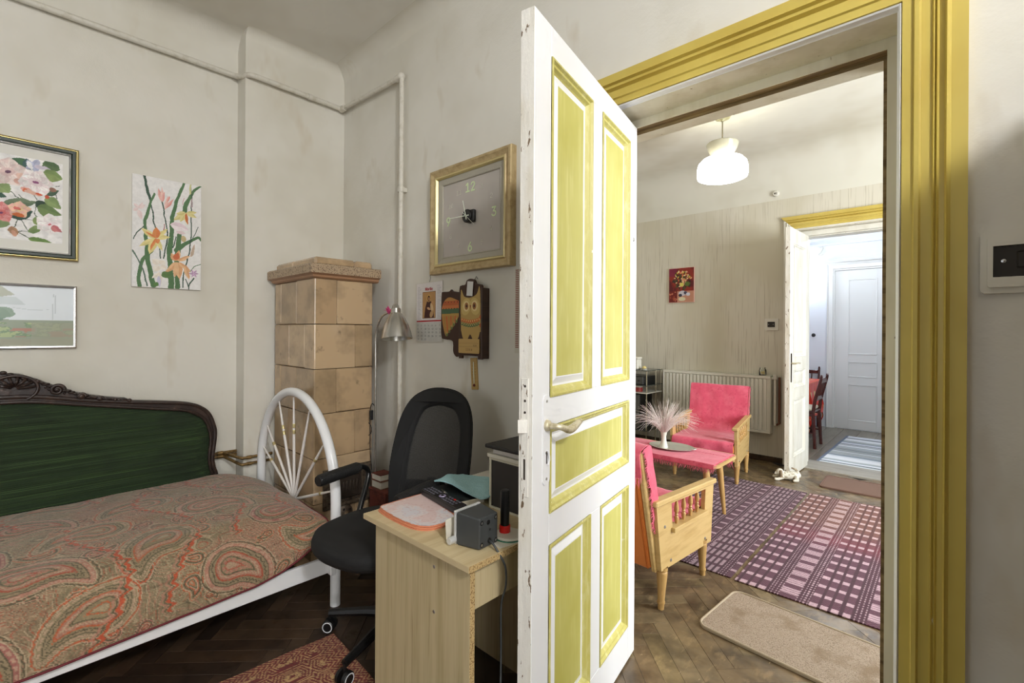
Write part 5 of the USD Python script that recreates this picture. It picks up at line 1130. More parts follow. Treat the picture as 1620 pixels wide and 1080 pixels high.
for s in (-1, 1):
    X = CX - 0.028 + s * 0.232
    ar = t.add("armrest", swivel(sweep([(X - 0.006, CY - 0.145, 0.652), (X - 0.006, CY - 0.135, 0.653), (X - 0.004, CY - 0.04, 0.658), (X, CY + 0.060, 0.662), (X, CY + 0.075, 0.662)], [0.022, 0.026, 0.026, 0.026, 0.020], 18)), "foam_grip", smooth=60, label="dimpled foam armrest")
    t.add("arm_tube", swivel(sweep(smooth_path([(X, CY + 0.02, 0.66), (X, CY + 0.085, 0.662), (X - s * 0.002, CY + 0.122, 0.640), (X - s * 0.008, CY + 0.120, 0.60), (X - s * 0.035, CY + 0.055, 0.50), (X - s * 0.055, CY + 0.01, 0.43), (X - s * 0.08, CY - 0.02, 0.405), (X - s * 0.18, CY - 0.02, 0.402)]), 0.0125, 12)), "tube_black", smooth=50, under=ar)
BX, BY = -1.728, 1.150
t.add("mechanism", cat([box(BX - 0.05, BX + 0.05, BY - 0.08, BY + 0.05, 0.372, 0.412, 0.01), move(lathe([(0, -0.05), (0.05, -0.05), (0.078, -0.02), (0.084, 0.0), (0, 0.003)], 28), (BX - 0.01, BY - 0.03, 0.368))]), "gas_lift", smooth=30)
t.add("gas_lift", cat([rod((BX, BY, 0.09), (BX, BY, 0.28), 0.025), rod((BX, BY, 0.28), (BX, BY, 0.39), 0.014)]), "chair_plastic", smooth=40)
ang0 = math.degrees(math.atan2(0.970 - BY, -1.975 - BX)) 
for k in range(5):
    a = math.radians(ang0 + 72 * k); c, s = math.cos(a), math.sin(a); R = 0.305
    lg = t.add("base_arm", sweep([(BX + 0.02 * c, BY + 0.02 * s, 0.105), (BX + 0.15 * c, BY + 0.15 * s, 0.098), (BX + R * c, BY + R * s, 0.078)], [0.024, 0.020, 0.015], 8), "chair_plastic", smooth=35)
    q = np.array([BX + R * c, BY + R * s, 0.028]); b = a + 1.0 + 0.5 * k; e = np.array([math.cos(b), math.sin(b), 0])
    if k == 0:
        e = np.array([-0.55, 0.84, 0]); e = np.array([0.62, -0.78, 0])
    for sd in (-1, 1):
        o_ = q + e * (0.010 * sd)
        w = t.add("caster_wheel", put(lathe([(0, 0.016), (0.022, 0.016), (0.026, 0.013), (0.027, 0.008), (0.027, 0.0), (0, 0.0)], 24), o_, np.cross([0, 0, 1], e * sd), (0, 0, 1), e * sd), "chair_plastic", smooth=30, under=lg)
        t.add("caster_ring", put(lathe([(0.0175, 0.0165), (0.0195, 0.018), (0.0225, 0.0165)], 24), o_, np.cross([0, 0, 1], e * sd), (0, 0, 1), e * sd), "caster_ring", smooth=30, under=lg, label="pale grey wheel ring")
    t.add("caster_stem", rod(q + [0, 0, 0.005], q + [0, 0, 0.052], 0.006), "chair_plastic", under=lg)

# ---------------------------------------------------------------- woven rug under the chair
def draw_red_rug(p):
    p.c[:] = (104, 26, 22); u, v = p.X, p.Y
    a = np.abs(((u / 0.10) % 1) - 0.5) * 2; b = np.abs(((v / 0.13) % 1) - 0.5) * 2
    d = np.maximum(a * 0.9, b) + a * 0.35; k = d * 5.2; fr = k - np.floor(k)
    zig = (v / 0.020 + 1.6 * np.abs(((u / 0.05) % 1) - 0.5) * 2) % 1
    border = (u < 0.05) | (v > p.Y.max() - 0.10)
    hexs = (a * 0.55 + b < 0.62) & (a < 0.8)
    p.mask(~border & (fr < 0.42), (174, 138, 92)); p.mask(~border & hexs & (d < 0.5), (176, 142, 94)); p.mask(~border & (d < 0.16), (104, 26, 22)); p.mask(border & (zig < 0.42), (168, 130, 86))
    n = meshkit.noise(np.stack([u * 500, v * 500, u * 0], 1), 4); p.mask(n > 0.72, (70, 18, 16), 0.6); p.mottle(0.10, 40)
m, tn = painted(0.47, 1.45, 0.004, (-1.940, -0.48, 0.0055), (1, 0, 0), (0, 1, 0), (104, 26, 22), draw_red_rug)
m = turn(m, -4.0, (0, 0, 1), (-1.94, 0.967, 0)); m.vertices[:, 2] += 0.0015 * np.sin(m.vertices[:, 0] * 30) * np.sin(m.vertices[:, 1] * 22)
mm = thicken(m, 0.0035); tn2 = np.vstack([tn, tn])
single("rug", mm, "tint_rug", "dark red and tan woven rug under the office chair", "rug", smooth=False, tint=tn2)

# ---------------------------------------------------------------- desk and what lies on it, drawn in a unit of 1.143 and set down by its near corner
UNIT, DRAWN_AT, STANDS_AT = 1.143, np.array([-0.842, 0.757, 0.7398]), np.array([-0.962, 0.865, 0.660])
FL = 0.1624      # the floor in that unit
t = Thing("desk", "light wood-look computer desk with a worn chipboard edge, beside the open door", "desk", (-1.08, 1.18, 0))
t.add("top", box(-1.325, -0.842, 0.757, 1.395, 0.7235, 0.7395, 0.001), "desk_top")
t.add("edge_strip", box(-1.325, -0.842, 0.7562, 0.7575, 0.7238, 0.7392), "desk_edge_band", label="pale edge banding"); t.add("edge_strip", box(-0.8425, -0.8415, 0.757, 1.395, 0.7238, 0.7392), "chipboard", label="bare worn chipboard edge")
t.add("side_panel", box(-1.285, -0.858, 0.775, 0.791, FL, 0.7235, 0.0008), "desk_wood"); t.add("edge_strip", box(-0.8582, -0.8572, 0.7755, 0.7905, FL, 0.7235), "chipboard", label="bare chipboard edge of the side panel")
t.add("side_panel", box(-1.285, -0.858, 1.375, 1.391, FL, 0.7235, 0.0008), "desk_wood")
t.add("divider_panel", box(-1.285, -0.90, 1.17, 1.186, FL, 0.7235, 0.0008), "desk_wood")
t.add("modesty_panel", box(-0.886, -0.870, 0.791, 1.374, 0.608, 0.7235, 0.0008), "desk_wood")
for z in (0.681, 0.563):
    t.add("screw", put(lathe([(0, 0.0015), (0.0045, 0.001), (0.0048, 0)], 14), (-0.998, 0.775, z), **XZ), "steel")

def slab(name, lab, cat_, c, L, W, z0, z1, deg, m, parts=None, r=0.004):
    t = Thing(name, lab, cat_, (c[0], c[1], z0), deg, local=True)
    t.add("body", prism(rrect(-L / 2, L / 2, -W / 2, W / 2, r), z1 - z0), m)
    return t
DT = 0.7398
# pile of filmy pink sheets with orange edges
outl = Polygon(smooth_path([(-1.318, 0.812), (-1.316, 0.955), (-1.30, 0.968), (-1.18, 0.945), (-1.09, 0.925), (-1.068, 0.895), (-1.065, 0.840), (-1.085, 0.805), (-1.13, 0.788), (-1.22, 0.786), (-1.30, 0.795), (-1.318, 0.812)], 4)).buffer(0)
t = Thing("placemat_pile", "pile of pale pink plastic placemats with orange edges at the desk corner", "placemats", (-1.19, 0.87, DT))
for k in range(4):
    t.add("placemat", prism(shapely.affinity.translate(outl.buffer(-0.002 * (k % 2)), 0.002 * (k % 3 - 1), 0.0015 * k), 0.0026, (0, 0, DT + 0.003 * k)), "orange_film")
def draw_mat(p):
    n = meshkit.fbm(np.stack([p.X * 16, p.Y * 16, p.X * 0], 1), 4, 9); p.c[:] = (226, 214, 212); p.mask(n > 0.56, (226, 196, 190), 0.7); p.mask(n < 0.42, (216, 212, 216), 0.8); p.mask(np.abs(n * 9 % 1 - 0.5) < 0.05, (212, 176, 170), 0.8)
m, tn = painted(0.256, 0.185, 0.003, (-1.319, 0.785, DT + 0.0121), (1, 0, 0), (0, 1, 0), (226, 208, 204), draw_mat)
ok = shapely.contains_xy(outl.buffer(-0.005), m.vertices[:, 0], m.vertices[:, 1])[m.faces].all(1)
t.add("printed_top", trimesh.Trimesh(m.vertices, m.faces[ok], process=False), "tint_gloss", tint=tn)

t = Thing("remote_control", "long black remote control lying across the placemats", "remote control", (-1.195, 0.962, DT + 0.0122), -8.5, local=True)
t.add("case", rbox(-0.108, 0.108, -0.023, 0.023, 0, 0.020, 0.005), "remote_black", smooth=40)
r = np.random.default_rng(2)
for i in range(13):
    for j in range(3):
        x = -0.095 + i * 0.0145
        if 5 <= i <= 7:
            continue
        t.add("button", move(prism(rrect(-0.0042, 0.0042, -0.003, 0.003, 0.0015, 3), 0.0018), (x, -0.013 + j * 0.013, 0.0196)), "red_plastic" if (i, j) == (10, 2) else "remote_button")
t.add("button", move(lathe([(0, 0.0022), (0.011, 0.0022), (0.012, 0)], 20), (-0.004, 0, 0.0196)), "remote_pad", label="grey-violet ring button"); t.add("button", move(lathe([(0, 0.003), (0.0045, 0.003), (0.005, 0)], 14), (-0.004, 0, 0.0206)), "remote_black")

# speaker
t = Thing("speaker", "small dark grey computer speaker seen from behind, near the desk's edge", "speaker", (-0.925, 0.86, DT), 2.0, local=True)
def frustum(x0, x1, w0, w1, h0, h1, r):
    S = manifold3d.Manifold.sphere(r, 12); ms = []
    for x, w, h in ((x0, w0, h0), (x1, w1, h1)):
        for y in (-w / 2 + r, w / 2 - r):
            for z in ((0.086 - h) / 2 + r, (0.086 + h) / 2 - r):
                ms.append(S.translate((x + (r if x == x0 else -r), y, z)))
    return tm(manifold3d.Manifold.batch_hull(ms))
t.add("cabinet", frustum(-0.032, 0.043, 0.092, 0.070, 0.086, 0.080, 0.005), "speaker_grey", smooth=40)
t.add("front_frame", cat([rbox(-0.042, -0.033, -0.047, 0.047, 0.0, 0.088, 0.003), ]), "speaker_face", smooth=40, label="silvery front frame")
t.add("knob", put(lathe([(0, 0.020), (0.0085, 0.020), (0.0095, 0.017), (0.0095, 0)], 20), (-0.038, -0.046, 0.013), (1, 0, 0), (0, 0, 1), (0, -1, 0)), "speaker_face", smooth=30, label="silvery volume knob")
for (y, z) in ((-0.026, 0.014), (-0.026, 0.070), (0.026, 0.012), (0.026, 0.072)):
    t.add("screw_hole", put(lathe([(0.0035, 0.0015), (0.006, 0.0008), (0.0065, 0)], 14), (0.0425, y, z), (0, 1, 0), (0, 0, 1), (1, 0, 0)), "chair_plastic"); t.add("screw", put(lathe([(0, 0.0012), (0.0035, 0.001)], 12), (0.0425, y, z), (0, 1, 0), (0, 0, 1), (1, 0, 0)), "steel")
for (y, z, rr_) in ((-0.002, 0.066, 0.006), (0.004, 0.046, 0.003), (0.002, 0.018, 0.007)):
    t.add("socket", put(lathe([(0, 0.0012), (rr_, 0.001), (rr_ + 0.0006, 0)], 14), (0.0425, y, z), (0, 1, 0), (0, 0, 1), (1, 0, 0)), "chair_plastic")
single("speaker_cable", sweep(smooth_path([(-0.884, 0.862, 0.757), (-0.866, 0.858, 0.758), (-0.845, 0.862, 0.735), (-0.835, 0.875, 0.70), (-0.838, 0.880, 0.65), (-0.846, 0.872, 0.60), (-0.842, 0.868, 0.50), (-0.835, 0.86, 0.42), (-0.828, 0.85, 0.32), (-0.815, 0.845, 0.24), (-0.81, 0.85, 0.172), (-0.86, 0.90, 0.166)], 6), 0.0028, 8), "speaker_grey", "grey cable hanging from the speaker down past the desk edge", "cable", smooth=50)
single("card", turn(put(box(-0.0012, 0.0012, -0.030, 0.028, 0, 0.062, 0.0004), (-0.985, 0.835, DT)), 4, (1, 0, 0), (-0.985, 0.835, DT)), "paper_edge", "small white card standing against the front of the speaker", "card")

t = slab("tablet", "black tablet case with a white end, half under the teal cloth", "tablet", (-1.235, 1.055), 0.19, 0.10, DT, DT + 0.014, -14, "tablet_black")
t.add("white_end", box(0.0955, 0.0985, -0.049, 0.049, 0.0, 0.016), "paper_edge", label="white end")
t = Thing("pen", "black and silver ballpoint pen lying by the remote control", "pen", (-1.24, 1.01, DT + 0.018), -22, local=True)
t.add("barrel", rod((-0.03, 0, 0), (0.075, 0, 0), 0.0042, 0.0036), "black_plastic", smooth=40); t.add("tip", rod((-0.03, 0, 0), (-0.050, 0, 0), 0.004, 0.001), "black_plastic", smooth=40); t.add("grip_ring", rod((-0.012, 0, 0), (0.006, 0, 0), 0.0046), "steel", smooth=40)
def draw_paper(p):
    p.c[:] = (214, 210, 200)
    r = np.random.default_rng(8)
    for k in range(46):
        x, y, a = r.uniform(0.10, 0.32), r.uniform(0.02, 0.22), r.uniform(0, 6.28); p.leaf((x, y), (x + 0.026 * math.cos(a), y + 0.026 * math.sin(a)), 0.012, (34, 30, 28))
m, tn = painted(0.335, 0.345, 0.0035, (-1.325, 1.075, 0.7605), (1, 0, 0), (0, 1, 0), (214, 210, 200), draw_paper)
t = Thing("paper_stack", "stack of papers with a black leaf-patterned sheet on top, behind the teal cloth", "papers", (-1.16, 1.24, DT))
t.add("sheets", box(-1.327, -1.10, 1.125, 1.385, DT, 0.760, 0.001), "paper_edge")
ok = (m.vertices[:, 0] < -1.10) & (m.vertices[:, 1] > 1.125) ; t.add("printed_sheet", trimesh.Trimesh(m.vertices, m.faces[ok[m.faces].all(1)], process=False), "tint", tint=tn)
def cloth_fn(U, V):
    x = -1.350 + U * 0.262 + 0.008 * np.sin(V * 9); y = 1.045 + V * 0.135 + 0.020 * np.sin(U * 3.0) - 0.02 * U
    z = 0.7705 + 0.006 * np.sin(U * 7 + V * 4) + 0.004 * meshkit.fbm(np.stack([U * 9, V * 9, U * 0], -1), 3, 2) - 0.008 * (U - 0.5) ** 2
    return x, y, z
cl = grid(60, 40, cloth_fn)
single("cleaning_cloth", thicken(cl, 0.005), "teal_cloth", "folded teal cleaning cloth on the papers", "cloth", smooth=60)
# upright case with a notebook on top, bottle, lid
t = Thing("file_case", "upright case with a dark front and cream edges at the back of the desk", "case", (-0.98, 1.2, DT))
t.add("shell", cat([box(-1.088, -1.080, 1.062, 1.385, DT, 0.900, 0.001), box(-0.868, -0.862, 1.062, 1.385, DT, 0.900, 0.001), box(-1.080, -0.868, 1.062, 1.385, 0.892, 0.900), box(-1.080, -0.868, 1.062, 1.385, DT, DT + 0.006)]), "tower_edge", label="cream shell")
t.add("front_panel", box(-1.080, -0.868, 1.0655, 1.075, DT + 0.004, 0.892), "tower_dark", label="dark front panel"); t.add("top_sheets", box(-1.092, -0.862, 1.056, 1.38, 0.9005, 0.9115, 0.001), "paper_edge")
t = Thing("laptop", "closed black laptop lying on top of the upright case", "laptop", (-0.97, 1.2, 0.912))
t.add("base", rbox(-1.072, -0.875, 1.062, 1.38, 0.912, 0.930, 0.004), "speaker_face", smooth=40, label="silvery lower half"); t.add("lid", rbox(-1.094, -0.87, 1.047, 1.38, 0.9305, 0.943, 0.004), "laptop_black", smooth=40)
t = Thing("paper", "small white paper sheet under the round white lid", "paper", (-0.89, 0.93, DT)); t.add("sheet", turn(box(-0.945, -0.845, 0.885, 0.985, DT, DT + 0.0012), -12, (0, 0, 1), (-0.895, 0.935, 0)), "paper_edge")
t = Thing("round_lid", "round white lid with a green rim under the black bottle", "lid", (-0.888, 0.945, DT + 0.0015))
t.add("top", move(lathe([(0, 0.008), (0.037, 0.008), (0.041, 0.005), (0.041, 0.003)], 36), (-0.888, 0.945, DT + 0.0015)), "lid_white", smooth=30); t.add("rim", move(lathe([(0.042, 0.003), (0.0425, 0.0), (0, 0.0)], 36), (-0.888, 0.945, DT + 0.0015)), "green_rim", label="green rim")
t = Thing("bottle", "slim black bottle with a red foot, standing on the white lid", "bottle", (-0.905, 0.945, DT + 0.0098))
b0 = DT + 0.0098
t.add("foot", move(lathe([(0, 0.0), (0.0155, 0.0), (0.0155, 0.016), (0.0145, 0.019), (0, 0.019)], 24), (-0.905, 0.945, b0)), "red_plastic", smooth=30); t.add("body", move(lathe([(0.0125, 0.019), (0.0125, 0.110), (0.0118, 0.114), (0, 0.1145)], 24), (-0.905, 0.945, b0)), "tablet_black", smooth=30)
t.add("sticker", move(lathe([(0.0128, 0.022), (0.0128, 0.042)], 24), (-0.905, 0.945, b0)).slice_plane((-0.912, 0, 0), (-1, 0, 0)), "red_plastic")

UNIT, DRAWN_AT, STANDS_AT = 1.0, np.zeros(3), np.zeros(3)
# ---------------------------------------------------------------- materials of the second and third room's things
mat("beech", (200, 170, 114), 0.38, var=((5, 5, 40), (184, 152, 96), 0.45, 0.7), bump=((20, 20, 120), 0.1, 0.002))
mat("beech_leg", (194, 156, 98), 0.35, var=((40, 40, 4), (174, 136, 80), 0.45, 0.7))
mat("orange_fabric", (206, 118, 44), 0.9, sheen=0.2, bump=(300, 0.4, 0.002))
mat("orange_piping", (188, 100, 36), 0.8)
mat("pink_cloth", (214, 82, 108), 0.92, sheen=0.25, var=((9, 9, 9), (224, 104, 126), 0.45, 0.7), var2=((40, 40, 40), (200, 66, 96), 0.55, 0.72), bump=(350, 0.4, 0.002))
mat("purple_cloth", (138, 72, 112), 0.92, sheen=0.25, bump=(350, 0.4, 0.002))
mat("pink_fringe", (226, 110, 134), 0.9)
mat("tray_silver", (214, 216, 208), 0.34, 0.7)
mat("vase_white", (222, 220, 208), 0.4)
mat("fibre", (236, 226, 222), 0.4)
mat("radiator_white", (226, 224, 212), 0.35)
mat("rust_pipe", (104, 66, 46), 0.6)
mat("opal_lit", (250, 248, 236), 0.25, emit=((255, 251, 240), 6.5))
mat("opal_dim", (176, 172, 152), 0.25)
mat("canopy", (172, 168, 138), 0.4, 0.3)
mat("rod_metal", (150, 144, 122), 0.4, 0.6)
mat("socket_white", (214, 212, 202), 0.5)
mat("mat_beige", (176, 158, 140), 0.97, var=((160, 160, 160), (142, 124, 106), 0.48, 0.62), var2=((7, 7, 7), (146, 126, 104), 0.52, 0.68), bump=(220, 1.0, 0.006))
mat("mat_binding", (176, 160, 138), 0.9)
mat("mat_brown", (134, 106, 92), 0.97, var=((170, 170, 170), (104, 80, 70), 0.48, 0.62), bump=(220, 1.0, 0.006))
mat("mat_brown_binding", (112, 84, 72), 0.9)
mat("hifi_black", (26, 27, 28), 0.35)
mat("hifi_grey", (74, 74, 72), 0.45)
mat("shelf_glass", (66, 70, 66), 0.12)
mat("red_tin", (148, 44, 38), 0.5)
mat("wax_yellow", (226, 206, 136), 0.6)
mat("dark_chair_wood", (70, 26, 18), 0.28, coat=0.3)
mat("chair_pad", (202, 190, 168), 0.8)
mat("lamp_globe", (255, 255, 255), 0.3, emit=((230, 240, 255), 60))
mat("wardrobe_wood", (110, 82, 54), 0.45, var=((8, 8, 1.5), (92, 66, 42), 0.45, 0.7))
n_ = {"t": ("transparent_bsdf", {"color": (0.96, 0.97, 0.96)}), "d": ("glossy_bsdf", {"color": (1, 1, 1), "roughness": 0.03}), "f": ("fresnel", {"IOR": 1.5}), "x": ("mix_closure", {})}
MATS["clear_glass"] = usdkit.material(stage, "/World/Looks/clear_glass", n_, [("f.fac", "x.fac"), ("t.BSDF", "x.closure1"), ("d.BSDF", "x.closure2")], surface="x.closure")

# ---------------------------------------------------------------- armchairs
def fringe(pts, dirs, L, n, seed, w=0.0016):
    """Loose threads hanging from a polyline."""
    r = np.random.default_rng(seed); p = np.asarray(pts, float); out = []
    s = np.concatenate([[0], np.cumsum(np.linalg.norm(np.diff(p, axis=0), axis=1))]); at = np.linspace(0, s[-1], n)
    q = np.stack([np.interp(at, s, p[:, k]) for k in range(3)], 1); d = np.asarray(dirs, float); d = d / np.linalg.norm(d)
    tang = (p[-1] - p[0]) / (np.linalg.norm(p[-1] - p[0]) + 1e-9)
    for k in range(n):
        l = L * r.uniform(0.55, 1.1); side = tang * r.normal(0, 0.22) * l + np.array([0, 0, 0.0]); nrm = np.cross(d, tang) * r.normal(0, 0.15) * l
        out.append(sweep([q[k], q[k] + d * l * 0.5 + side * 0.3 + nrm, q[k] + d * l + side], [w, w * 0.9, w * 0.4], 3, caps=False))
    return cat(out)
def armchair(name, label, loc, rz, cloth, fr, group=None, seed=1):
    t = Thing(name, label, "armchair", loc, rz, local=True)
    for s in (-1, 1):
        X = s * 0.268
        pan = Polygon([(-0.285, 0.19), (-0.335, 0.505), (0.292, 0.475), (0.262, 0.165)]).difference(Polygon([(-0.180, 0.365), (-0.190, 0.484), (0.190, 0.466), (0.180, 0.355)]))
        side = t.add("side_panel", prism(pan, 0.022, (X - 0.011, 0, 0), **YZ), "beech")
        x0, x1 = (X - 0.026, X + 0.022) if s > 0 else (X - 0.022, X + 0.026)
        arm = box(x0, x1, -0.352, 0.310, -0.013, 0.013, 0.005); arm = turn(arm, -2.4, (1, 0, 0)); arm.apply_translation((0, 0, 0.500))
        t.add("armrest", arm, "beech")
        led = box(x0 + 0.004, x1 + (0.008 if s > 0 else -0.004), -0.19, 0.190, -0.011, 0.011, 0.002); led = turn(led, -1.5, (1, 0, 0)); led.apply_translation((0, 0, 0.352))
        t.add("ledge", led, "beech", under=side)
        for k in range(4):
            y = -0.118 + k * 0.076; h = 0.474 - 0.042 * y * 0.6 - 0.364
            t.add("spindle", move(lathe([(0.006, 0.0), (0.010, 0.018), (0.012, 0.032), (0.0065, 0.040), (0.010, 0.046), (0.0065, 0.052), (0.012, 0.064), (0.0115, 0.082), (0.006, h)], 10), (X, y, 0.363)), "beech_leg", smooth=50, under=side)
        for (y, z) in ((-0.255, 0.39), (0.185, 0.205), (-0.195, 0.215)):
            t.add("bolt", put(lathe([(0, 0.004), (0.007, 0.003), (0.008, 0)], 12), (X + s * 0.011, y, z), (0, 1, 0), (0, 0, 1), (s, 0, 0)), "steel", under=side)
        for y, dy in ((-0.245, -0.012), (0.185, 0.012)):
            lg = lathe([(0.0, 0), (0.014, 0), (0.0155, 0.022), (0.0185, 0.028), (0.0185, 0.036), (0.016, 0.042), (0.020, 0.10), (0.0255, 0.165), (0.0255, 0.172), (0.023, 0.176), (0.026, 0.182), (0.026, 0.196)], 18)
            lg.vertices[:, 1] += dy * (1 - lg.vertices[:, 2] / 0.196)
            t.add("leg", move(lg, (X - s * 0.006, y, 0)), "beech_leg", smooth=35)
    t.add("seat_frame", box(-0.257, 0.257, -0.24, 0.285, 0.205, 0.265, 0.006), "beech")
    t.add("seat_cushion", rbox(-0.255, 0.255, -0.24, 0.30, 0.262, 0.360, 0.03), "orange_fabric", smooth=50)
    a = math.radians(14); bv = np.array([0, -math.sin(a), math.cos(a)]); bn = np.array([0, math.cos(a), math.sin(a)])     # back: up, forward
    o = np.array([0, -0.262, 0.185])
    B = lambda m: put(m, o, (1, 0, 0), tuple(bv), tuple(np.cross([1, 0, 0], bv)))
    # local of B: x, up along the back, out = cross(x, bv) -> points to the rear
    rear = np.cross([1, 0, 0], bv)
    t.add("back_cushion", B(rbox(-0.232, 0.232, 0.005, 0.605, -0.035, 0.040, 0.02)), "orange_fabric", smooth=50)
    for s in (-1, 1):
        t.add("back_stile", B(box(s * 0.233, s * 0.256, 0.0, 0.600, -0.030, 0.034, 0.004)), "beech")
        t.add("back_piping", B(sweep([(s * 0.222, 0.02, 0.041), (s * 0.222, 0.58, 0.041)], 0.004, 6)), "orange_piping")
    # throw over seat and back
    path = [(0.325, 0.215), (0.322, 0.28), (0.318, 0.345), (0.295, 0.372), (0.20, 0.374), (0.0, 0.370), (-0.19, 0.366)]
    for h in (0.22, 0.32, 0.45, 0.58):
        q = o + bv * h + (-rear) * 0.047; path.append((q[1], q[2]))
    for h, r_ in ((0.612, 0.040), (0.622, 0.0), (0.612, -0.046), (0.56, -0.052), (0.50, -0.053)):
        q = o + bv * h + (-rear) * r_; path.append((q[1], q[2]))
    ps = smooth_path(np.array(path), 5); s_ = np.concatenate([[0], np.cumsum(np.linalg.norm(np.diff(ps, axis=0), axis=1))]); s_ /= s_[-1]
    def throw(U, V):
        y = np.interp(V, s_, ps[:, 0]); z = np.interp(V, s_, ps[:, 1]); hang = np.clip((0.12 - V) / 0.12, 0, 1) + np.clip((V - 0.90) / 0.10, 0, 1)
        w = 0.254 + 0.010 * np.clip((V - 0.50) / 0.12, 0, 1)
        x = -w + 2 * w * U
        n = meshkit.fbm(np.stack([U * 6 + seed, V * 9, U * 0], -1), 3, seed) - 0.5
        edge = np.clip((np.abs(U - 0.5) - 0.46) / 0.04, 0, 1) * np.clip((V - 0.5) / 0.1, 0, 1)
        z = z + 0.010 * n * (1 - hang) - 0.010 * hang * np.sin(U * 9 + seed) ** 2; y = y + 0.012 * n + 0.012 * hang * np.sin(U * 14 + seed) * (1 if True else 0)
        return x, y, z
    th_ = grid(44, 90, throw); vv = th_.vertices.reshape(45, 91, 3)
    tw = t.add("throw", thicken(th_, -0.004), cloth, smooth=50, label="pink throw with a fringe" if cloth == "pink_cloth" else "purple throw with a fringe")
    t.add("fringe", cat([fringe(vv[:, 0], (0, 0.15, -1), 0.045, 90, seed), fringe(vv[:, -1], (0, -0.05, -1), 0.045, 90, seed + 1)]), fr, under=tw, kind="stuff")
    if cloth == "pink_cloth":      # side hems of the back cover hang over both stiles
        for U in (0, -1):
            e = vv[U, 48:78]; s = 1 if U else -1
            hem_ = grid(29, 4, lambda A, C: (np.interp(A, np.linspace(0, 1, 30), e[:, 0]) + s * 0.004 + 0.003 * np.sin(A * 40) * C, np.interp(A, np.linspace(0, 1, 30), e[:, 1]) - 0.055 * C, np.interp(A, np.linspace(0, 1, 30), e[:, 2]) - 0.012 * C))
            t.add("side_hem", thicken(hem_, 0.003), cloth, smooth=50, under=tw)
            t.add("fringe", fringe(hem_.vertices.reshape(30, 5, 3)[:, -1], (0, -1, -0.35), 0.022, 70, seed + 3), fr, under=tw, kind="stuff")
    return t
armchair("armchair", "beech armchair with an orange back and pink throw, nearest the open door", (-1.258, 2.385, 0), -2.5, "pink_cloth", "pink_fringe", seed=3)
armchair("armchair", "beech armchair covered by a pink throw, standing before the radiator", (-1.650, 4.455, 0), 187.5, "pink_cloth", "pink_fringe", seed=8)
armchair("armchair", "beech armchair with a purple throw, mostly hidden behind the coffee table", (-2.38, 3.42, 0), -88, "purple_cloth", "purple_cloth", seed=5)

# ---------------------------------------------------------------- coffee table and what stands on it
t = Thing("coffee_table", "low coffee table on splayed beech legs under a pink cloth", "coffee table", (-1.52, 3.39, 0))
top = rrect(-1.93, -1.135, 3.185, 3.60, 0.05)
t.add("tabletop", prism(top, 0.022, (0, 0, 0.405)), "beech")
for (x, y, dx, dy) in ((-1.235, 3.26, 0.04, -0.03), (-1.235, 3.50, 0.035, 0.02), (-1.83, 3.26, -0.04, -0.03), (-1.83, 3.52, -0.04, 0.02)):
    lg = lathe([(0, 0), (0.011, 0), (0.013, 0.03), (0.018, 0.16), (0.0215, 0.30), (0.0225, 0.306), (0.0215, 0.312), (0.023, 0.405)], 16)
    k = 1 - lg.vertices[:, 2] / 0.405; lg.vertices[:, 0] += dx * k; lg.vertices[:, 1] += dy * k
    t.add("leg", move(lg, (x, y, 0)), "beech_leg", smooth=35)
def tcloth(U, V):
    x = -1.955 + 0.80 * U; y = 3.165 + 0.40 * V
    n = meshkit.fbm(np.stack([U * 7, V * 5, U * 0], -1), 3, 6) - 0.5
    drop = np.clip((3.185 - y) / 0.02, 0, 1); e = np.clip((x + 1.19) / 0.03, 0, 1)
    return x, y + 0.012 * drop, 0.4305 + 0.004 * n - 0.028 * drop
tc = grid(70, 36, tcloth)
t2 = Thing("tablecloth", "pink fringed cloth lying across the coffee table", "tablecloth", (-1.55, 3.37, 0.43))
t2.add("cloth", thicken(tc, -0.003), "pink_cloth", smooth=50)
vv = tc.vertices.reshape(71, 37, 3)
t2.add("fringe", cat([fringe(vv[:, 0], (0, -0.3, -1), 0.032, 170, 4), fringe(vv[-1], (1, 0, -0.35), 0.020, 60, 5)]), "pink_fringe", kind="stuff")
t2.add("hem_stitching", cat([rod(p + [0, 0, 0.004], p + [0.008, 0.0, 0.004], 0.0014, n=5) for p in vv[8:-2:1, 26]]), "pink_fringe")
TX, TY, TZ = -1.555, 3.43, 0.4355
t = Thing("tray", "oval silver tray on the pink tablecloth", "tray", (TX, TY, TZ))
tr = lathe([(0, 0.003), (0.10, 0.003), (0.125, 0.005), (0.150, 0.013), (0.156, 0.014), (0.156, 0.0125), (0.126, 0.0015), (0, 0.0)], 48); tr.vertices[:, 0] *= 1.08; tr.vertices[:, 1] *= 0.82
t.add("dish", move(tr, (TX, TY, TZ)), "tray_silver", smooth=40)
t.add("handle", move(sweep(smooth_path([(0.150, -0.03, 0.013), (0.178, -0.02, 0.018), (0.185, 0, 0.020), (0.178, 0.02, 0.018), (0.150, 0.03, 0.013)]), 0.004, 8), (TX, TY, TZ)), "tray_silver", smooth=40)
VX, VY, VZ = -1.600, 3.395, TZ + 0.003
t = Thing("fibre_lamp", "white vase lamp with a spray of pale optic fibres, on the silver tray", "lamp", (VX, VY, VZ))
t.add("vase", move(lathe([(0, 0), (0.030, 0), (0.028, 0.012), (0.019, 0.05), (0.017, 0.08), (0.024, 0.115), (0.021, 0.115), (0.015, 0.08), (0, 0.07)], 28), (VX, VY, VZ)), "vase_white", smooth=40)
r = np.random.default_rng(12); fs = []
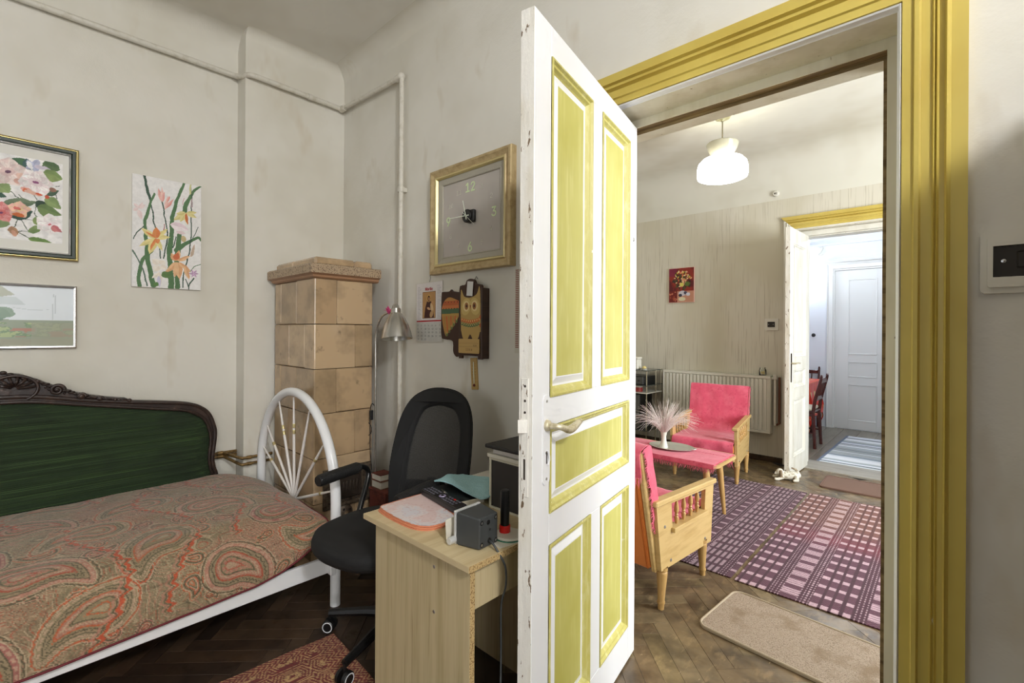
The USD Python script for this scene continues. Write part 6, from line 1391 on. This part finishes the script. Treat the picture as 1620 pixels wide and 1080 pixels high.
for k in range(330):
    az = r.uniform(0, 2 * np.pi); sp = r.uniform(0.3, 1.5) if k % 4 else r.uniform(0, 0.8); L = r.uniform(0.20, 0.285); c, s = math.cos(az), math.sin(az); b = np.array([VX, VY, VZ + 0.09])
    pts = [b + np.array([c, s, 0]) * L * (math.sin(sp) * (q * 0.35 + 0.65 * q ** 1.6)) + np.array([0, 0, 1.0]) * L * (q * math.cos(sp * q * 0.9)) + [0.012 * c * min(q * 8, 1), 0.012 * s * min(q * 8, 1), 0] for q in (0, 0.15, 0.35, 0.6, 0.8, 1.0)]
    fs.append(sweep(pts, [0.0011, 0.0010, 0.0009, 0.0008, 0.0007, 0.0005], 3, caps=False))
t.add("fibres", cat(fs), "fibre", kind="stuff")

# ---------------------------------------------------------------- radiator, lamp, wall things
t = Thing("radiator", "long white ribbed panel radiator on the wallpapered wall", "radiator", (-1.9, 5.25, 0.295))
RX0, RX1, RZ0, RZ1, RY = -2.462, -1.340, 0.296, 0.872, 5.200
t.add("top_grille", cat([box(RX0, RX1, RY, 5.288, RZ1 - 0.006, RZ1, 0.002)]), "radiator_white")
t.add("side_plate", box(RX0, RX0 + 0.006, RY, 5.285, RZ0, RZ1, 0.002), "radiator_white"); t.add("side_plate", box(RX1 - 0.006, RX1, RY, 5.285, RZ0, RZ1, 0.002), "radiator_white")
t.add("rear_panel", box(RX0 + 0.01, RX1 - 0.01, 5.25, 5.282, RZ0 + 0.005, RZ1 - 0.01), "radiator_white")
nr = 27; pitch = (RX1 - RX0 - 0.06) / nr
t.add("front_panel", box(RX0 + 0.004, RX1 - 0.004, RY + 0.020, RY + 0.03, RZ0, RZ1, 0.004), "radiator_white")
rim_ = cat([box(RX0, RX1, RY + 0.002, RY + 0.022, RZ1 - 0.028, RZ1, 0.003), box(RX0, RX1, RY + 0.002, RY + 0.022, RZ0, RZ0 + 0.024, 0.003)])
t.add("panel_rim", rim_, "radiator_white")
for k in range(nr):
    x = RX0 + 0.03 + (k + 0.5) * pitch
    t.add("rib", prism(rrect(x - pitch * 0.30, x + pitch * 0.30, RZ0 + 0.028, RZ1 - 0.034, 0.008, 3).buffer(0), 0.020, (0, RY + 0.022, 0), **XZ), "radiator_white")
t.add("supply_pipe", sweep(smooth_path([(-1.345, 5.25, 0.845), (-1.318, 5.25, 0.85), (-1.312, 5.25, 0.82), (-1.312, 5.25, 0.42), (-1.312, 5.262, 0.40), (-1.312, 5.30, 0.395)]), 0.012, 10), "radiator_white", smooth=50)
t.add("valve", cat([rod((-1.312, 5.25, 0.84), (-1.312, 5.25, 0.885), 0.020, 0.018, 14), rod((-1.34, 5.25, 0.845), (-1.30, 5.25, 0.845), 0.013)]), "socket_white", smooth=40)
t.add("drain_pipe", sweep([(-1.277, 5.275, 0.86), (-1.277, 5.275, 0.40), (-1.30, 5.275, 0.385)], 0.011, 10), "rust_pipe", smooth=50, label="rusty brown pipe")
t = Thing("jar", "small glass jar with flowers standing on top of the radiator", "jar", (-1.422, 5.24, 0.872))
t.add("glass", move(lathe([(0, 0.0), (0.030, 0.0), (0.034, 0.01), (0.034, 0.055), (0.026, 0.068), (0.027, 0.080), (0.0255, 0.080), (0.024, 0.068), (0.032, 0.054), (0.032, 0.012), (0, 0.004)], 24), (-1.422, 5.24, 0.872)), "clear_glass", smooth=40)
t.add("contents", move(cat([ball((0.012 * math.cos(a), 0.012 * math.sin(a), 0.018 + 0.006 * k), 0.010, 1) for k, a in enumerate((0, 2, 4, 1))]), (-1.422, 5.24, 0.872)), "wax_yellow", smooth=40)
PX, PY = -1.349, 3.862
t = Thing("pendant_lamp", "lit pendant lamp with a white opal glass drum under a shallow bowl", "pendant lamp", (PX, PY, 3.05))
t.add("canopy", move(lathe([(0, 3.05), (0.052, 3.05), (0.056, 3.045), (0.060, 3.020), (0.060, 2.995), (0.052, 2.985), (0.016, 2.980), (0.012, 2.965), (0, 2.965)], 32), (PX, PY, 0)), "canopy", smooth=35)
t.add("rod", rod((PX, PY, 2.97), (PX, PY, 2.70), 0.0055), "rod_metal", smooth=40)
t.add("upper_bowl", move(lathe([(0.114, 2.792), (0.118, 2.786), (0.110, 2.755), (0.094, 2.722), (0.078, 2.702), (0.074, 2.692), (0.070, 2.700), (0.090, 2.726), (0.106, 2.758), (0.112, 2.790)], 40), (PX, PY, 0)), "opal_dim", smooth=40, label="shallow upper glass bowl")
t.add("drum_shade", move(lathe([(0.074, 2.692), (0.100, 2.686), (0.150, 2.664), (0.178, 2.632), (0.186, 2.598), (0.187, 2.540), (0.182, 2.522), (0.160, 2.512), (0.08, 2.504), (0, 2.502)], 48), (PX, PY, 0)), "opal_lit", smooth=40, label="glowing white drum shade")
def draw_still_life(p):
    W, H = 0.290, 0.390
    p.c[:] = (112, 28, 24); n = meshkit.fbm(np.stack([p.X * 14, p.Y * 14, p.X * 0], 1), 4, 3); p.mask(n > 0.55, (142, 44, 30), 0.8); p.mask(n < 0.40, (82, 18, 26), 0.8); p.mask((p.X < 0.09) & (p.Y > 0.30), (120, 30, 66), 0.8)
    p.mask((p.Y < 0.125) & (p.X > 0.10), (190, 136, 112)); p.mask((p.Y < 0.125) & (p.X <= 0.10), (110, 30, 24))
    r = np.random.default_rng(4)
    for k in range(60):
        a, d = r.uniform(0, 6.28), r.uniform(0, 1) ** 0.6; x, y = 0.155 + 0.105 * d * math.cos(a), 0.245 + 0.105 * d * math.sin(a)
        p.ell(x, y, r.uniform(0.008, 0.022), r.uniform(0.006, 0.016), [(54, 44, 26), (74, 70, 36), (40, 34, 30)][k % 3], 0.85, r.uniform(0, 3))
    for k in range(52):
        a, d = r.uniform(0, 6.28), r.uniform(0, 1) ** 0.7; x, y = 0.16 + 0.10 * d * math.cos(a), 0.265 + 0.10 * d * math.sin(a)
        p.ell(x, y, r.uniform(0.006, 0.015), r.uniform(0.005, 0.012), [(222, 186, 140), (204, 116, 78), (226, 206, 160), (196, 168, 70), (214, 150, 120)][k % 5], 1.0, r.uniform(0, 3))
    p.ell(0.15, 0.20, 0.024, 0.022, (206, 198, 96)); p.ell(0.215, 0.205, 0.028, 0.026, (86, 108, 46)); p.ell(0.16, 0.10, 0.045, 0.030, (196, 192, 204)); p.ell(0.135, 0.078, 0.020, 0.018, (50, 52, 70)); p.ell(0.195, 0.105, 0.020, 0.018, (70, 66, 92)); p.ell(0.225, 0.088, 0.022, 0.020, (206, 206, 220)); p.ell(0.155, 0.035, 0.042, 0.022, (214, 208, 176))
    for k in range(14):
        p.ell(r.uniform(0.01, 0.09), r.uniform(0.01, 0.12), 0.010, 0.007, [(176, 84, 60), (206, 130, 100)][k % 2], 0.8, r.uniform(0, 3))
t = Thing("canvas_painting", "small red still-life painting of a bouquet on the wallpapered wall", "painting", (-2.29, Y2, 1.64))
t.add("canvas", put(box(-2.439, -2.141, 1.643, 2.039, 0, 0.020, 0.002), (0, Y2, 0), **XZ), "pink_card")
m, tn = painted(0.290, 0.388, 0.004, (-2.435, Y2 - 0.0206, 1.647), (1, 0, 0), (0, 0, 1), (112, 28, 24), draw_still_life)
t.add("print", m, "tint", tint=tn)
t = Thing("light_switch", "square white light switch with a black centre, on the wallpaper beside the far doorway", "switch", (-1.357, Y2, 1.387))
pl = t.add("plate", put(prism(rrect(-1.420, -1.294, 1.328, 1.446, 0.008), 0.010), (0, Y2, 0), **XZ), "socket_white"); t.add("insert", put(box(-1.392, -1.326, 1.360, 1.414, 0.010, 0.014), (0, Y2, 0), **XZ), "bakelite", under=pl, label="black insert")
for x in (-1.382, -1.340):
    t.add("screw", put(move(lathe([(0, 0.002), (0.004, 0.001)], 10), (x, 1.387, 0.014)), (0, Y2, 0), **XZ), "steel", under=pl)
t = Thing("cable_outlet", "small round white outlet on the pale cove above the wallpaper", "outlet", (-1.323, Y2, 2.69))
t.add("body", put(lathe([(0, 0.022), (0.024, 0.020), (0.030, 0.008), (0.030, -0.01)], 20), (-1.323, Y2 - 0.004, 2.70), **XZ), "socket_white", smooth=35); t.add("slot", put(box(-0.010, -0.002, -0.008, 0.008, 0.021, 0.0235), (-1.323, Y2 - 0.004, 2.70), **XZ), "lock_dark"); t.add("slot", put(box(0.004, 0.009, -0.008, 0.008, 0.021, 0.0235), (-1.323, Y2 - 0.004, 2.70), **XZ), "lock_dark")

# ---------------------------------------------------------------- hi-fi shelf in the corner
t = Thing("shelf_unit", "dark glass shelf unit with thin metal posts, left of the radiator", "shelf unit", (-2.80, 5.0, 0))
for i, z in enumerate((0.868, 0.70, 0.615, 0.20)):
    t.add("shelf", box(-3.12, -2.49, 4.86, 5.24, z, z + 0.008, 0.002), "shelf_glass" if i != 2 else "socket_white", label="white shelf" if i == 2 else None)
for x in (-3.10, -2.505):
    for y in (4.88, 5.10, 5.22):
        if y != 5.10 or x > -3:
            t.add("post", rod((x, y, 0), (x, y, 0.872), 0.0065), "rod_metal")
for (nm, lab, x0, x1, y0, y1, z0, z1, m_) in (("amplifier", "grey amplifier on the top compartment of the glass shelf unit", -3.05, -2.56, 4.90, 5.20, 0.709, 0.800, "hifi_black"), ("cassette_deck", "dark hi-fi deck on the lowest compartment of the shelf unit", -3.05, -2.60, 4.90, 5.20, 0.209, 0.602, "hifi_black")):
    t = Thing(nm, lab, "hi-fi", ((x0 + x1) / 2, 5.05, z0))
    t.add("case", box(x0, x1, y0 + 0.01, y1, z0, z1, 0.004), m_); t.add("front", box(x0 + 0.004, x1 - 0.004, y0, y0 + 0.012, z0 + 0.004, z1 - 0.004, 0.003), "hifi_grey")
    for k in range(4):
        t.add("knob", put(lathe([(0, 0.012), (0.010, 0.012), (0.011, 0)], 12), (x1 - 0.05 - 0.06 * k, y0, (z0 + z1) / 2), **XZ), "hifi_black")
t = Thing("tin", "small red tin on the white shelf of the glass shelf unit", "tin", (-2.66, 4.98, 0.624)); t.add("body", move(lathe([(0, 0), (0.05, 0), (0.05, 0.062), (0.046, 0.066), (0, 0.066)], 24), (-2.66, 4.98, 0.6235)), "red_tin", smooth=30); t.add("lid", move(lathe([(0.0515, 0.05), (0.0515, 0.066), (0.048, 0.069), (0, 0.069)], 24), (-2.66, 4.98, 0.6235)), "radiator_white", smooth=30)
t = Thing("ceramic_box", "white ceramic box with grey print on top of the shelf unit", "box", (-2.70, 5.0, 0.877)); t.add("body", rbox(-2.775, -2.655, 4.95, 5.05, 0.877, 0.990, 0.010), "radiator_white", smooth=40); t.add("lid", rbox(-2.78, -2.65, 4.945, 5.055, 0.990, 1.015, 0.010), "radiator_white", smooth=40); t.add("print", cat([box(-2.755, -2.675, 4.9485, 4.9495, z, z + 0.012) for z in (0.91, 0.935, 0.96)]), "print_grey")
t = Thing("candle", "small yellow wax flower on a dish on top of the shelf unit", "candle", (-2.585, 4.98, 0.877)); t.add("dish", move(lathe([(0, 0.004), (0.03, 0.006), (0.036, 0.012), (0.034, 0.012), (0.028, 0.0), (0, 0)], 20), (-2.585, 4.98, 0.877)), "radiator_white", smooth=40); t.add("wax", move(cat([ball((0.012 * math.cos(a), 0.012 * math.sin(a), 0.022), 0.013, 1) for a in (0, 1.26, 2.5, 3.8, 5.0)] + [ball((0, 0, 0.030), 0.012, 1)]), (-2.585, 4.98, 0.877)), "wax_yellow", smooth=50)

# ---------------------------------------------------------------- dog-shaped door stop
dg = blob([[((0.02, 0, 0.040), 0.034), ((0.085, 0, 0.046), 0.036)], [((0.085, 0, 0.046), 0.036), ((0.120, 0, 0.052), 0.028)], [((0.02, 0, 0.042), 0.030), ((-0.012, 0, 0.066), 0.022)], [((-0.016, 0, 0.070), 0.029), ((-0.022, 0.0, 0.062), 0.028)], [((-0.036, 0, 0.058), 0.018), ((-0.052, 0, 0.052), 0.013)],
           [((0.0, 0.030, 0.030), 0.017), ((-0.040, 0.040, 0.012), 0.012), ((-0.058, 0.042, 0.012), 0.0125)], [((0.0, -0.030, 0.030), 0.017), ((-0.035, -0.042, 0.012), 0.012), ((-0.055, -0.044, 0.012), 0.0125)], [((0.105, 0.028, 0.040), 0.022), ((0.112, 0.040, 0.018), 0.014), ((0.090, 0.046, 0.012), 0.012)], [((0.105, -0.028, 0.040), 0.022), ((0.112, -0.042, 0.018), 0.014), ((0.088, -0.048, 0.012), 0.012)],
           [((-0.012, 0.026, 0.078), 0.012), ((-0.010, 0.036, 0.050), 0.011), ((-0.014, 0.038, 0.036), 0.008)], [((-0.012, -0.026, 0.078), 0.012), ((-0.010, -0.036, 0.050), 0.011), ((-0.014, -0.038, 0.036), 0.008)], [((0.125, 0, 0.075), 0.012), ((0.105, 0.004, 0.100), 0.009), ((0.080, 0.008, 0.108), 0.007)]], 0.005)
v = dg.vertices; tn = np.tile(lin((226, 222, 208)), (len(v), 1)); nz = meshkit.fbm(v * 60, 3, 4)
br = lin((142, 124, 100)); ear = (np.abs(v[:, 1]) > 0.024) & (v[:, 0] < 0.0) & (v[:, 2] > 0.030) & (v[:, 0] > -0.026); tail = (v[:, 0] > 0.07) & (v[:, 2] > 0.088)
tn[ear | tail] = br; tn[(nz > 0.60) & (v[:, 0] > 0)] = lin((176, 164, 142)); tn[(np.hypot(v[:, 0] + 0.063, v[:, 1]) < 0.010) & (v[:, 2] > 0.048)] = lin((50, 40, 36))
t = Thing("dog_doorstop", "white and brown spotted toy dog lying against the narrow open door leaf", "toy dog", (-1.120, 4.725, 0.0), 22, local=True)
dg.vertices[:, 2] -= dg.vertices[:, 2].min()
t.add("body", dg, "tint", smooth=True, tint=tn)
for s in (-1, 1):
    t.add("eye", ball((-0.040, s * 0.013, 0.074), 0.0042, 1), "black_plastic", smooth=True)
t.add("nose", ball((-0.065, 0, 0.058), 0.006, 1), "black_plastic", smooth=True)

# ---------------------------------------------------------------- rugs and mats
def plaid(seed, warm):
    def draw(p):
        x, y = p.X, p.Y; H = y.max()
        plum, deep, mid, pale = np.array([80, 28, 52.0]), np.array([62, 22, 44.0]), np.array([118, 72, 92.0]), np.array([202, 168, 180.0])
        if warm:
            f = np.clip((y / H - 0.42) / 0.25, 0, 1)[:, None]; band = np.exp(-((y / H - 0.50) / 0.07) ** 2)[:, None]
            P = plum * (1 - f) + np.array([112, 54, 48.0]) * f; P = P * (1 - band) + np.array([122, 20, 50.0]) * band; M = mid * (1 - f) + np.array([150, 102, 88.0]) * f; A = pale * (1 - 0.35 * f) + np.array([226, 196, 176.0]) * 0.35 * f
        else:
            P = np.tile(plum * 0.95, (len(x), 1)); M = np.tile(mid * 0.92, (len(x), 1)); A = np.tile(pale * 0.95, (len(x), 1))
        tick = (np.floor(x / 0.0085) + np.floor(y / 0.0085)) % 2 == 0
        c = np.where(tick[:, None], P * 0.92, M * 0.80)
        if warm:
            per, z1, z2, z3, pd, wd_, rp, h0 = 0.355, 0.176, 0.222, 0.300, 0.044, 0.031, 0.112, 0.034
        else:
            per, z1, z2, z3, pd, wd_, rp, h0 = 0.270, 0.150, 0.186, 0.232, 0.030, 0.017, 0.105, 0.072
        px = (x + 0.02) % per; ph = y % rp
        A1 = px < z1; dash = (px % pd) < wd_
        lit = A1 & dash & (ph < h0); c[lit] = A[lit] * (0.90 if warm else 0.78)
        gap = A1 & ~dash; c[gap] = P[gap] * 0.75
        B = (px >= z2) & (px < z3); on = B & (ph > (0.046 if warm else 0.078)) & (((y % 0.0105) < 0.0072) if warm else True); c[on] = A[on] * 0.88
        S = ((px >= z1) & (px < z2)) | (px >= z3); st = S & ((x % 0.0155) < 0.0055); c[S] = P[S] * 0.80; dd = st & ((y % 0.026) < 0.015); c[dd] = A[dd] * 0.86
        n = meshkit.noise(np.stack([x * 330, y * 330, x * 0], 1), seed)[:, None]; c = c * (0.86 + 0.28 * n)
        p.c = c
    return draw
def rug(name, label, x0, y0, w, h, draw, step, deg, m="tint_rug"):
    g_, tn_ = painted(w, h, step, (x0, y0, 0.0065), (1, 0, 0), (0, 1, 0), (0, 0, 0), draw)
    g_.vertices[:, 2] += 0.0012 * np.sin(g_.vertices[:, 0] * 19) * np.sin(g_.vertices[:, 1] * 11)
    g_ = turn(g_, deg, (0, 0, 1), (x0, y0, 0)); q = thicken(g_, 0.0045)
    single(name, q, m, label, "rug", tint=np.vstack([tn_, tn_]))
rug("rug", "plum and pale pink chequered rag rug under the coffee table, left of two", -1.600, 2.630, 0.735, 1.83, plaid(3, False), 0.0042, 0.3)
rug("rug", "chequered rag rug fading from plum to reddish brown, right of two", -0.842, 2.625, 0.74, 1.84, plaid(4, True), 0.0042, 0.3)
def floor_mat(label, x0, x1, y0, y1, deg, m1, m2, r):
    t = Thing("door_mat", label, "mat", ((x0 + x1) / 2, (y0 + y1) / 2, 0.0))
    piv = (x0, y0, 0); sh = rrect(x0, x1, y0, y1, r)
    gm = grid(int((x1 - x0) / 0.008), int((y1 - y0) / 0.008), lambda U, V: (x0 + 0.004 + U * (x1 - x0 - 0.008), y0 + 0.004 + V * (y1 - y0 - 0.008), 0.0095 + U * 0))
    gm.vertices[:, 2] += 0.0022 * (meshkit.noise(gm.vertices * 170, 4) - 0.5) + 0.0016 * meshkit.noise(gm.vertices * 9, 2)
    ok = shapely.contains_xy(sh.buffer(-0.006), gm.vertices[:, 0], gm.vertices[:, 1])[gm.faces].all(1)
    t.add("pile", turn(trimesh.Trimesh(gm.vertices, gm.faces[ok], process=False), deg, (0, 0, 1), piv), m1, smooth=True)
    t.add("backing", turn(prism(sh, 0.006, (0, 0, 0.001)), deg, (0, 0, 1), piv), m2)
    ring_ = np.array(sh.buffer(-0.005).exterior.coords)[:-1]
    t.add("binding", turn(sweep(np.column_stack([ring_, np.full(len(ring_), 0.0085)]), 0.006, 8, closed=True), deg, (0, 0, 1), piv), m2, smooth=60)
floor_mat("beige short-pile mat with round corners just inside the doorway", -0.838, 0.02, 2.105, 2.520, -4.5, "mat_beige", "mat_binding", 0.05)
floor_mat("small brown mat in front of the far doorway", -0.842, 0.0, 4.715, 5.125, 1.0, "mat_brown", "mat_brown_binding", 0.04)
def stripes(p):
    r = np.random.default_rng(6); y = p.Y; p.c[:] = (206, 210, 212); k = 0.0
    while k < y.max():
        w = r.uniform(0.012, 0.05); c = [(232, 234, 238), (166, 172, 172), (120, 128, 136), (214, 218, 220), (186, 196, 204), (240, 242, 246)][r.integers(0, 6)]
        p.mask((y >= k) & (y < k + w), c); k += w
    p.mask(p.X < 0.025, (96, 108, 130))
rug("rug", "white, grey and blue striped runner in the third room", -1.030, 5.660, 0.85, 1.64, stripes, 0.010, -1.0)

# ---------------------------------------------------------------- third room: table, chairs, lamp
def dining_chair(label, loc, rz):
    t = Thing("dining_chair", label, "chair", loc, rz, local=True)      # faces +y
    for s in (-1, 1):
        t.add("rear_leg", sweep([(s * 0.165, -0.185, 0), (s * 0.165, -0.165, 0.40), (s * 0.165, -0.185, 0.55), (s * 0.165, -0.245, 0.80)], [0.017, 0.018, 0.017, 0.014], 6), "dark_chair_wood", smooth=30)
        t.add("finial", move(lathe([(0.012, 0), (0.016, 0.008), (0.010, 0.016), (0.014, 0.026), (0.0, 0.038)], 12), (s * 0.165, -0.245, 0.80)), "dark_chair_wood", smooth=40)
        t.add("front_leg", rod((s * 0.165, 0.16, 0), (s * 0.165, 0.16, 0.40), 0.014, 0.019, 8), "dark_chair_wood", smooth=30)
        t.add("side_rail", box(s * 0.165 - 0.011, s * 0.165 + 0.011, -0.165, 0.16, 0.36, 0.40, 0.003), "dark_chair_wood"); t.add("stretcher", rod((s * 0.165, -0.17, 0.17), (s * 0.165, 0.16, 0.17), 0.009), "dark_chair_wood")
    t.add("seat", box(-0.19, 0.19, -0.18, 0.195, 0.402, 0.420, 0.006), "dark_chair_wood"); t.add("cushion", rbox(-0.175, 0.175, -0.16, 0.18, 0.421, 0.455, 0.015), "chair_pad", smooth=50)
    for z, y in ((0.56, -0.188), (0.76, -0.234)):
        t.add("back_rail", box(-0.155, 0.155, y - 0.009, y + 0.009, z - 0.025, z + 0.025, 0.004), "dark_chair_wood")
    for x in (-0.08, 0, 0.08):
        t.add("back_slat", rod((x, -0.190, 0.58), (x, -0.230, 0.74), 0.008), "dark_chair_wood")
dining_chair("dark wooden chair at the side of the red-clothed table, nearest the striped runner", (-1.335, 6.40, 0), 90)
dining_chair("dark wooden chair at the far end of the red-clothed table", (-1.56, 7.575, 0), 180)
t = Thing("dining_table", "dining table mostly hidden behind the narrow door leaf", "table", (-1.80, 7.02, 0))
t.add("tabletop", box(-2.26, -1.305, 6.68, 7.30, 0.672, 0.697, 0.004), "dark_chair_wood")
for x in (-2.20, -1.37):
    for y in (6.74, 7.24):
        t.add("leg", box(x - 0.022, x + 0.022, y - 0.022, y + 0.022, 0, 0.672, 0.003), "dark_chair_wood")
def red_check(p):
    p.c[:] = (206, 44, 24); x, y = p.X, p.Y; p.mask(((x % 0.22) < 0.07) & ((y % 0.22) < 0.07), (216, 170, 118)); p.mask((np.abs((x % 0.22) - 0.11) < 0.006) | (np.abs((y % 0.22) - 0.11) < 0.006), (224, 96, 60))
tcg, tcn = painted(1.86, 1.53, 0.018, (0, 0, 0), (1, 0, 0), (0, 1, 0), (206, 44, 24), red_check)
u, w = tcg.vertices[:, 0] - 0.93, tcg.vertices[:, 1] - 0.765; hx_, hy_ = 0.480, 0.313
ox, oy = np.clip(np.abs(u) - hx_, 0, None), np.clip(np.abs(w) - hy_, 0, None); dp = np.hypot(ox, oy); fl = 0.020 * np.sin(np.arctan2(oy, ox + 1e-9) * 6) + 0.012 * np.sin((u + w) * 22)
tcg.vertices[:, 0] = -1.7825 + np.clip(u, -hx_, hx_) + np.sign(u) * (np.minimum(ox, 0.012) + np.where(ox > 0.012, 0.05 * ox + fl * np.clip(dp * 4, 0, 1) * 0.6, 0)); tcg.vertices[:, 1] = 6.99 + np.clip(w, -hy_, hy_) + np.sign(w) * (np.minimum(oy, 0.012) + np.where(oy > 0.012, 0.05 * oy, 0)); tcg.vertices[:, 2] = 0.7 - np.clip(dp - 0.008, 0, None) * 0.96
single("tablecloth", thicken(tcg, -0.002), "tint_cloth", "red checked tablecloth hanging over the table in the third room", "tablecloth", smooth=False, tint=np.vstack([tcn, tcn]))
t = Thing("wall_lamp", "glowing white globe wall lamp in the third room, just behind the door leaf", "wall lamp", (-1.66, Y3, 2.02))
t.add("globe", ball((-1.66, Y3 - 0.20, 2.06), 0.07, 3), "lamp_globe", smooth=True); t.add("arm", sweep(smooth_path([(-1.66, Y3, 1.95), (-1.66, Y3 - 0.10, 1.93), (-1.66, Y3 - 0.20, 1.99)]), 0.008, 8), "steel", smooth=40); t.add("wall_plate", put(lathe([(0, 0.012), (0.04, 0.010), (0.045, 0)], 20), (-1.66, Y3, 1.95), **XZ), "steel", smooth=40)
single("rotary_switch", put(lathe([(0, 0.024), (0.014, 0.022), (0.022, 0.012), (0.026, 0.0)], 20), (-1.472, Y3, 1.274), **XZ), "bakelite", "round black bakelite knob switch on the white wall of the third room", "switch", smooth=40)
t = Thing("wall_hook", "small pale bracket hook high on the white wall of the third room", "hook", (-1.38, Y3, 2.43))
t.add("bracket", put(sweep(smooth_path([(-0.03, 0.09, 0.004), (0.02, 0.085, 0.012), (0.0, 0.02, 0.02), (-0.03, -0.01, 0.02), (-0.01, -0.03, 0.02), (0.03, -0.005, 0.016)]), 0.006, 6), (-1.38, Y3, 2.42), **XZ), "socket_white", smooth=40)

# ---------------------------------------------------------------- near room: what stands outside the frame and shades the wall
t = Thing("wardrobe", "tall brown wardrobe against the doorway wall, right of the light switch", "wardrobe", (0.85, 1.25, 0))
t.add("carcass", box(0.375, 1.36, 0.90, 1.628, 0.08, 1.93, 0.004), "wardrobe_wood"); t.add("plinth", box(0.39, 1.34, 0.92, 1.62, 0.0, 0.08), "wardrobe_wood"); t.add("crown", box(0.36, 1.38, 0.88, 1.628, 1.93, 1.967, 0.005), "wardrobe_wood")
for x0, x1 in ((0.380, 0.862), (0.868, 1.355)):
    d_ = t.add("door", box(x0, x1, 0.881, 0.899, 0.10, 1.915, 0.003), "wardrobe_wood"); t.add("handle", rod(((x1 - 0.04) if x0 < 0.5 else x0 + 0.04, 0.866, 1.0), ((x1 - 0.04) if x0 < 0.5 else x0 + 0.04, 0.866, 1.12), 0.006), "steel", under=d_)
t = Thing("ceiling_lamp", "round ceiling lamp of the near room", "ceiling lamp", (1.81, -0.25, ZC))
t.add("socket", move(lathe([(0, 3.12), (0.06, 3.12), (0.06, 3.10), (0.0, 3.095)], 20), (1.81, -0.25, 0)), "socket_white", smooth=40)
